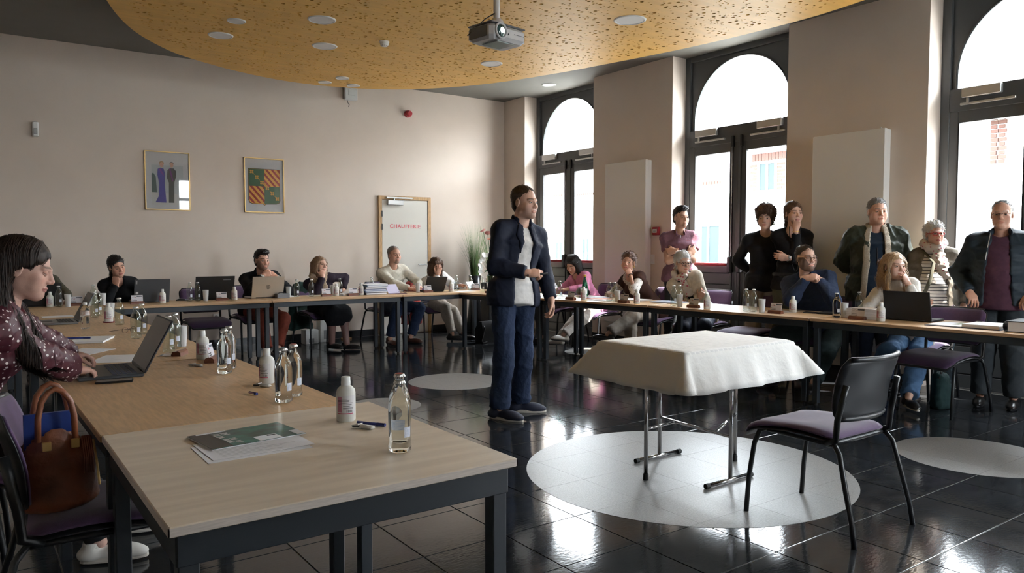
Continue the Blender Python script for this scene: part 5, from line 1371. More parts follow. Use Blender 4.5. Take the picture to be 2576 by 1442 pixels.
# ------------------------------------------------------------------ tables
M_beech = mat('beech_laminate', (.66, .435, .24), .42, noise=.22, nscale=9, stretch=(9, 1, 9), spec=.5)
M_beechx = mat('beech_laminate_cross', (.66, .435, .24), .42, noise=.22, nscale=9, stretch=(1, 9, 9), spec=.5)
M_ash = mat('pale_ash_laminate', (.76, .65, .52), .38, noise=.22, nscale=3, stretch=(1, 9, 1), spec=.5, col2=(.66, .55, .43))
M_ashe = mat('pale_ash_edging', (.72, .63, .56), .5, noise=.2, nscale=8, stretch=(2, 2, 40))
M_beeche = mat('beech_edging', (.50, .32, .18), .5)
M_steel = mat('dark_blue_grey_steel', (.022, .027, .034), .45)
M_feet = mat('black_rubber', (.015, .015, .015), .7)
TZ = .745
def table(label, c, L, Wd, rz, group, top=M_beech, edge=M_beeche, legs=True, rail=.055, z=TZ):
    """L along local x, Wd along local y"""
    t = empty('meeting_table', (c[0], c[1], 0), rz, label, 'table', group)
    box('tabletop', (-L / 2, -Wd / 2, z - .024), (L / 2, Wd / 2, z), top, t, .0025)
    e = MB(); a, b, q = L / 2 + .0008, Wd / 2 + .0008, .0035
    for lo, hi in (((-a, -b, z - .0215), (a, -b + q, z - .0025)), ((-a, b - q, z - .0215), (a, b, z - .0025)), ((-a, -b, z - .0215), (-a + q, b, z - .0025)), ((a - q, -b, z - .0215), (a, b, z - .0025))): e.box(lo, hi)
    e.build('edge_banding', edge, t)
    f = MB(); w = .045; zz = z - .025
    for s in (-1, 1):
        f.box((-L / 2 + .02, s * (Wd / 2 - .04) - w / 2, zz - rail), (L / 2 - .02, s * (Wd / 2 - .04) + w / 2, zz), c=.002)
        f.box((s * (L / 2 - .04) - w / 2, -Wd / 2 + .02, zz - rail), (s * (L / 2 - .04) + w / 2, Wd / 2 - .02, zz), c=.002)
    f.build('underframe', M_steel, t)
    for sx in (-1, 1):
        for sy in (-1, 1):
            x, y = sx * (L / 2 - .045), sy * (Wd / 2 - .045)
            l = box('leg', (x - .023, y - .023, .02), (x + .023, y + .023, zz - .002), M_steel, t, .003)
            MB().lathe([(.018, 0), (.018, .02)], 12, (x, y, 0)).build('foot', M_feet, l)
    return t
GT = 'meeting tables set in a horseshoe'
table('pale ash-topped table closing the near end of the left row', (.793, 2.215), .925, .985, 0, GT, M_ash, M_ashe, rail=.075)
def along(label, p, q, Wd, side, top=M_beech, rail=.055):
    """table whose front edge runs from p to q; the top lies on the given side (+1 left of p->q)"""
    p, q = Vector(p), Vector(q); d = (q - p); n = Vector((-d.y, d.x)).normalized() * side; c = (p + q) / 2 + n * Wd / 2
    return table(label, c, d.length - .008, Wd, math.atan2(d.y, d.x), GT, top, rail=rail)
along('beech table where the person in polka dots types', (1.185, 2.715), (1.165, 4.30), .86, 1, M_beechx)
along('beech table of the left row with the half-open silver laptop on it', (1.165, 4.305), (1.145, 5.90), .86, 1, M_beechx)
along('beech table of the left row reaching the back corner', (1.145, 5.905), (1.12, 7.45), .86, 1, M_beechx)
along('beech corner table behind the left row', (1.12, 7.455), (1.10, 8.52), .86, 1, M_beechx)
along('beech table filling the back left corner', (.27, 8.515), (1.12, 8.52), .72, 1)
along('beech table of the back row under the black and grey laptops', (1.125, 8.52), (2.785, 8.545), .72, 1)
along('beech table of the back row under the silver laptop and the binders', (2.79, 8.55), (4.455, 8.575), .72, 1)
along('beech table of the back row before the person in cream', (4.46, 8.58), (6.06, 8.62), .72, 1)
along('beech corner table before the flowers', (5.30, 8.58), (5.50, 7.09), .74, 1)
along('beech table of the window row before the person in pink', (5.50, 7.085), (5.735, 5.57), .74, 1)
along('beech table of the window row before the empty chair', (5.735, 5.565), (5.80, 3.745), .74, 1)
along('beech table of the window row under the open book', (5.80, 3.74), (5.885, 1.95), .74, 1)

# ------------------------------------------------------------------ chairs
M_purple = mat('purple_upholstery', (.085, .042, .110), .85, noise=.15, nscale=60, bump=.08, bscale=300, sheen=.3)
M_shell = mat('black_chair_plastic', (.016, .017, .020), .42)
M_tubeb = mat('black_chair_steel', (.014, .015, .017), .35)
def make_chair():
    """stacking chair facing +y, origin on the floor under the seat centre"""
    c = empty('chair')
    def sheet(fn, nu, nv, th, name, m, par):
        """curved pad from a surface function, with thickness th along its normal"""
        P = [[Vector(fn(u / nu, v / nv)) for u in range(nu + 1)] for v in range(nv + 1)]; vs = []; fs = []
        def nr(u, v):
            a = P[v][min(u + 1, nu)] - P[v][max(u - 1, 0)]; b = P[min(v + 1, nv)][u] - P[max(v - 1, 0)][u]; return a.cross(b).normalized()
        N = (nu + 1) * (nv + 1)
        for sgn in (1, 0):
            for v in range(nv + 1):
                for u in range(nu + 1):
                    e = min(u, nu - u, v, nv - v); k = th * (.30, .8, 1)[min(e, 2)] if sgn else 0
                    vs.append(P[v][u] + nr(u, v) * k)
        q = lambda u, v: v * (nu + 1) + u
        for v in range(nv):
            for u in range(nu):
                fs.append((q(u, v), q(u + 1, v), q(u + 1, v + 1), q(u, v + 1))); fs.append((N + q(u, v), N + q(u, v + 1), N + q(u + 1, v + 1), N + q(u + 1, v)))
        rim = [q(u, 0) for u in range(nu)] + [q(nu, v) for v in range(nv)] + [q(u, nv) for u in range(nu, 0, -1)] + [q(0, v) for v in range(nv, 0, -1)]
        for i in range(len(rim)):
            a, b = rim[i], rim[(i + 1) % len(rim)]; fs.append((a, N + a, N + b, b))
        o = MB().add(vs, fs).build(name, m, par, smooth=True); return o
    def rnd(u, v, w0, w1, r=.10):
        """rounded plan: shrink the width near both ends"""
        e = min(v, 1 - v); k = 1 - (max(0, r - e) / r) ** 2 * .16; return (u - .5) * (w0 + (w1 - w0) * v) * k
    seatf = lambda u, v: (rnd(u, v, .46, .49), -.205 + .500 * v, .452 + .014 * math.cos(math.pi * (v - .38) * 1.5) - .05 * max(0, v - .8) ** 2 / .04 - .020 * (1 - (2 * u - 1) ** 2) * (1 - abs(2 * v - 1)) + .010)
    sheet(seatf, 12, 12, .030, 'seat', M_purple, c)
    sheet(lambda u, v: (lambda p: (p[0] * 1.01, p[1], p[2] - .018))(seatf(u, v)), 10, 10, .014, 'seat_shell', M_shell, c)
    def backf(u, v):
        z = .552 + .285 * v; b = (2 * u - 1) ** 2
        return (-rnd(u, v, .455, .485, .18), -.195 - .06 * v + .05 * (b - 1) * .9 + .02 * math.sin(math.pi * v), z)
    sheet(backf, 12, 10, .022, 'backrest_pad', M_purple, c)
    sheet(lambda u, v: (lambda p: (-p[0] * 1.03, p[1] - .002, p[2] + (v - .5) * .012))(backf(u, v)), 12, 10, .013, 'backrest_shell', M_shell, c)
    for v in (0, 1): MB().tube([tuple(Vector(backf(u / 14, v)) + Vector((0, -.012, 0))) for u in range(15)], .013, n=6).build('backrest_rim', M_shell, c, smooth=True)
    for s in (-1, 1):
        MB().tube([(s * .205, .165, .445), (s * .222, .200, .43), (s * .232, .225, .36), (s * .238, .25, .18), (s * .24, .262, 0)], .0125, n=8).build('leg', M_tubeb, c, smooth=True)
        MB().tube([(s * .222, -.20, .44), (s * .232, -.235, .40), (s * .245, -.275, .25), (s * .255, -.315, .10), (s * .258, -.33, 0)], .0125, n=8).build('leg', M_tubeb, c, smooth=True)
        MB().tube([(s * .205, .165, .436), (s * .222, -.20, .436)], .011, n=8).build('side_rail', M_tubeb, c, smooth=True)
        MB().tube([(s * .222, -.16, .436), (s * .232, -.215, .46), (s * .234, -.222, .55), (s * .230, -.24, .64), (s * .222, -.255, .72)], .013, n=8, flat=1.2).build('back_upright', M_tubeb, c, smooth=True)
    MB().tube([(-.205, .165, .436), (.205, .165, .436)], .010, n=8).build('cross_rail', M_tubeb, c, smooth=True); MB().tube([(-.222, -.19, .436), (.222, -.19, .436)], .010, n=8).build('cross_rail', M_tubeb, c, smooth=True)
    return c
CH0 = make_chair(); first = [True]
def chair(x, y, face, label, group='purple and black stacking chairs'):
    o = CH0 if first[0] else copy_tree(CH0); first[0] = False
    o.location = (x, y, 0); o.rotation_euler = (0, 0, math.atan2(face[1], face[0]) - math.pi / 2); tag(o, label, 'chair', group); return o
chair(3.435, 2.135, (0, 1), 'empty purple-seated chair standing alone beside the covered folding table')
chair(.34, 2.90, (1, -.08), 'purple chair with the brown leather handbag on it')
chair(-.16, 3.74, (1, -.05), 'chair under the person in the polka-dot blouse')
chair(.62, 9.96, (0, -1), 'chair under the person in the olive top'); chair(1.46, 9.93, (-.1, -1), 'chair under the person in the black jumper at the back')
chair(2.32, 9.62, (0, -1), 'empty chair pushed in at the back table behind the black laptop')
chair(2.99, 9.94, (.05, -1), 'chair under the person in the black blazer'); chair(3.88, 9.92, (.05, -1), 'chair under the person with the beige scarf'); chair(4.90, 9.93, (.05, -1), 'chair under the person in the cream jumper'); chair(5.60, 9.94, (.05, -1), 'chair with the red coat under the person in stripes')
chair(7.00, 8.55, (-1, 0), 'chair under the person in the light grey jumper'); chair(7.00, 7.72, (-1, -.05), 'chair under the person in the pink jumper'); chair(7.00, 6.62, (-1, -.05), 'chair under the person in the brown vest'); chair(6.97, 5.88, (-1, -.1), 'chair under the person in the off-white coat')
chair(6.70, 5.02, (-1, 0), 'empty chair at the window row beside the person in the navy jumper'); chair(6.93, 4.24, (-1, -.1), 'chair under the person in the navy jumper'); chair(6.96, 3.42, (-1, -.1), 'chair under the person in the white polo neck'); chair(6.47, 2.98, (-1, .05), 'empty purple chair beside the person in the white polo neck, before the standing people')

# ------------------------------------------------------------------ folding table with its paper cloth
FT = empty('folding_table', (3.55, 3.045, 0), label='chrome-legged folding table standing on the large grey floor circle', cat='table')
M_chrome = mat('chrome', (.55, .55, .56), .12, metal=1)
def rel(p): return (p[0] - 3.55, p[1] - 3.045, p[2])
box('tabletop', (-.475, -.335, .762), (.475, .335, .786), M_white, FT, .004)
for (bx, by), nm in (((3.15, 3.06), 0), ((3.89, 3.01), 0), ((3.555, 3.335), 1), ((3.51, 2.745), 1)):
    l = MB().tube([rel((bx, by, .02 if not nm else .028)), rel((bx, by, .76))], .0125, n=10).build('leg', M_chrome, FT, smooth=True)
    if nm:
        f = MB().tube([rel((bx - .19, by, .016)), rel((bx + .17, by, .016))], .0125, n=10).build('foot_bar', M_chrome, l, smooth=True)
        for e in (-.20, .18): MB().tube([rel((bx + e - .014, by, .016)), rel((bx + e + .014, by, .016))], .0155, n=10).build('end_cap', M_feet, l)
    else: MB().lathe([(.016, 0), (.016, .035), (.0135, .04)], 12, rel((bx, by, 0))).build('end_cap', M_feet, l)
for a, b in (((3.555, 3.335, .265), (3.51, 2.745, .265)), ((3.15, 3.06, .30), (3.545, 3.20, .262)), ((3.89, 3.01, .30), (3.52, 2.87, .262))):
    MB().tube([rel(a), rel(b)], .0095, n=8).build('brace', M_chrome, FT, smooth=True)
M_paper = mat('white_paper_cloth', (.78, .77, .74), .8, noise=.05, nscale=8, bump=.5, bscale=18)
nt = M_paper.node_tree
# lattice on the cloth's top: lighter lines and greyer cells, set in the base colour
tc = nt.nodes.new('ShaderNodeTexCoord'); vo = nt.nodes.new('ShaderNodeTexVoronoi'); vo.feature = 'DISTANCE_TO_EDGE'; vo.inputs['Scale'].default_value = 26; vo.inputs['Randomness'].default_value = .12
nt.links.new(tc.outputs['Object'], vo.inputs['Vector']); cr_ = nt.nodes.new('ShaderNodeValToRGB'); cr_.color_ramp.elements[0].position = .06; cr_.color_ramp.elements[1].position = .16
cr_.color_ramp.elements[0].color = (.84, .83, .81, 1); cr_.color_ramp.elements[1].color = (.69, .69, .68, 1)
nt.links.new(vo.outputs['Distance'], cr_.inputs[0])
sx_ = nt.nodes.new('ShaderNodeSeparateXYZ'); nt.links.new(tc.outputs['Object'], sx_.inputs[0]); gt_ = nt.nodes.new('ShaderNodeMath'); gt_.operation = 'GREATER_THAN'; gt_.inputs[1].default_value = .775; nt.links.new(sx_.outputs[2], gt_.inputs[0])
mx_ = nt.nodes.new('ShaderNodeMixRGB'); mx_.inputs[1].default_value = (.80, .79, .76, 1); nt.links.new(gt_.outputs[0], mx_.inputs[0]); nt.links.new(cr_.outputs[0], mx_.inputs[2]); nt.links.new(mx_.outputs[0], nt.nodes['Principled BSDF'].inputs['Base Color'])
def cloth_sheet():
    hx, hy, ov = .478, .338, .235; vs = []; fs = []; nx, ny = 46, 36
    xs = np.linspace(-hx - ov, hx + ov, nx); yy = np.linspace(-hy - ov, hy + ov, ny); rs = np.random.RandomState(4)
    for y in yy:
        for x in xs:
            ex, ey = max(0, abs(x) - hx), max(0, abs(y) - hy); sx, sy = math.copysign(1, x), math.copysign(1, y)
            px, py = min(abs(x), hx), min(abs(y), hy); z = .7875
            if ex == 0 and ey == 0: vs.append((x, y, z)); continue
            if ex > 0 and ey > 0:       # corner: the free paper swings out as a cone
                r = max(ex, ey); a = math.atan2(ey, ex); out = r * (.34 + .42 * math.sin(2 * a) ** 2); drop = r * .93 - .10 * r * math.sin(2 * a)
                vs.append((sx * (px + out * math.cos(a) * 1.05), sy * (py + out * math.sin(a) * 1.05), z - drop)); continue
            e = ex + ey; s_ = x if ey else y; wav = .012 * math.sin(s_ * 17 + 1.3) * e / ov + .006 * math.sin(s_ * 41) * e / ov
            if ex: vs.append((sx * (px + e * .36 + wav), y, z - e * .93))
            else: vs.append((x, sy * (py + e * .36 + wav), z - e * .93))
    for j in range(ny - 1):
        for i in range(nx - 1): fs.append((j * nx + i, j * nx + i + 1, (j + 1) * nx + i + 1, (j + 1) * nx + i))
    o = MB().add(vs, fs).build('tablecloth', M_paper, None, smooth=True, loc=(3.55, 3.045, .0008)); md = o.modifiers.new('thickness', 'SOLIDIFY'); md.thickness = .0012; md.offset = 1
    return tag(o, 'white embossed paper cloth draped over the folding table', 'tablecloth')
cloth_sheet()

# ------------------------------------------------------------------ things on the walls and the ceiling
def glassmat(name, col, rough=.0, ior=1.4): return mat(name, col, rough, trans=1.0, ior=ior, spec=.5)
def rad(y0, y1, label):
    r = empty('radiator', (XW - .12, (y0 + y1) / 2, .30), label=label, cat='radiator'); h = (y1 - y0) / 2
    box('front_panel', (0, -h, 0), (.05, h, 2.22), M_rad, r, .006); box('side_cover', (.05, -h + .005, .005), (.118, h - .005, 2.215), M_rad, r, .004)
    MB().tube([(.03, -h + .06, 2.2), (.03, -h + .06, 2.235)], .006, n=8).build('bleed_valve', M_alu, r)
rad(7.18, 7.97, 'tall flat white panel radiator between the two farther windows'); rad(3.95, 4.735, 'tall flat white panel radiator behind the person in the fleece-lined jacket')
M_fr = mat('gold_picture_frame', (.62, .42, .16), .35, metal=.3)
def framed(x0, x1, z0, z1, label):
    f = empty('picture_frame', ((x0 + x1) / 2, YB, (z0 + z1) / 2), label=label, cat='picture'); w, h = (x1 - x0) / 2, (z1 - z0) / 2
    for lo, hi in (((-w, -.024, -h), (-w + .014, 0, h)), ((w - .014, -.024, -h), (w, 0, h)), ((-w, -.024, h - .014), (w, 0, h)), ((-w, -.024, -h), (w, 0, -h + .014))): box('moulding', lo, hi, M_fr, f, .002)
    box('mount', (-w + .01, -.010, -h + .01), (w - .01, -.002, h - .01), mat('picture_mount', (.52, .52, .53), .7), f)
    MB().add([(-w + .014, -.016, -h + .014), (w - .014, -.016, -h + .014), (w - .014, -.016, h - .014), (-w + .014, -.016, h - .014)], [(0, 1, 2, 3)]).build('glazing', pane_mat('picture_glass', (1, 1, 1), 1.6), f)
    return f
def flat(par, pts, y, name, m):      # flat printed shape standing in the picture plane
    n = len(pts); return MB().add([(a, y, b) for a, b in pts] + [(a, y - .0006, b) for a, b in pts], [tuple(range(n)), tuple(range(2 * n - 1, n - 1, -1))] + [(i, n + i, n + (i + 1) % n, (i + 1) % n) for i in range(n)]).build(name, m, par)
def ellp(cx, cz, rx, rz, n=14): return [(cx + rx * math.cos(2 * math.pi * k / n), cz + rz * math.sin(2 * math.pi * k / n)) for k in range(n)]
f1 = framed(1.855, 2.40, 1.83, 2.585, 'gold-framed portrait of two figures in blue gown and dark uniform')
flat(f1, [(-.19, -.31), (.19, -.31), (.19, .20), (-.19, .20)], -.0105, 'backdrop', mat('print_pale_sky', (.42, .45, .46), .7))
flat(f1, [(-.19, -.31), (.19, -.31), (.19, -.17), (-.19, -.15)], -.0112, 'terrace', mat('print_stone', (.50, .50, .48), .7)); flat(f1, [(-.19, -.15), (-.13, -.15), (-.14, .05), (-.17, .10), (-.19, .08)], -.0112, 'print_tree', mat('print_green', (.09, .13, .12), .7))
pb, pg_, ps = mat('print_blue_gown', (.07, .06, .26), .7), mat('print_dark_uniform', (.075, .08, .075), .7), mat('print_skin', (.50, .30, .22), .7)
flat(f1, [(-.15, -.28), (-.02, -.28), (-.035, -.05), (-.03, .10), (-.045, .155), (-.085, .165), (-.115, .15), (-.12, .07), (-.10, -.05), (-.11, -.20)], -.0125, 'gown', pb); flat(f1, ellp(-.068, .205, .024, .034), -.0125, 'face', ps); flat(f1, ellp(-.068, .226, .028, .026), -.0118, 'hair', mat('print_blond', (.28, .19, .10), .7))
flat(f1, [(.01, -.28), (.075, -.28), (.08, -.02), (.10, .05), (.105, .13), (.075, .165), (.03, .165), (.0, .14), (-.01, .04), (.015, -.02)], -.0125, 'uniform', pg_); flat(f1, ellp(.052, .208, .022, .033), -.0125, 'face', ps); flat(f1, ellp(.052, .228, .024, .020), -.0118, 'hair', pg_)
flat(f1, [(.02, .16), (.035, .16), (.07, .0), (.055, .0)], -.0132, 'sash', mat('print_purple', (.20, .05, .22), .7)); flat(f1, [(-.10, .15), (-.085, .155), (-.045, .08), (-.05, .06)], -.0132, 'sash', mat('print_purple', (.2, .05, .2)))
f2 = framed(3.10, 3.653, 1.83, 2.585, 'gold-framed coat of arms with green and striped quarters')
sh = [(-.215, .225), (.215, .225), (.215, -.20), (.20, -.235), (.165, -.25), (.02, -.255), (0, -.272), (-.02, -.255), (-.165, -.25), (-.20, -.235), (-.215, -.20)]
flat(f2, [(a * 1.03, b * 1.025) for a, b in sh], -.0108, 'shield_border', mat('print_black', (.02, .025, .025), .7))
pgr, pye, pre = mat('heraldic_green', (.045, .11, .055), .65), mat('heraldic_gold', (.60, .30, .05), .65), mat('heraldic_red', (.26, .02, .02), .65)
flat(f2, sh, -.0114, 'shield_gold', pye)
flat(f2, [(-.213, .223), (0, .223), (0, -.012), (-.213, -.012)], -.0122, 'green_quarter', pgr); flat(f2, [(0, -.012), (.213, -.012), (.213, -.20), (.20, -.233), (.165, -.248), (.02, -.253), (0, -.262)], -.0122, 'green_quarter', pgr)
def cl(poly, x0, x1, z0, z1): return clip_poly(clip_poly(clip_poly(clip_poly(poly, 0, x0, -1), 0, x1, 1), 1, z0, -1), 1, z1, 1)
for qx0, qx1, qz0, qz1 in ((0, .213, -.012, .223), (-.213, 0, -.245, -.012)):
    for k in range(-4, 5):
        o = k * .092; p_ = cl([(qx0 - .3, qz1 + .3 + o), (qx0 - .3, qz1 + .3 + o - .042), (qx1 + .3, qz0 - .39 + o - .042), (qx1 + .3, qz0 - .39 + o)], qx0, qx1, qz0, qz1)
        if len(p_) > 2: flat(f2, p_, -.0122, 'red_bend', pre)
for i in range(6):
    cx, cz = -.172 + i * .069 - (.0 if i < 3 else -.005), .185 - i * .073
    for a, b in ((-.013, .013), (.013, .013), (-.013, -.013), (.013, -.013)): flat(f2, ellp(cx + a, cz + b, .0125, .0125, 10), -.013, 'clover_leaf', pye)
    flat(f2, [(cx, cz), (cx + .006, cz + .004), (cx + .040, cz - .040), (cx + .036, cz - .044)] if i < 3 else [(cx, cz), (cx - .006, cz - .004), (cx - .040, cz + .036), (cx - .036, cz + .040)], -.013, 'clover_stalk', pye)
def thing(name, loc, label, cat, parts, rz=0, group=None):
    o = empty(name, loc, rz, label, cat, group)
    for pn, mb, m in parts: autosmooth(mb.build(pn, m, o))
    return o
thing('motion_sensor', (.69, YB, 2.74), 'small white motion sensor high on the back wall', 'sensor', [('housing', MB().box((-.032, -.05, -.09), (.032, 0, .09), c=.012), M_white), ('lens', MB().box((-.02, -.054, -.06), (.02, -.045, .01), c=.004), mat('grey_lens', (.45, .45, .44), .3))])
sr = MB().lathe([(.055, 0), (.055, .05), (.042, .055), (.045, .085), (.036, .10)], 20); sr.xf(Matrix.Rotation(math.radians(90), 4, 'X'))
thing('alarm_sounder', (5.617, YB, 3.42), 'small round red alarm sounder on the back wall near the corner', 'alarm', [('sounder', sr, M_red)])
thing('control_box', (4.66, YB, 3.61), 'white square control box on the back wall under the gold panel', 'control box', [('housing', MB().box((-.10, -.07, -.09), (.10, 0, .10), c=.010), M_white), ('cover', MB().box((-.05, -.075, -.02), (.06, -.065, .07), c=.004), M_white), ('cord', MB().tube([(-.05, -.035, -.09), (-.045, -.04, -.13), (-.02, -.04, -.15), (-.035, -.04, -.19)], .004, n=6), M_gasket)])
def socket(x, y, z, ax, label):
    o = empty('wall_socket', (x, y, z), label=label, cat='socket')
    if ax == 'y': box('plate', (-.04, -.011, -.04), (.04, 0, .04), M_white, o, .004); b = MB().lathe([(.021, 0), (.019, .008)], 16); b.xf(Matrix.Translation((0, -.0112, 0)) @ Matrix.Rotation(math.radians(90), 4, 'X')); b.build('insert', mat('grey_insert', (.35, .35, .35), .5), o)
socket(2.70, YB, .414, 'y', 'white wall socket low on the back wall beside the empty chair')
thing('trunking_box', (2.18, YB, .335), 'small white cable box low on the back wall behind the empty chair', 'cable box', [('cover', MB().box((-.06, -.03, -.02), (.06, 0, .02), c=.004), M_white)])
sw = empty('light_switch', (XW, 7.155, 1.19), label='white rocker light switch beside the far radiator', cat='light switch'); box('plate', (-.010, -.04, -.065), (0, .04, .065), M_white, sw, .004); box('rocker', (-.014, -.026, -.05), (-.009, .026, .05), M_white, sw, .003)
fa = empty('fire_call_point', (XW, 7.075, 1.565), label='square red fire alarm call point on the pier', cat='fire alarm'); box('housing', (-.045, -.055, -.055), (0, .055, .055), M_red, fa, .006); box('push_plate', (-.048, -.030, -.022), (-.044, .042, .026), M_white, fa, .001); box('arrow_mark', (-.0495, -.02, -.003), (-.0478, .03, .003), M_gasket, fa)
thing('door_wedge', (4.49, 10.44, 0), 'wooden door wedge lying on the floor by the back wall', 'door wedge', [('wedge', MB().box((-.075, -.03, 0), (.075, .03, .022), c=.004), M_oak)])
# projector on its pole
PJ = empty('projector', (2.935, 4.265, 2.755), math.atan2(-.98, .16), label='silver ceiling projector with its lens lit, hung from the gold panel', cat='projector')
M_pj = mat('silver_grey_plastic', (.52, .52, .53), .4); M_pjd = mat('dark_grey_plastic', (.13, .13, .14), .5)
bd = MB().box((-.12, -.165, -.045), (.12, .165, .055), c=.022); autosmooth(bd.build('body', M_pj, PJ), 30)
box('top_plate', (-.115, -.16, .055), (.115, .16, .065), M_pjd, PJ, .004)
box('side_grille', (-.09, -.168, -.03), (.08, -.164, .04), M_pjd, PJ, .001)
ln = MB().lathe([(.054, 0), (.055, .010), (.050, .016), (.044, .016), (.042, .004)], 28); ln.xf(Matrix.Translation((.115, -.078, .010)) @ Matrix.Rotation(math.radians(90), 4, 'Y')); ln.build('lens_barrel', M_pj, PJ, smooth=True)
le = MB().lathe([(.043, 0), (.036, .006), (.02, .010), (.001, .012)], 24); le.xf(Matrix.Translation((.124, -.078, .010)) @ Matrix.Rotation(math.radians(90), 4, 'Y')); le.build('lens', mat('dark_lens_glass', (.02, .06, .06), .05, coat=1), PJ, smooth=True)
lg_ = MB().lathe([(.019, 0), (.015, .003), (.001, .004)], 20); lg_.xf(Matrix.Translation((.137, -.078, .010)) @ Matrix.Rotation(math.radians(90), 4, 'Y')); lg_.build('lamp_glow', mat('lit_lens', (1, 1, 1), .3, emit=(.92, 1, .96), estr=5), PJ, smooth=True)
se = MB().lathe([(.006, 0), (.005, .004)], 10); se.xf(Matrix.Translation((.119, -.008, .0)) @ Matrix.Rotation(math.radians(90), 4, 'Y')); se.build('infrared_eye', M_gasket, PJ)
box('foot_panel', (-.06, -.08, -.052), (.09, .08, -.044), mat('clear_plastic_film', (.40, .44, .44), .12), PJ, .003)
for k, (a, b) in enumerate(((.045, .058), (.066, .098), (.104, .120), (.128, .138))): box('marking', (.1195, a, .006), (.1212, b, .010), M_pjd, PJ)
br = MB().box((-.08, -.03, .075), (.06, .03, .085), c=.003); br.box((-.09, -.13, .066), (-.06, .13, .08), c=.003); br.box((.04, -.13, .066), (.07, .13, .08), c=.003); br.lathe([(.05, .085), (.045, .11), (.03, .125)], 16); br.build('bracket', M_pj, PJ)
MB().tube([(0, 0, .12), (0, 0, RAFT_Z - 2.755)], .022, n=14).build('pole', M_rad, PJ, smooth=True)
MB().tube([(.0, -.02, .16), (-.02, -.09, .11), (-.06, -.16, .03), (-.10, -.175, -.0)], .004, n=6).build('cable', M_gasket, PJ, smooth=True)
cb = empty('hanging_cable', (2.60, 4.20, RAFT_Z), label='black bunched cable ends hanging from the gold panel beside the projector', cat='cable')
for k in range(3): MB().tube([(.012 * k, 0, 0), (.012 * k - .02, .0, -.22), (.012 * k - .012, .01, -.36), (.008 * k, .0, -.49)], .009, n=6).build('cable', M_gasket, cb, smooth=True)
MB().tube([(-.004, .002, -.47), (.004, .002, -.515)], .010, n=6).build('plug', M_alu, cb)

# ------------------------------------------------------------------ table ware
M_glassw = glassmat('bottle_glass_with_water', (.96, .99, .97), 0, 1.30)
M_cap_s = mat('silver_crown_cap', (.62, .62, .60), .3, metal=.9); M_cap_r = mat('red_crown_cap', (.42, .07, .05), .4); M_cap_b = mat('blue_crown_cap', (.16, .25, .32), .4)
M_lab = mat('bottle_back_label', (.45, .52, .66), .5, noise=.5, nscale=220, col2=(.70, .72, .78)); M_hdpe = mat('milky_plastic', (.74, .73, .68), .45, trans=.12, ior=1.3)
M_lw = mat('white_label', (.70, .68, .68), .6); M_lp = mat('pink_label_print', (.52, .22, .30), .6); M_lr = mat('red_label_print', (.42, .03, .08), .6); M_lk = mat('black_print', (.05, .05, .055), .7); M_lg = mat('grey_print', (.30, .30, .32), .7)
M_cup = mat('frosted_cup', (.84, .85, .85), .4, trans=.35, ior=1.1)
def arc_patch(r, a0, a1, z0, z1, n=8):
    b = MB(); b.rings([[(r * math.cos(a0 + (a1 - a0) * k / n), r * math.sin(a0 + (a1 - a0) * k / n), z) for k in range(n + 1)] for z in (z0, z1)], closed=False, caps=False); return b
def make_bottle(glass=None):
    b = empty('water_bottle')
    MB().lathe([(.004, .003), (.026, .001), (.0325, .006), (.0340, .016), (.0318, .026), (.0312, .034), (.0322, .042), (.0332, .075), (.0342, .115), (.0338, .135), (.030, .152), (.0215, .168), (.0152, .182), (.0138, .196), (.0152, .200), (.0152, .206), (.0140, .209), (.004, .209)], 28).build('glass', glass or M_glassw, b, smooth=True)
    n = 42; cp = MB(); rs = []
    for z, r0, am in ((.203, .0172, .0011), (.2065, .0166, .0004), (.2105, .0150, 0), (.2125, .0125, 0)): rs.append([((r0 + am * math.cos(k * math.pi)) * math.cos(2 * math.pi * k / n), (r0 + am * math.cos(k * math.pi)) * math.sin(2 * math.pi * k / n), z) for k in range(n)])
    cp.rings(rs).build('crown_cap', M_cap_s, b); MB().lathe([(.0120, .2125), (.0110, .2131)], 20).build('cap_disc', M_cap_s, b)
    arc_patch(.0334, -.35, .35, .048, .078).build('back_label', M_lab, b, smooth=True)
    return b
def make_sanitizer():
    b = empty('sanitiser_bottle')
    MB().lathe([(.004, 0), (.029, 0), (.033, .005), (.033, .098), (.030, .110), (.021, .120), (.0155, .1235), (.0155, .127)], 28).build('bottle', M_hdpe, b, smooth=True)
    autosmooth(MB().lathe([(.0165, .125), (.0165, .137), (.0158, .138), (.0155, .152), (.014, .154)], 20).build('cap', M_white, b))
    l = arc_patch(.0334, -1.1, .95, .028, .092, 14).build('label', M_lw, b, smooth=True)
    arc_patch(.0336, -1.1, -.55, .034, .088, 6).build('pink_field', M_lp, l, smooth=True); arc_patch(.0336, -1.1, .62, .0285, .0315, 12).build('red_bar', M_lr, l, smooth=True)
    pr_ = MB()
    for k, (a, c, z) in enumerate(((-1.0, .05, .080), (-1.0, .25, .0755), (-1.0, .2, .0715), (-.9, .6, .066), (-.9, .5, .061), (-.4, .3, .0555), (-.4, .7, .049), (-.4, .62, .046))):
        q = arc_patch(.0338, a, c, z, z + .0013, 8); pr_.add(q.v, q.f)
    for k in range(12):
        a = -.05 + .055 * k; q = arc_patch(.0338, a, a + (.016 if k % 3 else .034), .0335, .042, 1); pr_.add(q.v, q.f)
    tag(pr_.build('label_print', M_lk, l), kind='stuff')
    return b
def make_cup():
    b = empty('plastic_cup')
    MB().lathe([(.0245, 0), (.0250, .004), (.0315, .122), (.0325, .125), (.0310, .125), (.0305, .121), (.0240, .004), (.004, .004)], 24).build('cup', M_cup, b, smooth=True); return b
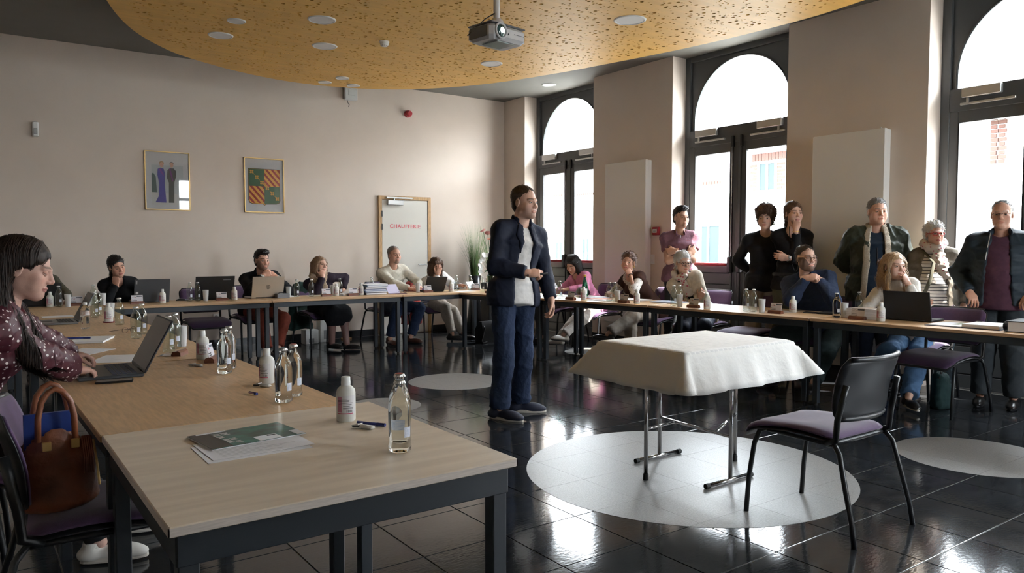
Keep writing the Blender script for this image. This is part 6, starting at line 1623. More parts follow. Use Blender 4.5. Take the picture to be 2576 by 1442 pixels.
M_wood = mat('mahogany_block', (.17, .055, .028), .35, noise=.3, nscale=20, stretch=(2, 10, 10)); M_card = mat('card_white', (.66, .64, .68), .6); M_cardp = mat('card_red_mark', (.45, .05, .08), .6); M_cardb = mat('card_dark_bar', (.06, .075, .10), .6)
def make_plate(word):
    """name plate facing -y"""
    b = empty('name_plate')
    MB().rings([[(x, y, z) for x, y, z in ((s * .066, -.026, 0), (s * .066, .022, 0), (s * .066, .026, .006), (s * .066, .020, .024), (s * .066, .008, .030), (s * .066, -.012, .030), (s * .066, -.024, .020))] for s in (-1, 1)]).build('wooden_block', M_wood, b)
    R = Matrix.Translation((0, 0, .022)) @ Matrix.Rotation(math.radians(-14), 4, 'X')
    cd = MB().box((-.056, -.0008, 0), (.056, .0008, .074)); cd.xf(R); c = cd.build('card', M_card, b)
    q = MB().box((-.004, -.0014, .056), (.052, -.0009, .067)); q.xf(R); q.build('dark_bar', M_cardb, c)
    sw_ = MB().tube([(-.050, -.0012, .048), (-.034, -.0012, .054), (-.026, -.0012, .064), (-.018, -.0012, .056), (-.008, -.0012, .053)], .0007, n=4); sw_.xf(R); sw_.build('swoosh', M_lk, c)
    q = MB().box((-.028, -.0014, .047), (-.014, -.0009, .051)); q.xf(R); q.build('red_mark', M_cardp, c)
    t = text('lettering', word, .0115, M_lk, c, align='LEFT', depth=.0003); t.matrix_local = R @ Matrix.Translation((-.050, -.0012, .026)) @ Matrix.Rotation(math.radians(90), 4, 'X')
    q = MB().box((-.050, -.0014, .012), (-.002, -.0009, .017)); q.xf(R); q.build('name_line', M_lk, c)
    return b
PROTO = {}
def put(kind, x, y, label, cat, rz=0, z=TZ, group=None, cap=None):
    k = kind if kind not in ('madame', 'monsieur') else kind
    if k not in PROTO:
        PROTO[k] = {'bottle': make_bottle, 'clear_bottle': lambda: make_bottle(pane_mat('clear_bottle_glass', (.90, .95, .92), 2.2)), 'san': make_sanitizer, 'cup': make_cup, 'madame': lambda: make_plate('Madame'), 'monsieur': lambda: make_plate('Monsieur')}[k](); o = PROTO[k]
    else: o = copy_tree(PROTO[k])
    o.location = (x, y, z); o.rotation_euler = (0, 0, rz); tag(o, label, cat, group)
    if cap:
        for ch in o.children:
            if ch.name.startswith('cap_disc'): ch.data = ch.data.copy(); ch.data.materials.clear(); ch.data.materials.append(cap)
    return o
GB, GS, GC, GP = 'glass water bottles on the tables', 'white sanitiser bottles on the tables', 'frosted cups on the tables', 'wooden name plates on the tables'
toC = lambda x, y: math.atan2(-y, -x)
def bottle(x, y, l, cap=None, da=.5): put('bottle' if y < 4.2 else 'clear_bottle', x, y, l, 'bottle', toC(x, y) + da, group=GB, cap=cap)
def san(x, y, l, da=0): put('san', x, y, l, 'bottle', toC(x, y) + da, group=GS)
def cup(x, y, l): put('cup', x, y, l, 'cup', 0, group=GC)
def plate(x, y, rz, l, who='monsieur'): put(who, x, y, l, 'name plate', rz, group=GP)
# near end, left row
bottle(1.017, 1.983, 'blue-capped full water bottle at the corner of the pale ash table', M_cap_b, .75); bottle(1.072, 2.09, 'red-capped water bottle standing right behind the blue-capped one', M_cap_r, .2)
san(1.051, 2.453, 'white sanitiser bottle on the pale ash table', .1); bottle(.98, 2.887, 'silver-capped water bottle on beech beside the pen cap', None, .75); bottle(1.054, 2.98, 'red-capped water bottle behind the silver-capped one on beech', M_cap_r, .75); san(1.061, 3.341, 'sanitiser bottle on beech behind the white badge clip and two bottles', -.5)
bottle(.978, 3.714, 'full water bottle before the upright name plate near the typing person', None, .7); bottle(1.036, 3.847, 'water bottle tucked between the name plate and the cup near the typing person', None, .6); cup(1.078, 3.985, 'frosted cup beside two bottles and the name plate on the left row'); san(1.012, 4.27, 'sanitiser bottle behind the upright name plate of the left row'); plate(1.03, 4.145, math.radians(62), 'name plate standing upright on the left row of tables')
bottle(.919, 4.651, 'water bottle just behind the open laptop screen, beside the fallen name plate', None, .5); bottle(.985, 4.80, 'second water bottle behind the laptop screen, beside the cup', None, .5); cup(1.043, 4.90, 'frosted cup behind the fallen name plate')
bottle(.887, 5.493, 'water bottle beside the pair of spectacles on the left row'); bottle(.965, 5.74, 'water bottle farther along, behind the one by the spectacles')
bottle(.94, 6.531, 'half-full water bottle beside the sanitiser with the red tray'); san(.905, 6.82, 'sanitiser bottle standing in a dark red tray on the left row'); bottle(.872, 7.38, 'water bottle beside the half-open silver laptop'); bottle(.925, 7.58, 'water bottle next to the cup behind the silver laptop'); cup(.985, 7.30, 'frosted cup between the silver laptop and the red-tray sanitiser')
bottle(1.06, 9.02, 'water bottle before the person in the black jumper'); cup(1.0, 8.90, 'frosted cup before the person in the black jumper'); cup(1.13, 8.90, 'second frosted cup before the person in the black jumper')
san(.66, 8.95, 'sanitiser bottle before the person in the olive top'); bottle(.735, 8.92, 'water bottle before the person in the olive top'); cup(.81, 8.86, 'frosted cup before the person in the olive top'); plate(.90, 8.98, 0, 'name plate before the person in the olive top', 'madame')
# back row
plate(1.45, 8.86, 0, 'name plate before the grey laptop', 'madame'); san(1.69, 8.82, 'sanitiser bottle before the grey laptop'); bottle(2.005, 8.98, 'water bottle at the edge of the black laptop'); bottle(2.085, 8.96, 'water bottle next to it, before the black laptop'); cup(2.16, 8.92, 'frosted cup before the black laptop'); plate(2.33, 8.90, 0, 'name plate before the black laptop'); san(2.468, 8.90, 'sanitiser bottle between the black and silver laptops')
bottle(3.235, 9.0, 'water bottle beside the grey docking box'); cup(3.17, 9.10, 'frosted cup behind the docking box'); bottle(3.405, 8.96, 'water bottle before the person with the beige scarf'); plate(3.575, 8.90, 0, 'name plate before the person with the beige scarf', 'madame'); cup(3.70, 9.02, 'frosted cup before the person with the beige scarf'); san(3.71, 8.92, 'sanitiser bottle beside the cup before the person with the beige scarf'); bottle(3.80, 9.02, 'water bottle behind the sanitiser before the person with the beige scarf'); plate(3.91, 8.86, 0, 'name plate beside the stack of binders', 'monsieur'); san(4.035, 8.90, 'sanitiser bottle against the stack of binders'); bottle(4.32, 9.20, 'water bottle behind the stack of binders')
cup(4.89, 8.98, 'frosted cup before the person in cream'); plate(5.0, 8.90, 0, 'name plate before the thin black laptop', 'madame'); bottle(5.33, 9.06, 'water bottle beside the thin black laptop'); bottle(5.52, 9.02, 'water bottle before the person in stripes'); cup(5.41, 8.96, 'frosted cup before the person in stripes'); san(5.36, 8.90, 'sanitiser bottle before the person in stripes')
bottle(5.69, 8.93, 'water bottle beside the white folded paper in the corner'); plate(5.79, 8.95, -.3, 'name plate by the folded paper in the corner', 'madame'); bottle(5.62, 8.52, 'water bottle on the corner table before the orchid'); cup(5.68, 8.45, 'frosted cup on the corner table before the orchid'); plate(5.60, 8.30, -1.2, 'name plate on the corner table beside the speaker'); san(5.76, 8.14, 'sanitiser bottle on the corner table half behind the speaker')
# window row, plates turned into the room
RW = -math.radians(86)
bottle(5.62, 6.87, 'water bottle before the person in pink'); plate(5.66, 6.72, RW, 'name plate before the person in pink', 'madame'); san(5.72, 6.56, 'sanitiser bottle before the person in pink'); cup(5.78, 6.64, 'frosted cup beside the green bottle')
bottle(5.83, 6.25, 'water bottle before the person in the brown vest'); bottle(5.90, 6.24, 'water bottle paired with another before the person in the brown vest'); cup(5.84, 6.13, 'frosted cup before the person in the brown vest'); plate(5.78, 5.97, RW, 'name plate before the person in the brown vest', 'madame'); san(5.81, 5.80, 'sanitiser bottle before the person in the brown vest')
bottle(5.90, 5.36, 'water bottle before the seated person with folded arms'); bottle(5.965, 5.34, 'water bottle paired with another before the seated person with folded arms'); cup(5.87, 5.25, 'frosted cup before the seated person with folded arms'); plate(5.88, 5.08, RW, 'name plate before the seated person with folded arms', 'madame'); san(5.87, 4.90, 'sanitiser bottle before the empty window-row chair')
bottle(5.95, 4.50, 'water bottle beside the name plate of the person in the navy jumper'); bottle(5.955, 4.42, 'water bottle paired with another beside the name plate of the person in the navy jumper'); cup(5.955, 4.33, 'frosted cup beside the name plate of the person in the navy jumper'); plate(5.965, 4.19, RW, 'name plate before the person in the navy jumper'); san(6.20, 4.17, 'sanitiser bottle before the person in the navy jumper')
bottle(6.05, 3.645, 'water bottle between the person in the navy jumper and the papers'); cup(6.13, 3.62, 'frosted cup beside the stack of spiral-bound papers'); plate(6.02, 3.44, RW, 'name plate before the stack of spiral-bound papers', 'madame'); san(6.04, 3.25, 'sanitiser bottle beside the black tablet')
put('clear_bottle', 6.36, 3.62, 'water bottle standing behind the stack of spiral-bound papers', 'bottle', 0, TZ, GB)
# green bottle
gb = empty('green_bottle', (6.0, 6.86, TZ), label='green glass mineral-water bottle with a yellow cap', cat='bottle')
MB().lathe([(.004, .002), (.034, .002), (.037, .012), (.037, .135), (.030, .175), (.018, .215), (.0145, .25), (.0145, .265), (.004, .265)], 24).build('glass', glassmat('green_glass', (.05, .42, .20), 0, 1.4), gb, smooth=True); MB().lathe([(.016, .252), (.0165, .275), (.014, .278)], 16).build('cap', mat('yellow_cap', (.62, .42, .06), .4), gb)
arc_patch(.0373, toC(6, 6.86) - .9, toC(6, 6.86) + .9, .05, .11).build('label', M_lw, gb)
# plastic water bottle
pt = empty('plastic_bottle', (.688, 6.358, TZ), label='small ribbed plastic water bottle with a white cap', cat='bottle')
pf = [(.004, .002), (.028, .002), (.031, .01)] + [(.031 - .0022 * (k % 2), .018 + .010 * k) for k in range(8)] + [(.031, .10), (.031, .135), (.027, .155), (.016, .172), (.0125, .178), (.0125, .185), (.004, .185)]
MB().lathe(pf, 24).build('bottle', M_glassw, pt, smooth=True); MB().lathe([(.0145, .180), (.0145, .194), (.013, .196)], 16).build('cap', M_white, pt); arc_patch(.0314, -3.1, 3.1, .102, .134, 24).build('label', mat('plastic_bottle_label', (.62, .60, .60), .5, noise=.5, nscale=60, col2=(.45, .28, .22)), pt, smooth=True)
thing('red_tray', (.90, 6.80, TZ), 'small dark red dish under a sanitiser bottle', 'dish', [('dish', MB().lathe([(.036, 0), (.042, .001), (.044, .010), (.041, .010), (.038, .003)], 24), mat('dark_red_dish', (.16, .012, .02), .35))])
for o in bpy.data.objects:
    if o.get('label') == 'sanitiser bottle standing in a dark red tray on the left row': o.location = (.90, 6.80, TZ + .0035)

# ------------------------------------------------------------------ laptops, phones, papers
M_lapk = mat('black_laptop_shell', (.016, .016, .018), .42); M_lapg = mat('graphite_laptop_shell', (.055, .058, .065), .4); M_laps = mat('silver_laptop_shell', (.50, .44, .36), .35, metal=.35); M_scr = mat('dark_screen', (.012, .008, .008), .22, spec=.3); M_key = mat('laptop_keys', (.035, .036, .042), .5); M_keyb = mat('blue_lit_keys', (.05, .07, .16), .5)
def laptop(label, x, y, face, shell, w=.34, dp=.235, open_=112, keys=M_key, logo=None, group='laptops on the tables', z=TZ):
    """hinge centre at x, y; face = direction from hinge towards the user"""
    o = empty('laptop', (x, y, z), math.atan2(face[1], face[0]) + math.pi / 2, label, 'laptop', group)
    box('base', (-w / 2, -dp, .002), (w / 2, 0, .018), shell, o, .004)
    kb = MB()
    for r in range(5):
        for c in range(13): kb.box((-w / 2 + .022 + c * (w - .044) / 13, -.045 - r * .021, .018), (-w / 2 + .022 + (c + .86) * (w - .044) / 13, -.028 - r * .021, .0195))
    tag(kb.build('keys', keys, o), kind='stuff'); box('touchpad', (-.05, -dp + .015, .018), (.05, -dp + .085, .0185), M_lapk, o)
    R = Matrix.Translation((0, 0, .016)) @ Matrix.Rotation(math.radians(90 - open_), 4, 'X')
    l = MB().box((-w / 2, -.002, .0), (w / 2, .006, dp), c=.003); l.xf(R); lid = l.build('lid', shell, o)
    s = MB().box((-w / 2 + .008, -.0032, .014), (w / 2 - .008, -.0018, dp - .008)); s.xf(R); s.build('screen', M_scr, lid)
    h = MB().tube([(-w * .36, 0, .014), (w * .36, 0, .014)], .007, n=8); h.build('hinge', M_lapk, o, smooth=True)
    if logo == 'ring':
        g = MB().tube([(.024 * math.cos(a), .0068, dp / 2 + .024 * math.sin(a)) for a in [2 * math.pi * k / 24 for k in range(25)]], .0022, n=5)
        g.tube([(-.006, .0068, dp / 2 + .020), (-.012, .0068, dp / 2 - .010)], .002, n=4); g.tube([(.012, .0068, dp / 2 + .010), (.004, .0068, dp / 2 - .020)], .002, n=4); g.tube([(-.010, .0068, dp / 2 + .004), (-.003, .0068, dp / 2 + .006), (-.006, .0068, dp / 2 - .010)], .002, n=4); g.tube([(.002, .0068, dp / 2 + .012), (.010, .0068, dp / 2 + .010), (.006, .0068, dp / 2 - .006)], .002, n=4); g.xf(R); g.build('round_logo', M_lapk, lid)
    if logo == 'word': g = MB().box((-w * .40, .0062, dp - .045), (-w * .20, .0068, dp - .039)); g.xf(R); g.build('wordmark', M_lg, lid)
    if logo == 'sticker':
        g = MB().box((w * .42, .0062, dp - .05), (w * .46, .0068, dp - .015)); g.xf(R); g.build('wordmark', M_lg, lid); g = MB().lathe([(.014, 0), (.014, .0006)], 16); g.xf(R @ Matrix.Translation((w * .42, .0066, .10)) @ Matrix.Rotation(math.radians(-90), 4, 'X')); g.build('round_sticker', M_lw, lid)
    return o
laptop('dark laptop with blue-lit keys under the typing person\'s hands', .655, 4.04, (-1, .02), M_lapg, .40, .27, 118, M_keyb)
laptop('half-open silver laptop farther along the left row', .69, 6.98, (-1, .0), mat('grey_laptop_shell', (.20, .20, .21), .35, metal=.4), .36, .25, 117)
laptop('black laptop before the person in the olive top', .60, 9.04, (0, 1), M_lapk, .34, .23, 105)
laptop('graphite laptop with a round sticker before the person in the black jumper', 1.615, 9.0, (-.05, 1), M_lapg, .36, .25, 104, logo='sticker')
laptop('black laptop at the empty place of the back row', 2.29, 9.08, (.0, 1), M_lapk, .43, .27, 108, logo='word')
laptop('silver laptop with a round logo before the person in the black blazer', 2.87, 8.98, (-.03, 1), M_laps, .38, .255, 106, logo='ring')
laptop('black tablet on its stand before the person in the white polo neck', 6.24, 3.13, (1, .05), M_lapk, .37, .235, 103)
laptop('thin black laptop tilted back before the person in stripes', 5.15, 9.0, (.1, 1), M_lapk, .30, .225, 122)
M_sheet = mat('white_sheet', (.84, .84, .87), .7); M_blue = mat('blue_pen_plastic', (.02, .04, .26), .35); M_fold = mat('lilac_folder', (.42, .38, .50), .6)
def sheet(label, pts, z=TZ, m=M_sheet, lines=0, name='paper', th=.0012, cat='paper', group='loose papers on the tables'):
    """flat sheet with given corners (world x, y), print lines ruled across it"""
    c = sum((Vector(p) for p in pts), Vector((0, 0))) / len(pts); o = empty(name, (c.x, c.y, z), label=label, cat=cat, group=group)
    s = MB().prism([(p[0] - c.x, p[1] - c.y) for p in pts], .0003, th).build('sheet', m, o)
    if lines:
        a, b, d, e = [Vector(p) - c for p in pts[:4]]; pr_ = MB(); rs = random.Random(len(label))
        for k in range(lines):
            t = .10 + .80 * k / lines; p0, p1 = a.lerp(e, t), b.lerp(d, t); q0, q1 = p0.lerp(p1, .10), p0.lerp(p1, rs.uniform(.4, .9)); n = (e - a).normalized() * .0016
            pr_.add([(q0.x, q0.y, th + .0003), (q1.x, q1.y, th + .0003), (q1.x + n.x, q1.y + n.y, th + .0003), (q0.x + n.x, q0.y + n.y, th + .0003)], [(0, 1, 2, 3)])
        tag(pr_.build('printed_lines', M_lg, o), kind='stuff')
    return o
def rect(x, y, w, h, a): 
    c, s = math.cos(a), math.sin(a); return [(x + u * c - v * s, y + u * s + v * c) for u, v in ((-w / 2, -h / 2), (w / 2, -h / 2), (w / 2, h / 2), (-w / 2, h / 2))]
# leaflet and agenda on the ash table
sheet('white agenda sheet sticking out under the teal leaflet', rect(.675, 2.28, .30, .21, 0), TZ, lines=14)
sheet('second white sheet under the teal leaflet on the ash table', rect(.69, 2.305, .30, .21, .03), TZ + .0013, lines=12)
mg = empty('leaflet', (.703, 2.425, TZ + .0030), math.radians(-83), label='glossy teal and black theatre leaflet on the pale ash table', cat='leaflet')
M_teal = mat('glossy_teal_print', (.035, .21, .175), .30, spec=.35, noise=.9, nscale=11, stretch=(1.6, 1, 1), col2=(.030, .045, .045)); M_blk = mat('glossy_black_print', (.030, .028, .030), .32, spec=.3)
for k in range(3): box('page', (-.104 + .002 * k, -.15 + .001 * k, .0012 * k), (.104, .15, .0012 * k + .001), M_sheet if k < 2 else M_teal, mg)
def on(name, x0, x1, y0, y1, m, z=.0037): return box(name, (x0, y0, z - .0002), (x1, y1, z), m, mg)
on('dark_band', -.103, .103, -.149, -.085, M_blk); on('white_strip', -.103, -.088, -.125, -.03, M_sheet, .0039); on('white_corner', .04, .103, .122, .149, M_sheet); on('address_label', .045, .103, .0, .072, M_sheet); on('barcode', .052, .062, .04, .068, M_lk, .0041)
for tx, sz, x, y in (('IN', .030, -.070, -.050), ('ALIA', .030, -.070, -.078), ('20 17', .026, .012, -.055), ('MUSIC', .018, .012, -.076)): text('lettering', tx, sz, M_lw, mg, (x, y, .0042), (0, 0, 0), depth=.0002, bold=.0012, align='LEFT')
def clip_badge(x, y, a, label):
    o = empty('badge_clip', (x, y, TZ), a, label, 'clip', 'white badge clips on the left row'); autosmooth(MB().box((-.004, -.011, .001), (.052, .011, .013), c=.005).build('white_body', M_white, o)); box('metal_clip', (-.032, -.012, .004), (.002, .010, .008), M_darkmetal, o, .002); MB().tube([(-.03, -.012, .010), (-.005, -.012, .014), (-.005, .012, .014), (-.03, .012, .010)], .0016, n=5).build('spring', M_alu, o)
clip_badge(1.045, 2.315, math.radians(-62), 'white badge clip beside the blue pen on the ash table'); clip_badge(1.01, 3.27, math.radians(-55), 'white badge clip on beech before the two silver- and red-capped bottles'); clip_badge(.915, 4.03, math.radians(-60), 'white badge clip on beech near the upright name plate')
def pen(x, y, a, label, L=.14, m=M_blue, z=TZ): thing('pen', (x, y, z), label, 'pen', [('barrel', MB().tube([(-L / 2, 0, .006), (L * .22, 0, .006)], .0052, n=8), m), ('cap', MB().tube([(L * .2, 0, .006), (L / 2, 0, .006)], .0060, n=8), mat('pen_cap', (.015, .025, .16), .35))], a)
pen(1.09, 2.335, math.radians(-58), 'blue ballpoint pen beside the badge clip on the ash table', .11); pen(.93, 3.11, math.radians(-75), 'clear pen with a dark blue cap on the beech table', .055, M_glassw); pen(.56, 5.55, math.radians(-25), 'blue pen lying on the notebook of the left row', .14, M_blue, TZ + .015)
thing('smartphone', (.515, 3.765, TZ), 'black smartphone lying beside the typing person\'s laptop', 'phone', [('case', MB().box((-.075, -.037, 0), (.075, .037, .009), c=.003), M_lapk), ('display', MB().box((-.071, -.033, .009), (.071, .033, .0094)), M_scr)], math.radians(-12))
sheet('printed sheet beside the typing person\'s laptop', rect(.64, 4.55, .21, .297, math.radians(-25)), lines=12); sheet('printed sheet lying beyond the typing person\'s hands', rect(.52, 4.95, .21, .30, math.radians(-40)), lines=12); sheet('white sheet beside the notebook of the left row', rect(.47, 5.62, .21, .30, math.radians(-30))); sheet('sheet beside the half-open silver laptop', rect(.62, 7.65, .24, .20, 0))
nb_ = empty('notebook', (.63, 5.52, TZ), math.radians(-20), label='closed white notebook with a dark spine on the left row', cat='notebook'); box('pages', (-.10, -.145, .001), (.10, .145, .012), M_sheet, nb_); box('cover', (-.105, -.15, .012), (.105, .15, .0145), M_sheet, nb_); box('spine', (-.107, -.15, .0), (-.098, .15, .0145), M_lapg, nb_)
# fallen name plate
fp = empty('fallen_name_plate', (.945, 4.50, TZ), math.radians(58), label='name plate knocked over with its card lying flat', cat='name plate', group=GP); MB().rings([[(x, y, z) for x, y, z in ((s * .06, -.026, 0), (s * .06, .022, 0), (s * .06, .026, .006), (s * .06, .020, .024), (s * .06, -.012, .030), (s * .06, -.024, .020))] for s in (-1, 1)]).build('wooden_block', M_wood, fp)
c_ = box('card', (-.055, .03, .001), (.055, .105, .0024), M_card, fp); box('dark_bar', (-.05, .088, .0024), (.004, .099, .003), M_cardb, c_)
def specs(x, y, a, label, m=M_gasket):
    b = MB()
    for s in (-1, 1): b.tube([(s * .034 + .025 * math.cos(t), 0, .022 + .02 * math.sin(t)) for t in [2 * math.pi * k / 16 for k in range(17)]], .0018, n=5); b.tube([(s * .06, 0, .03), (s * .058, .12, .012)], .0018, n=5)
    b.tube([(-.009, 0, .026), (.009, 0, .026)], .0018, n=5); thing('spectacles', (x, y, TZ), label, 'glasses', [('frame', b, m)], a)
specs(.905, 5.88, .6, 'dark spectacles lying on the left row of tables', mat('brown_frame', (.05, .025, .015), .4)); specs(4.66, 8.98, 2.9, 'black spectacles lying before the person in cream')
thing('key_bunch', (1.95, 9.12, TZ), 'small bunch of keys and scarf beside the black laptop', 'keys', [('keys', MB().tube([(-.06, 0, .008), (-.02, .02, .014), (.03, -.01, .010), (.07, .01, .006)], [.008, .014, .011, .006], n=6), M_darkmetal)])
thing('docking_box', (3.03, 8.92, TZ), 'grey docking box in front of the silver laptop', 'box', [('case', MB().box((-.075, -.05, .001), (.075, .05, .055), c=.004), mat('grey_box', (.16, .17, .19), .4)), ('cable', MB().tube([(-.05, .0, .055), (-.02, .01, .068), (.05, 0, .06)], .004, n=5), M_gasket)])
# binders
rs = random.Random(3)
for k, (m, th) in enumerate(((mat('black_binder', (.02, .02, .024), .5), .028), (mat('pale_blue_folder', (.36, .46, .66), .6), .020), (mat('blue_folder', (.16, .26, .52), .6), .020), (mat('grey_binder', (.10, .10, .115), .5), .030), (mat('steel_blue_folder', (.25, .34, .50), .6), .022))):
    z = TZ + sum((.029, .021, .021, .031, .023)[:k]); o = empty('binder', (4.225 + rs.uniform(-.015, .015), 8.94 + rs.uniform(-.01, .01), z), rs.uniform(-.08, .08), ('black binder at the bottom of the stack', 'pale blue folder second in the stack from the table', 'mid blue folder in the middle of the stack', 'dark grey binder near the top of the stack', 'steel blue folder under the loose sheets on the stack')[k], 'binder', 'folders stacked on the back row')
    box('cover', (-.14, -.10, .001), (.15, .11, th * .16), m, o); box('cover', (-.14, -.10, th * .84), (.15, .11, th), m, o); box('spine', (-.15, -.10, .001), (-.135, .11, th), m, o, .003); box('pages', (-.13, -.095, th * .16), (.145, .105, th * .84), M_sheet, o)
sheet('loose white sheets on top of the stack of folders', rect(4.23, 8.95, .30, .21, .05), TZ + .126, th=.010); 
o = empty('open_booklet', (4.52, 8.93, TZ), .25, label='maroon and lilac booklet standing half open before the person in cream', cat='booklet'); b = MB().box((-.10, -.001, 0), (.10, .001, .15)); b.xf(Matrix.Rotation(math.radians(-38), 4, 'X')); b.build('raised_cover', M_fold, o); box('flat_cover', (-.10, -.13, .001), (.10, .0, .006), mat('maroon_cover', (.10, .02, .04), .5), o)
sheet('white sheets before the person in the black blazer', rect(3.17, 9.15, .20, .24, .2), th=.006); sheet('white sheets before the person with the beige scarf', rect(3.52, 9.08, .24, .18, -.2)); sheet('small stack of dark-edged booklets between scarf and binders', rect(3.84, 8.98, .10, .12, .1), th=.02); sheet('papers in front of the person in stripes', rect(5.55, 8.86, .28, .2, 0)); sheet('white sheets on the corner table', rect(5.85, 8.50, .20, .28, .3))
o = empty('folded_paper', (5.86, 9.12, TZ), .5, label='large folded white paper in the hand of the person in stripes', cat='paper'); b = MB().box((-.09, -.001, 0), (.11, .001, .13)); b.xf(Matrix.Rotation(math.radians(-30), 4, 'X')); b.build('leaf', M_sheet, o); b = MB().box((-.10, -.001, 0), (.09, .001, .10)); b.xf(Matrix.Rotation(math.radians(35), 4, 'X')); b.build('leaf', M_sheet, o)
sheet('papers before the person in pink', rect(6.02, 7.35, .22, .30, .2), th=.004); sheet('lilac folder before the person in pink', rect(6.08, 6.78, .24, .32, -.2), m=M_fold, th=.012); sheet('orange-edged folder under the lilac one', rect(5.98, 6.62, .22, .30, .1), m=mat('salmon_folder', (.55, .22, .15), .6), th=.008, z=TZ); sheet('white sheets piled before the person in the brown vest', rect(5.86, 6.42, .21, .26, .2), th=.006)
sheet('white sheets on the lilac folder', rect(6.10, 6.86, .21, .30, .15), TZ + .0125, th=.004); sheet('blue-edged papers before the seated person with folded arms', rect(6.22, 5.72, .24, .34, .15), m=mat('pale_blue_sheets', (.46, .52, .66), .6), th=.012); sheet('white papers under the elbow of the person in the brown vest', rect(6.20, 6.20, .22, .30, .1), th=.010)
thing('handbag', (6.16, 7.08, TZ), 'black handbag with red piping behind the papers', 'bag', [('body', MB().tube([(-.11, 0, .045), (-.05, 0, .065), (.05, 0, .065), (.11, 0, .040)], [.03, .05, .05, .03], n=10), L_black), ('piping', MB().tube([(-.12, -.02, .05), (-.05, -.05, .09), (.05, -.045, .085), (.12, -.02, .045)], .006, n=6), M_red)], 1.5)
sheet('sheet before the person in the navy jumper', rect(6.22, 4.30, .21, .26, .2)); thing('smartphone', (6.28, 4.02, TZ), 'dark smartphone before the person in the navy jumper', 'phone', [('case', MB().box((-.037, -.075, 0), (.037, .075, .010), c=.003), M_lapg), ('display', MB().box((-.033, -.071, .010), (.033, .071, .0104)), M_scr)], .25)
thing('tablet_case', (6.34, 3.84, TZ), 'closed black tablet case before the person in the navy jumper', 'tablet', [('case', MB().box((-.09, -.13, 0), (.09, .13, .014), c=.004), M_lapk)], .15)
# spiral-bound stack
for k in range(4):
    o = empty('spiral_document', (6.20 + .006 * k, 3.46 - .01 * (k % 2), TZ + .021 * k), .05 - .03 * (k % 2), ('bottom spiral-bound document of the stack', 'spiral-bound document second from the bottom', 'spiral-bound document third from the bottom', 'topmost spiral-bound document with a white cover')[k], 'document', 'spiral-bound documents before the person in the white polo neck')
    box('pages', (-.10, -.14, .001), (.10, .14, .020), M_sheet, o); box('cover', (-.102, -.142, .019), (.102, .142, .0205), M_sheet, o); sp_ = MB()
    for q in range(18): sp_.tube([(-.09 + .18 * q / 17, -.142 + .008 * math.cos(t), .011 + .010 * math.sin(t)) for t in (0, 1.2, 2.4, 3.6, 4.8, 6.28)], .0012, n=4)
    tag(sp_.build('spiral', M_lk, o), kind='stuff')
# open book and register
ob = empty('open_book', (6.17, 2.62, TZ), math.radians(-87), label='thick open book with a bookmark lying on the window row', cat='book'); box('left_pages', (-.26, -.15, .004), (-.01, .15, .010), M_sheet, ob); box('right_pages', (-.01, -.15, .004), (.24, .15, .032), M_sheet, ob, .004); box('cover', (-.27, -.16, .0), (.25, .16, .004), mat('navy_cover', (.03, .035, .09), .5), ob); box('bookmark', (-.13, -.02, .010), (-.08, .16, .011), mat('sage_note', (.38, .40, .28), .6), ob); box('clip', (-.01, .12, .03), (.03, .14, .036), M_darkmetal, ob)
rg = empty('register', (6.16, 2.22, TZ), math.radians(-85), label='thick closed register with a black cover on the window row', cat='book'); box('pages', (-.10, -.145, .006), (.125, .145, .072), M_sheet, rg); box('cover', (-.11, -.15, .0), (.13, .15, .006), M_lapk, rg, .002); box('cover', (-.11, -.15, .072), (.13, .15, .079), M_lapk, rg, .002); MB().rings([[(-.11 - .02 * math.cos(t), y, .0395 + .0395 * math.sin(t)) for t in [math.pi * (k / 8 - .5) for k in range(9)]] for y in (-.15, .15)], closed=False, caps=False).build('spine', M_lapk, rg, smooth=True)
# pens and clicker in hands
q = pr.arm['R'][1] + unit(V(.75, -.62, .02)) * .085 + V(0, 0, -.012); o = empty('clicker', tuple(q), label='small black presentation clicker in the speaker\'s hand', cat='remote'); b = MB().tube([tuple(unit(V(.75, -.62, .06)) * -.045), tuple(unit(V(.75, -.62, .06)) * .0), tuple(unit(V(.75, -.62, .06)) * .07)], [.011, .014, .010], n=10, flat=.7); b.build('body', M_gasket, o, smooth=True)

# ------------------------------------------------------------------ bags, coats, bins, plants
bag = empty('leather_handbag', (.212, 2.875, .492), math.radians(2), label='brown leather handbag with a blue folder inside, standing on a purple chair', cat='bag')
M_tan = mat('tan_leather', (.23, .075, .032), .42, noise=.3, nscale=12, bump=.15, bscale=120)
F = Field((-.24, -.16, -.02), (.24, .16, .36), .007)
F.loft((0, 0, .03), (0, 0, .27), (1, 0, 0), .112, .100, .085, .060, .03, cap=.05); F.loft((0, 0, .03), (0, 0, .12), (1, 0, 0), .116, .112, .09, .08, .03, cap=.03)
F.half((0, 0, .001), (0, 0, -1)); F.half((0, 0, .285), (0, 0, 1)); F.loft((0, 0, .12), (0, 0, .34), (1, 0, 0), .088, .092, .050, .050, .02, op='-', cap=.03); F.cone((-.14, 0, .31), (.14, 0, .30), .04, .02, .03, op='-')
field_obj(F, 'body', M_tan, bag, .0012)
for s in (-1, 1): MB().tube([(-.052, s * .066, .235), (-.050, s * .068, .31), (-.040, s * .066, .36), (-.02, s * .064, .39), (0, s * .062, .40), (.02, s * .064, .39), (.040, s * .066, .36), (.050, s * .068, .31), (.052, s * .066, .235)], .0095, n=8).build('handle', M_tan, bag, smooth=True)
box('folder', (-.085, -.012, .06), (.05, .004, .315), mat('blue_folder_plastic', (.012, .035, .18), .4), bag)
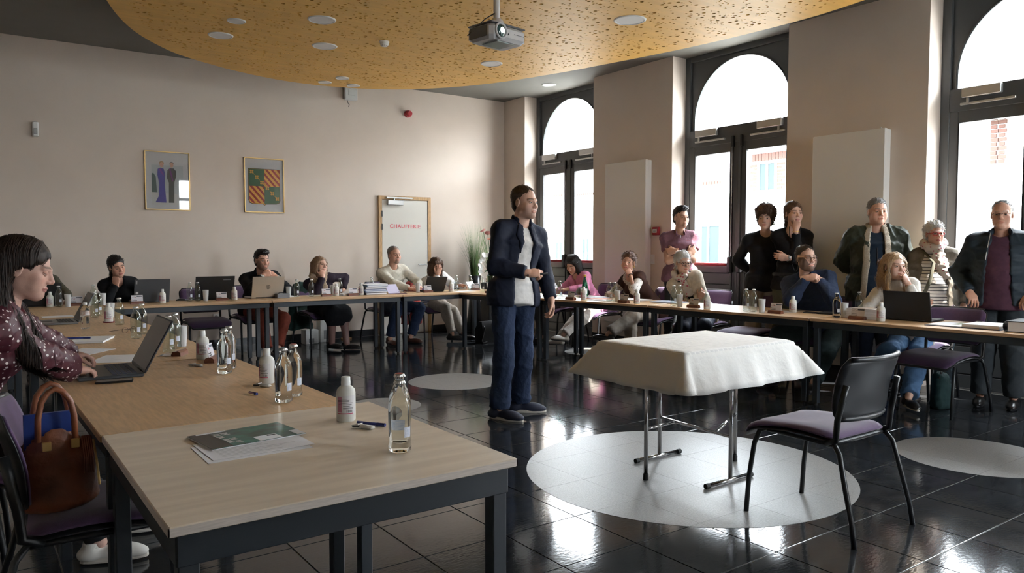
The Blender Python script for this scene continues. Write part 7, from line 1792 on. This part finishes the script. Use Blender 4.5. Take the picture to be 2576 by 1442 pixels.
for s in (-.03, .05): box('clasp', (s - .013, -.083, .205), (s + .013, -.072, .235), M_gold2, bag, .002)
ts = MB(); [ts.tube([(.07 + .006 * k, -.075, .24), (.075 + .006 * k, -.088, .17), (.072 + .007 * k, -.092, .12)], .003, n=4) for k in range(5)]; tag(ts.build('tassel', M_tan, bag), kind='stuff')
MB().tube([(.105, -.055, .22), (.112, -.07, .14), (.117, -.075, .07)], .004, n=5).build('key_chain', M_gold2, bag)
def coat(label, x, y, z0, z1, w, th, m, rz, name='coat'):
    o = empty(name, (x, y, 0), rz, label, 'coat'); F = Field((-w - .08, -.2, z0 - .03), (w + .08, .2, z1 + .08), .012); F.loft((0, 0, z1 - .02), (0, .02, z0), (1, 0, 0), w * .8, w, th * .7, th, .03, cut=1, cap=.04); F.loft((w * .5, .03, z1 - .1), (w * .8, .06, z0 + .15), (1, 0, 0), .07, .06, .05, .045, .03, cap=.04)
    F.waves(.007, 22, 4, 5, (1, 1, .3)); field_obj(F, 'drape', m, o, .002); return o
coat('dark green coat hung over the chair back beside the person with the beige scarf', 3.70, 10.16, .22, .86, .17, .045, cloth('bottle_green_cloth', (.022, .045, .038)), .1)
coat('red coat hung over the chair of the person in stripes', 5.42, 10.14, .20, .84, .17, .045, cloth('brick_red_cloth', (.30, .045, .04)), .1)
coat('checked scarf and coat hung on the chair beside the person in the brown vest', 7.275, 6.72, .42, .83, .16, .04, cloth('grey_check_cloth', (.20, .18, .14), nscale=45, noise=.6), 1.5)
tb = empty('tote_bag', (5.98, 8.95, 0), .3, label='black tote bag on the floor behind the speaker', cat='bag'); autosmooth(MB().rings([[(-.17, -.07, 0), (.17, -.07, 0), (.17, .07, 0), (-.17, .07, 0)], [(-.18, -.075, .18), (.18, -.075, .18), (.18, .075, .18), (-.18, .075, .18)], [(-.15, -.03, .30), (.15, -.03, .30), (.15, .03, .30), (-.15, .03, .30)]]).build('body', L_black, tb)); MB().tube([(-.08, 0, .29), (-.14, -.08, .20), (-.23, -.10, .04), (-.20, -.10, .01), (-.10, -.09, .02)], .008, n=6).build('strap', L_black, tb, smooth=True)
bp = empty('backpack', (6.40, 4.86, 0), .2, label='black backpack on the floor under the window row', cat='bag'); F = Field((-.22, -.16, -.01), (.22, .16, .40), .011); F.loft((0, 0, .04), (0, .01, .30), (1, 0, 0), .17, .14, .11, .08, .03, cap=.06); F.ell((0, -.09, .12), (.12, .05, .10), k=.03); F.half((0, 0, .001), (0, 0, -1)); field_obj(F, 'body', L_black, bp, .002); MB().tube([(-.03, 0, .34), (0, 0, .39), (.03, 0, .34)], .007, n=6).build('handle', L_black, bp, smooth=True)
bp = empty('shoulder_bag', (6.62, 3.02, 0), .2, label='dark green cloth bag on the floor beside the person in the white polo neck', cat='bag'); F = Field((-.2, -.14, -.01), (.2, .14, .34), .011); F.loft((0, 0, .04), (0, .01, .24), (1, 0, 0), .14, .12, .08, .06, .03, cap=.06); F.half((0, 0, .001), (0, 0, -1)); field_obj(F, 'body', cloth('teal_cloth', (.015, .035, .035)), bp, .002); MB().tube([(-.11, 0, .26), (0, 0, .33), (.11, 0, .26)], .008, n=6).build('strap', L_black, bp, smooth=True)
for x, y, h, l in ((4.12, 10.34, .42, 'tall white plastic case on the floor behind the person with the beige scarf'), (3.86, 10.24, .20, 'low white plastic case on the floor behind the person with the beige scarf')):
    o = empty('storage_case', (x, y, 0), .1, l, 'case'); box('case', (-.10, -.07, 0), (.10, .07, h), M_white, o, .008); box('grey_front', (-.05, -.073, h * .1), (.03, -.069, h * .4), mat('grey_mesh', (.3, .3, .3), .6), o)
# grasses, poppies and orchid in the corner
M_leaf = mat('grass_green', (.13, .22, .055), .6, noise=.5, nscale=9, col2=(.05, .10, .03)); M_leafd = mat('orchid_leaf', (.03, .09, .03), .4); M_vase = mat('black_vase', (.012, .012, .013), .25)
gp = empty('grass_plant', (6.60, 10.22, 0), label='tall artificial grass in a black vase in the back corner', cat='plant'); MB().lathe([(.15, 0), (.16, .02), (.11, .30), (.085, .60), (.10, .90), (.095, .90), (.08, .86)], 24).build('vase', M_vase, gp, smooth=True)
gb_ = MB(); rs = random.Random(5)
for k in range(230):
    a = rs.uniform(0, 6.28); r0 = .07 * math.sqrt(rs.random()); sp = rs.uniform(.0, .30) * rs.uniform(.4, 1); H = rs.uniform(.45, .92); y_ = lambda v: max(-.6, min(.33, v)); w = rs.uniform(.003, .0065); px, py = math.cos(a), math.sin(a); qs = []
    for i in range(6):
        t = i / 5; rr = r0 + sp * t ** 1.8; qs.append((rr * px, y_(rr * py), .86 + H * t - .10 * t * t * sp, w * (1 - t * .9)))
    vs = []; 
    for x, y, z, ww in qs: vs += [(x - ww * .8, y - ww * .5, z), (x + ww * .8, y + ww * .5, z)]
    gb_.add(vs, [(2 * i, 2 * i + 1, 2 * i + 3, 2 * i + 2) for i in range(5)])
tag(gb_.build('blades', M_leaf, gp), kind='stuff')
M_pet = [mat('poppy_pink', (.62, .13, .22), .6), mat('poppy_salmon', (.68, .28, .20), .6), mat('poppy_peach', (.74, .46, .30), .6), mat('poppy_rose', (.52, .22, .20), .6)]
fp_ = empty('artificial_poppies', (6.95, 10.22, 0), label='artificial pink and peach poppies with tall stems behind the speaker', cat='plant'); MB().lathe([(.13, 0), (.14, .02), (.10, .45), (.12, .85), (.115, .85), (.09, .80)], 24).build('vase', M_vase, fp_, smooth=True)
def bloom(par, p, r, m, name='flower', np_=6, cup_=.4, petal='petal'):
    o = empty(name, p, rs.uniform(0, 6), parent=par)
    for k in range(np_):
        a = 2 * math.pi * k / np_; vs = []
        for i in range(4):
            t = i / 3; rr = r * t; wd = r * .62 * math.sin(math.pi * (t * .75 + .12)); z = r * cup_ * t * t
            for s in (-1, 0, 1): vs.append((rr * math.cos(a) - s * wd * math.sin(a), rr * math.sin(a) + s * wd * math.cos(a), z + abs(s) * r * .12))
        MB().add(vs, [(3 * i + j, 3 * i + j + 1, 3 * i + j + 4, 3 * i + j + 3) for i in range(3) for j in (0, 1)]).build(petal, m, o, smooth=True)
    return o
for k, (x, y, z, c) in enumerate(((6.93, 10.10, 1.72, 0), (6.62, 10.0, 1.60, 3), (6.69, 9.98, 1.56, 3), (6.74, 9.98, 1.47, 1), (6.95, 10.02, 1.60, 2), (7.0, 10.05, 1.56, 1), (6.97, 10.02, 1.48, 2), (7.10, 10.1, 1.63, 1), (6.93, 10.0, 1.34, 2), (7.02, 10.05, 1.38, 0))):
    MB().tube([(0, 0, .8), ((x - 6.95) * .4, (y - 10.22) * .4, 1.1), (x - 6.95, y - 10.22, z)], .004, n=5).build('stem', M_leafd, fp_, smooth=True)
    f_ = bloom(fp_, (x - 6.95, y - 10.22, z), .052, M_pet[c]); f_.rotation_euler = (rs.uniform(.2, .8), rs.uniform(-.4, .4), rs.uniform(0, 6))
gf = MB()
for k in range(120):
    a = rs.uniform(0, 6.28); sp = rs.uniform(.05, .28); H = rs.uniform(.3, .95); vs = []
    for i in range(5):
        t = i / 4; rr = .05 + sp * t ** 1.6; ww = .005 * (1 - t * .85); vs += [(rr * math.cos(a) - ww, min(.3, rr * math.sin(a)) - ww * .6, .82 + H * t), (rr * math.cos(a) + ww, min(.3, rr * math.sin(a)) + ww * .6, .82 + H * t)]
    gf.add(vs, [(2 * i, 2 * i + 1, 2 * i + 3, 2 * i + 2) for i in range(4)])
tag(gf.build('blades', M_leaf, fp_), kind='stuff')
orc = empty('orchid', (6.72, 9.86, 0), label='white orchid with arching blossoms in front of the grasses', cat='plant'); M_pot = mat('black_plant_stand', (.015, .015, .016), .4)
MB().box((-.17, -.12, 0), (.17, .12, .80), c=.01).build('plant_stand', M_pot, orc); MB().lathe([(.05, .80), (.07, .82), (.075, .90), (.07, .92), (.06, .905)], 20, (-.05, 0, 0)).build('pot', glassmat('clear_pot', (.8, .85, .82), 0, 1.2), orc, smooth=True)
wht = mat('orchid_white', (.78, .78, .74), .55)
for s, side in ((-1, -.05), (1, .02)):
    pts = [(side, 0, .90), (side + s * .03, -.02, 1.12), (side + s * .09, -.03, 1.24), (side + s * .18, -.04, 1.22), (side + s * .24, -.04, 1.10), (side + s * .26, -.04, .98)]
    MB().tube(pts, .004, n=5).build('stem', M_leafd, orc, smooth=True)
    for k in range(15):
        t = .40 + .60 * k / 14; i = min(int(t * 5), 4); u = t * 5 - i; q = Vector(pts[i]).lerp(Vector(pts[i + 1]), u); b_ = bloom(orc, (q.x + rs.uniform(-.025, .025), q.y - .02 + rs.uniform(-.02, .02), q.z + rs.uniform(-.015, .025)), .036, wht, 'blossom', 5, .15); b_.rotation_euler = (rs.uniform(.9, 1.6), rs.uniform(-.5, .5), rs.uniform(-.6, .4))
for a in (0, 1.1, 2.3, 3.4, 4.6): MB().add([(-.05, 0, .91), (-.05 + .07 * math.cos(a) - .03 * math.sin(a), .07 * math.sin(a) + .03 * math.cos(a), 1.0), (-.05 + .17 * math.cos(a), .17 * math.sin(a), .95), (-.05 + .07 * math.cos(a) + .03 * math.sin(a), .07 * math.sin(a) - .03 * math.cos(a), 1.0)], [(0, 1, 2, 3)]).build('leaf', M_leafd, orc)
MB().lathe([(.075, .80), (.07, .83), (.03, .92), (.016, 1.0), (.014, 1.02)], 20, (.13, .03, 0)).build('flask_vase', M_vase, orc, smooth=True)
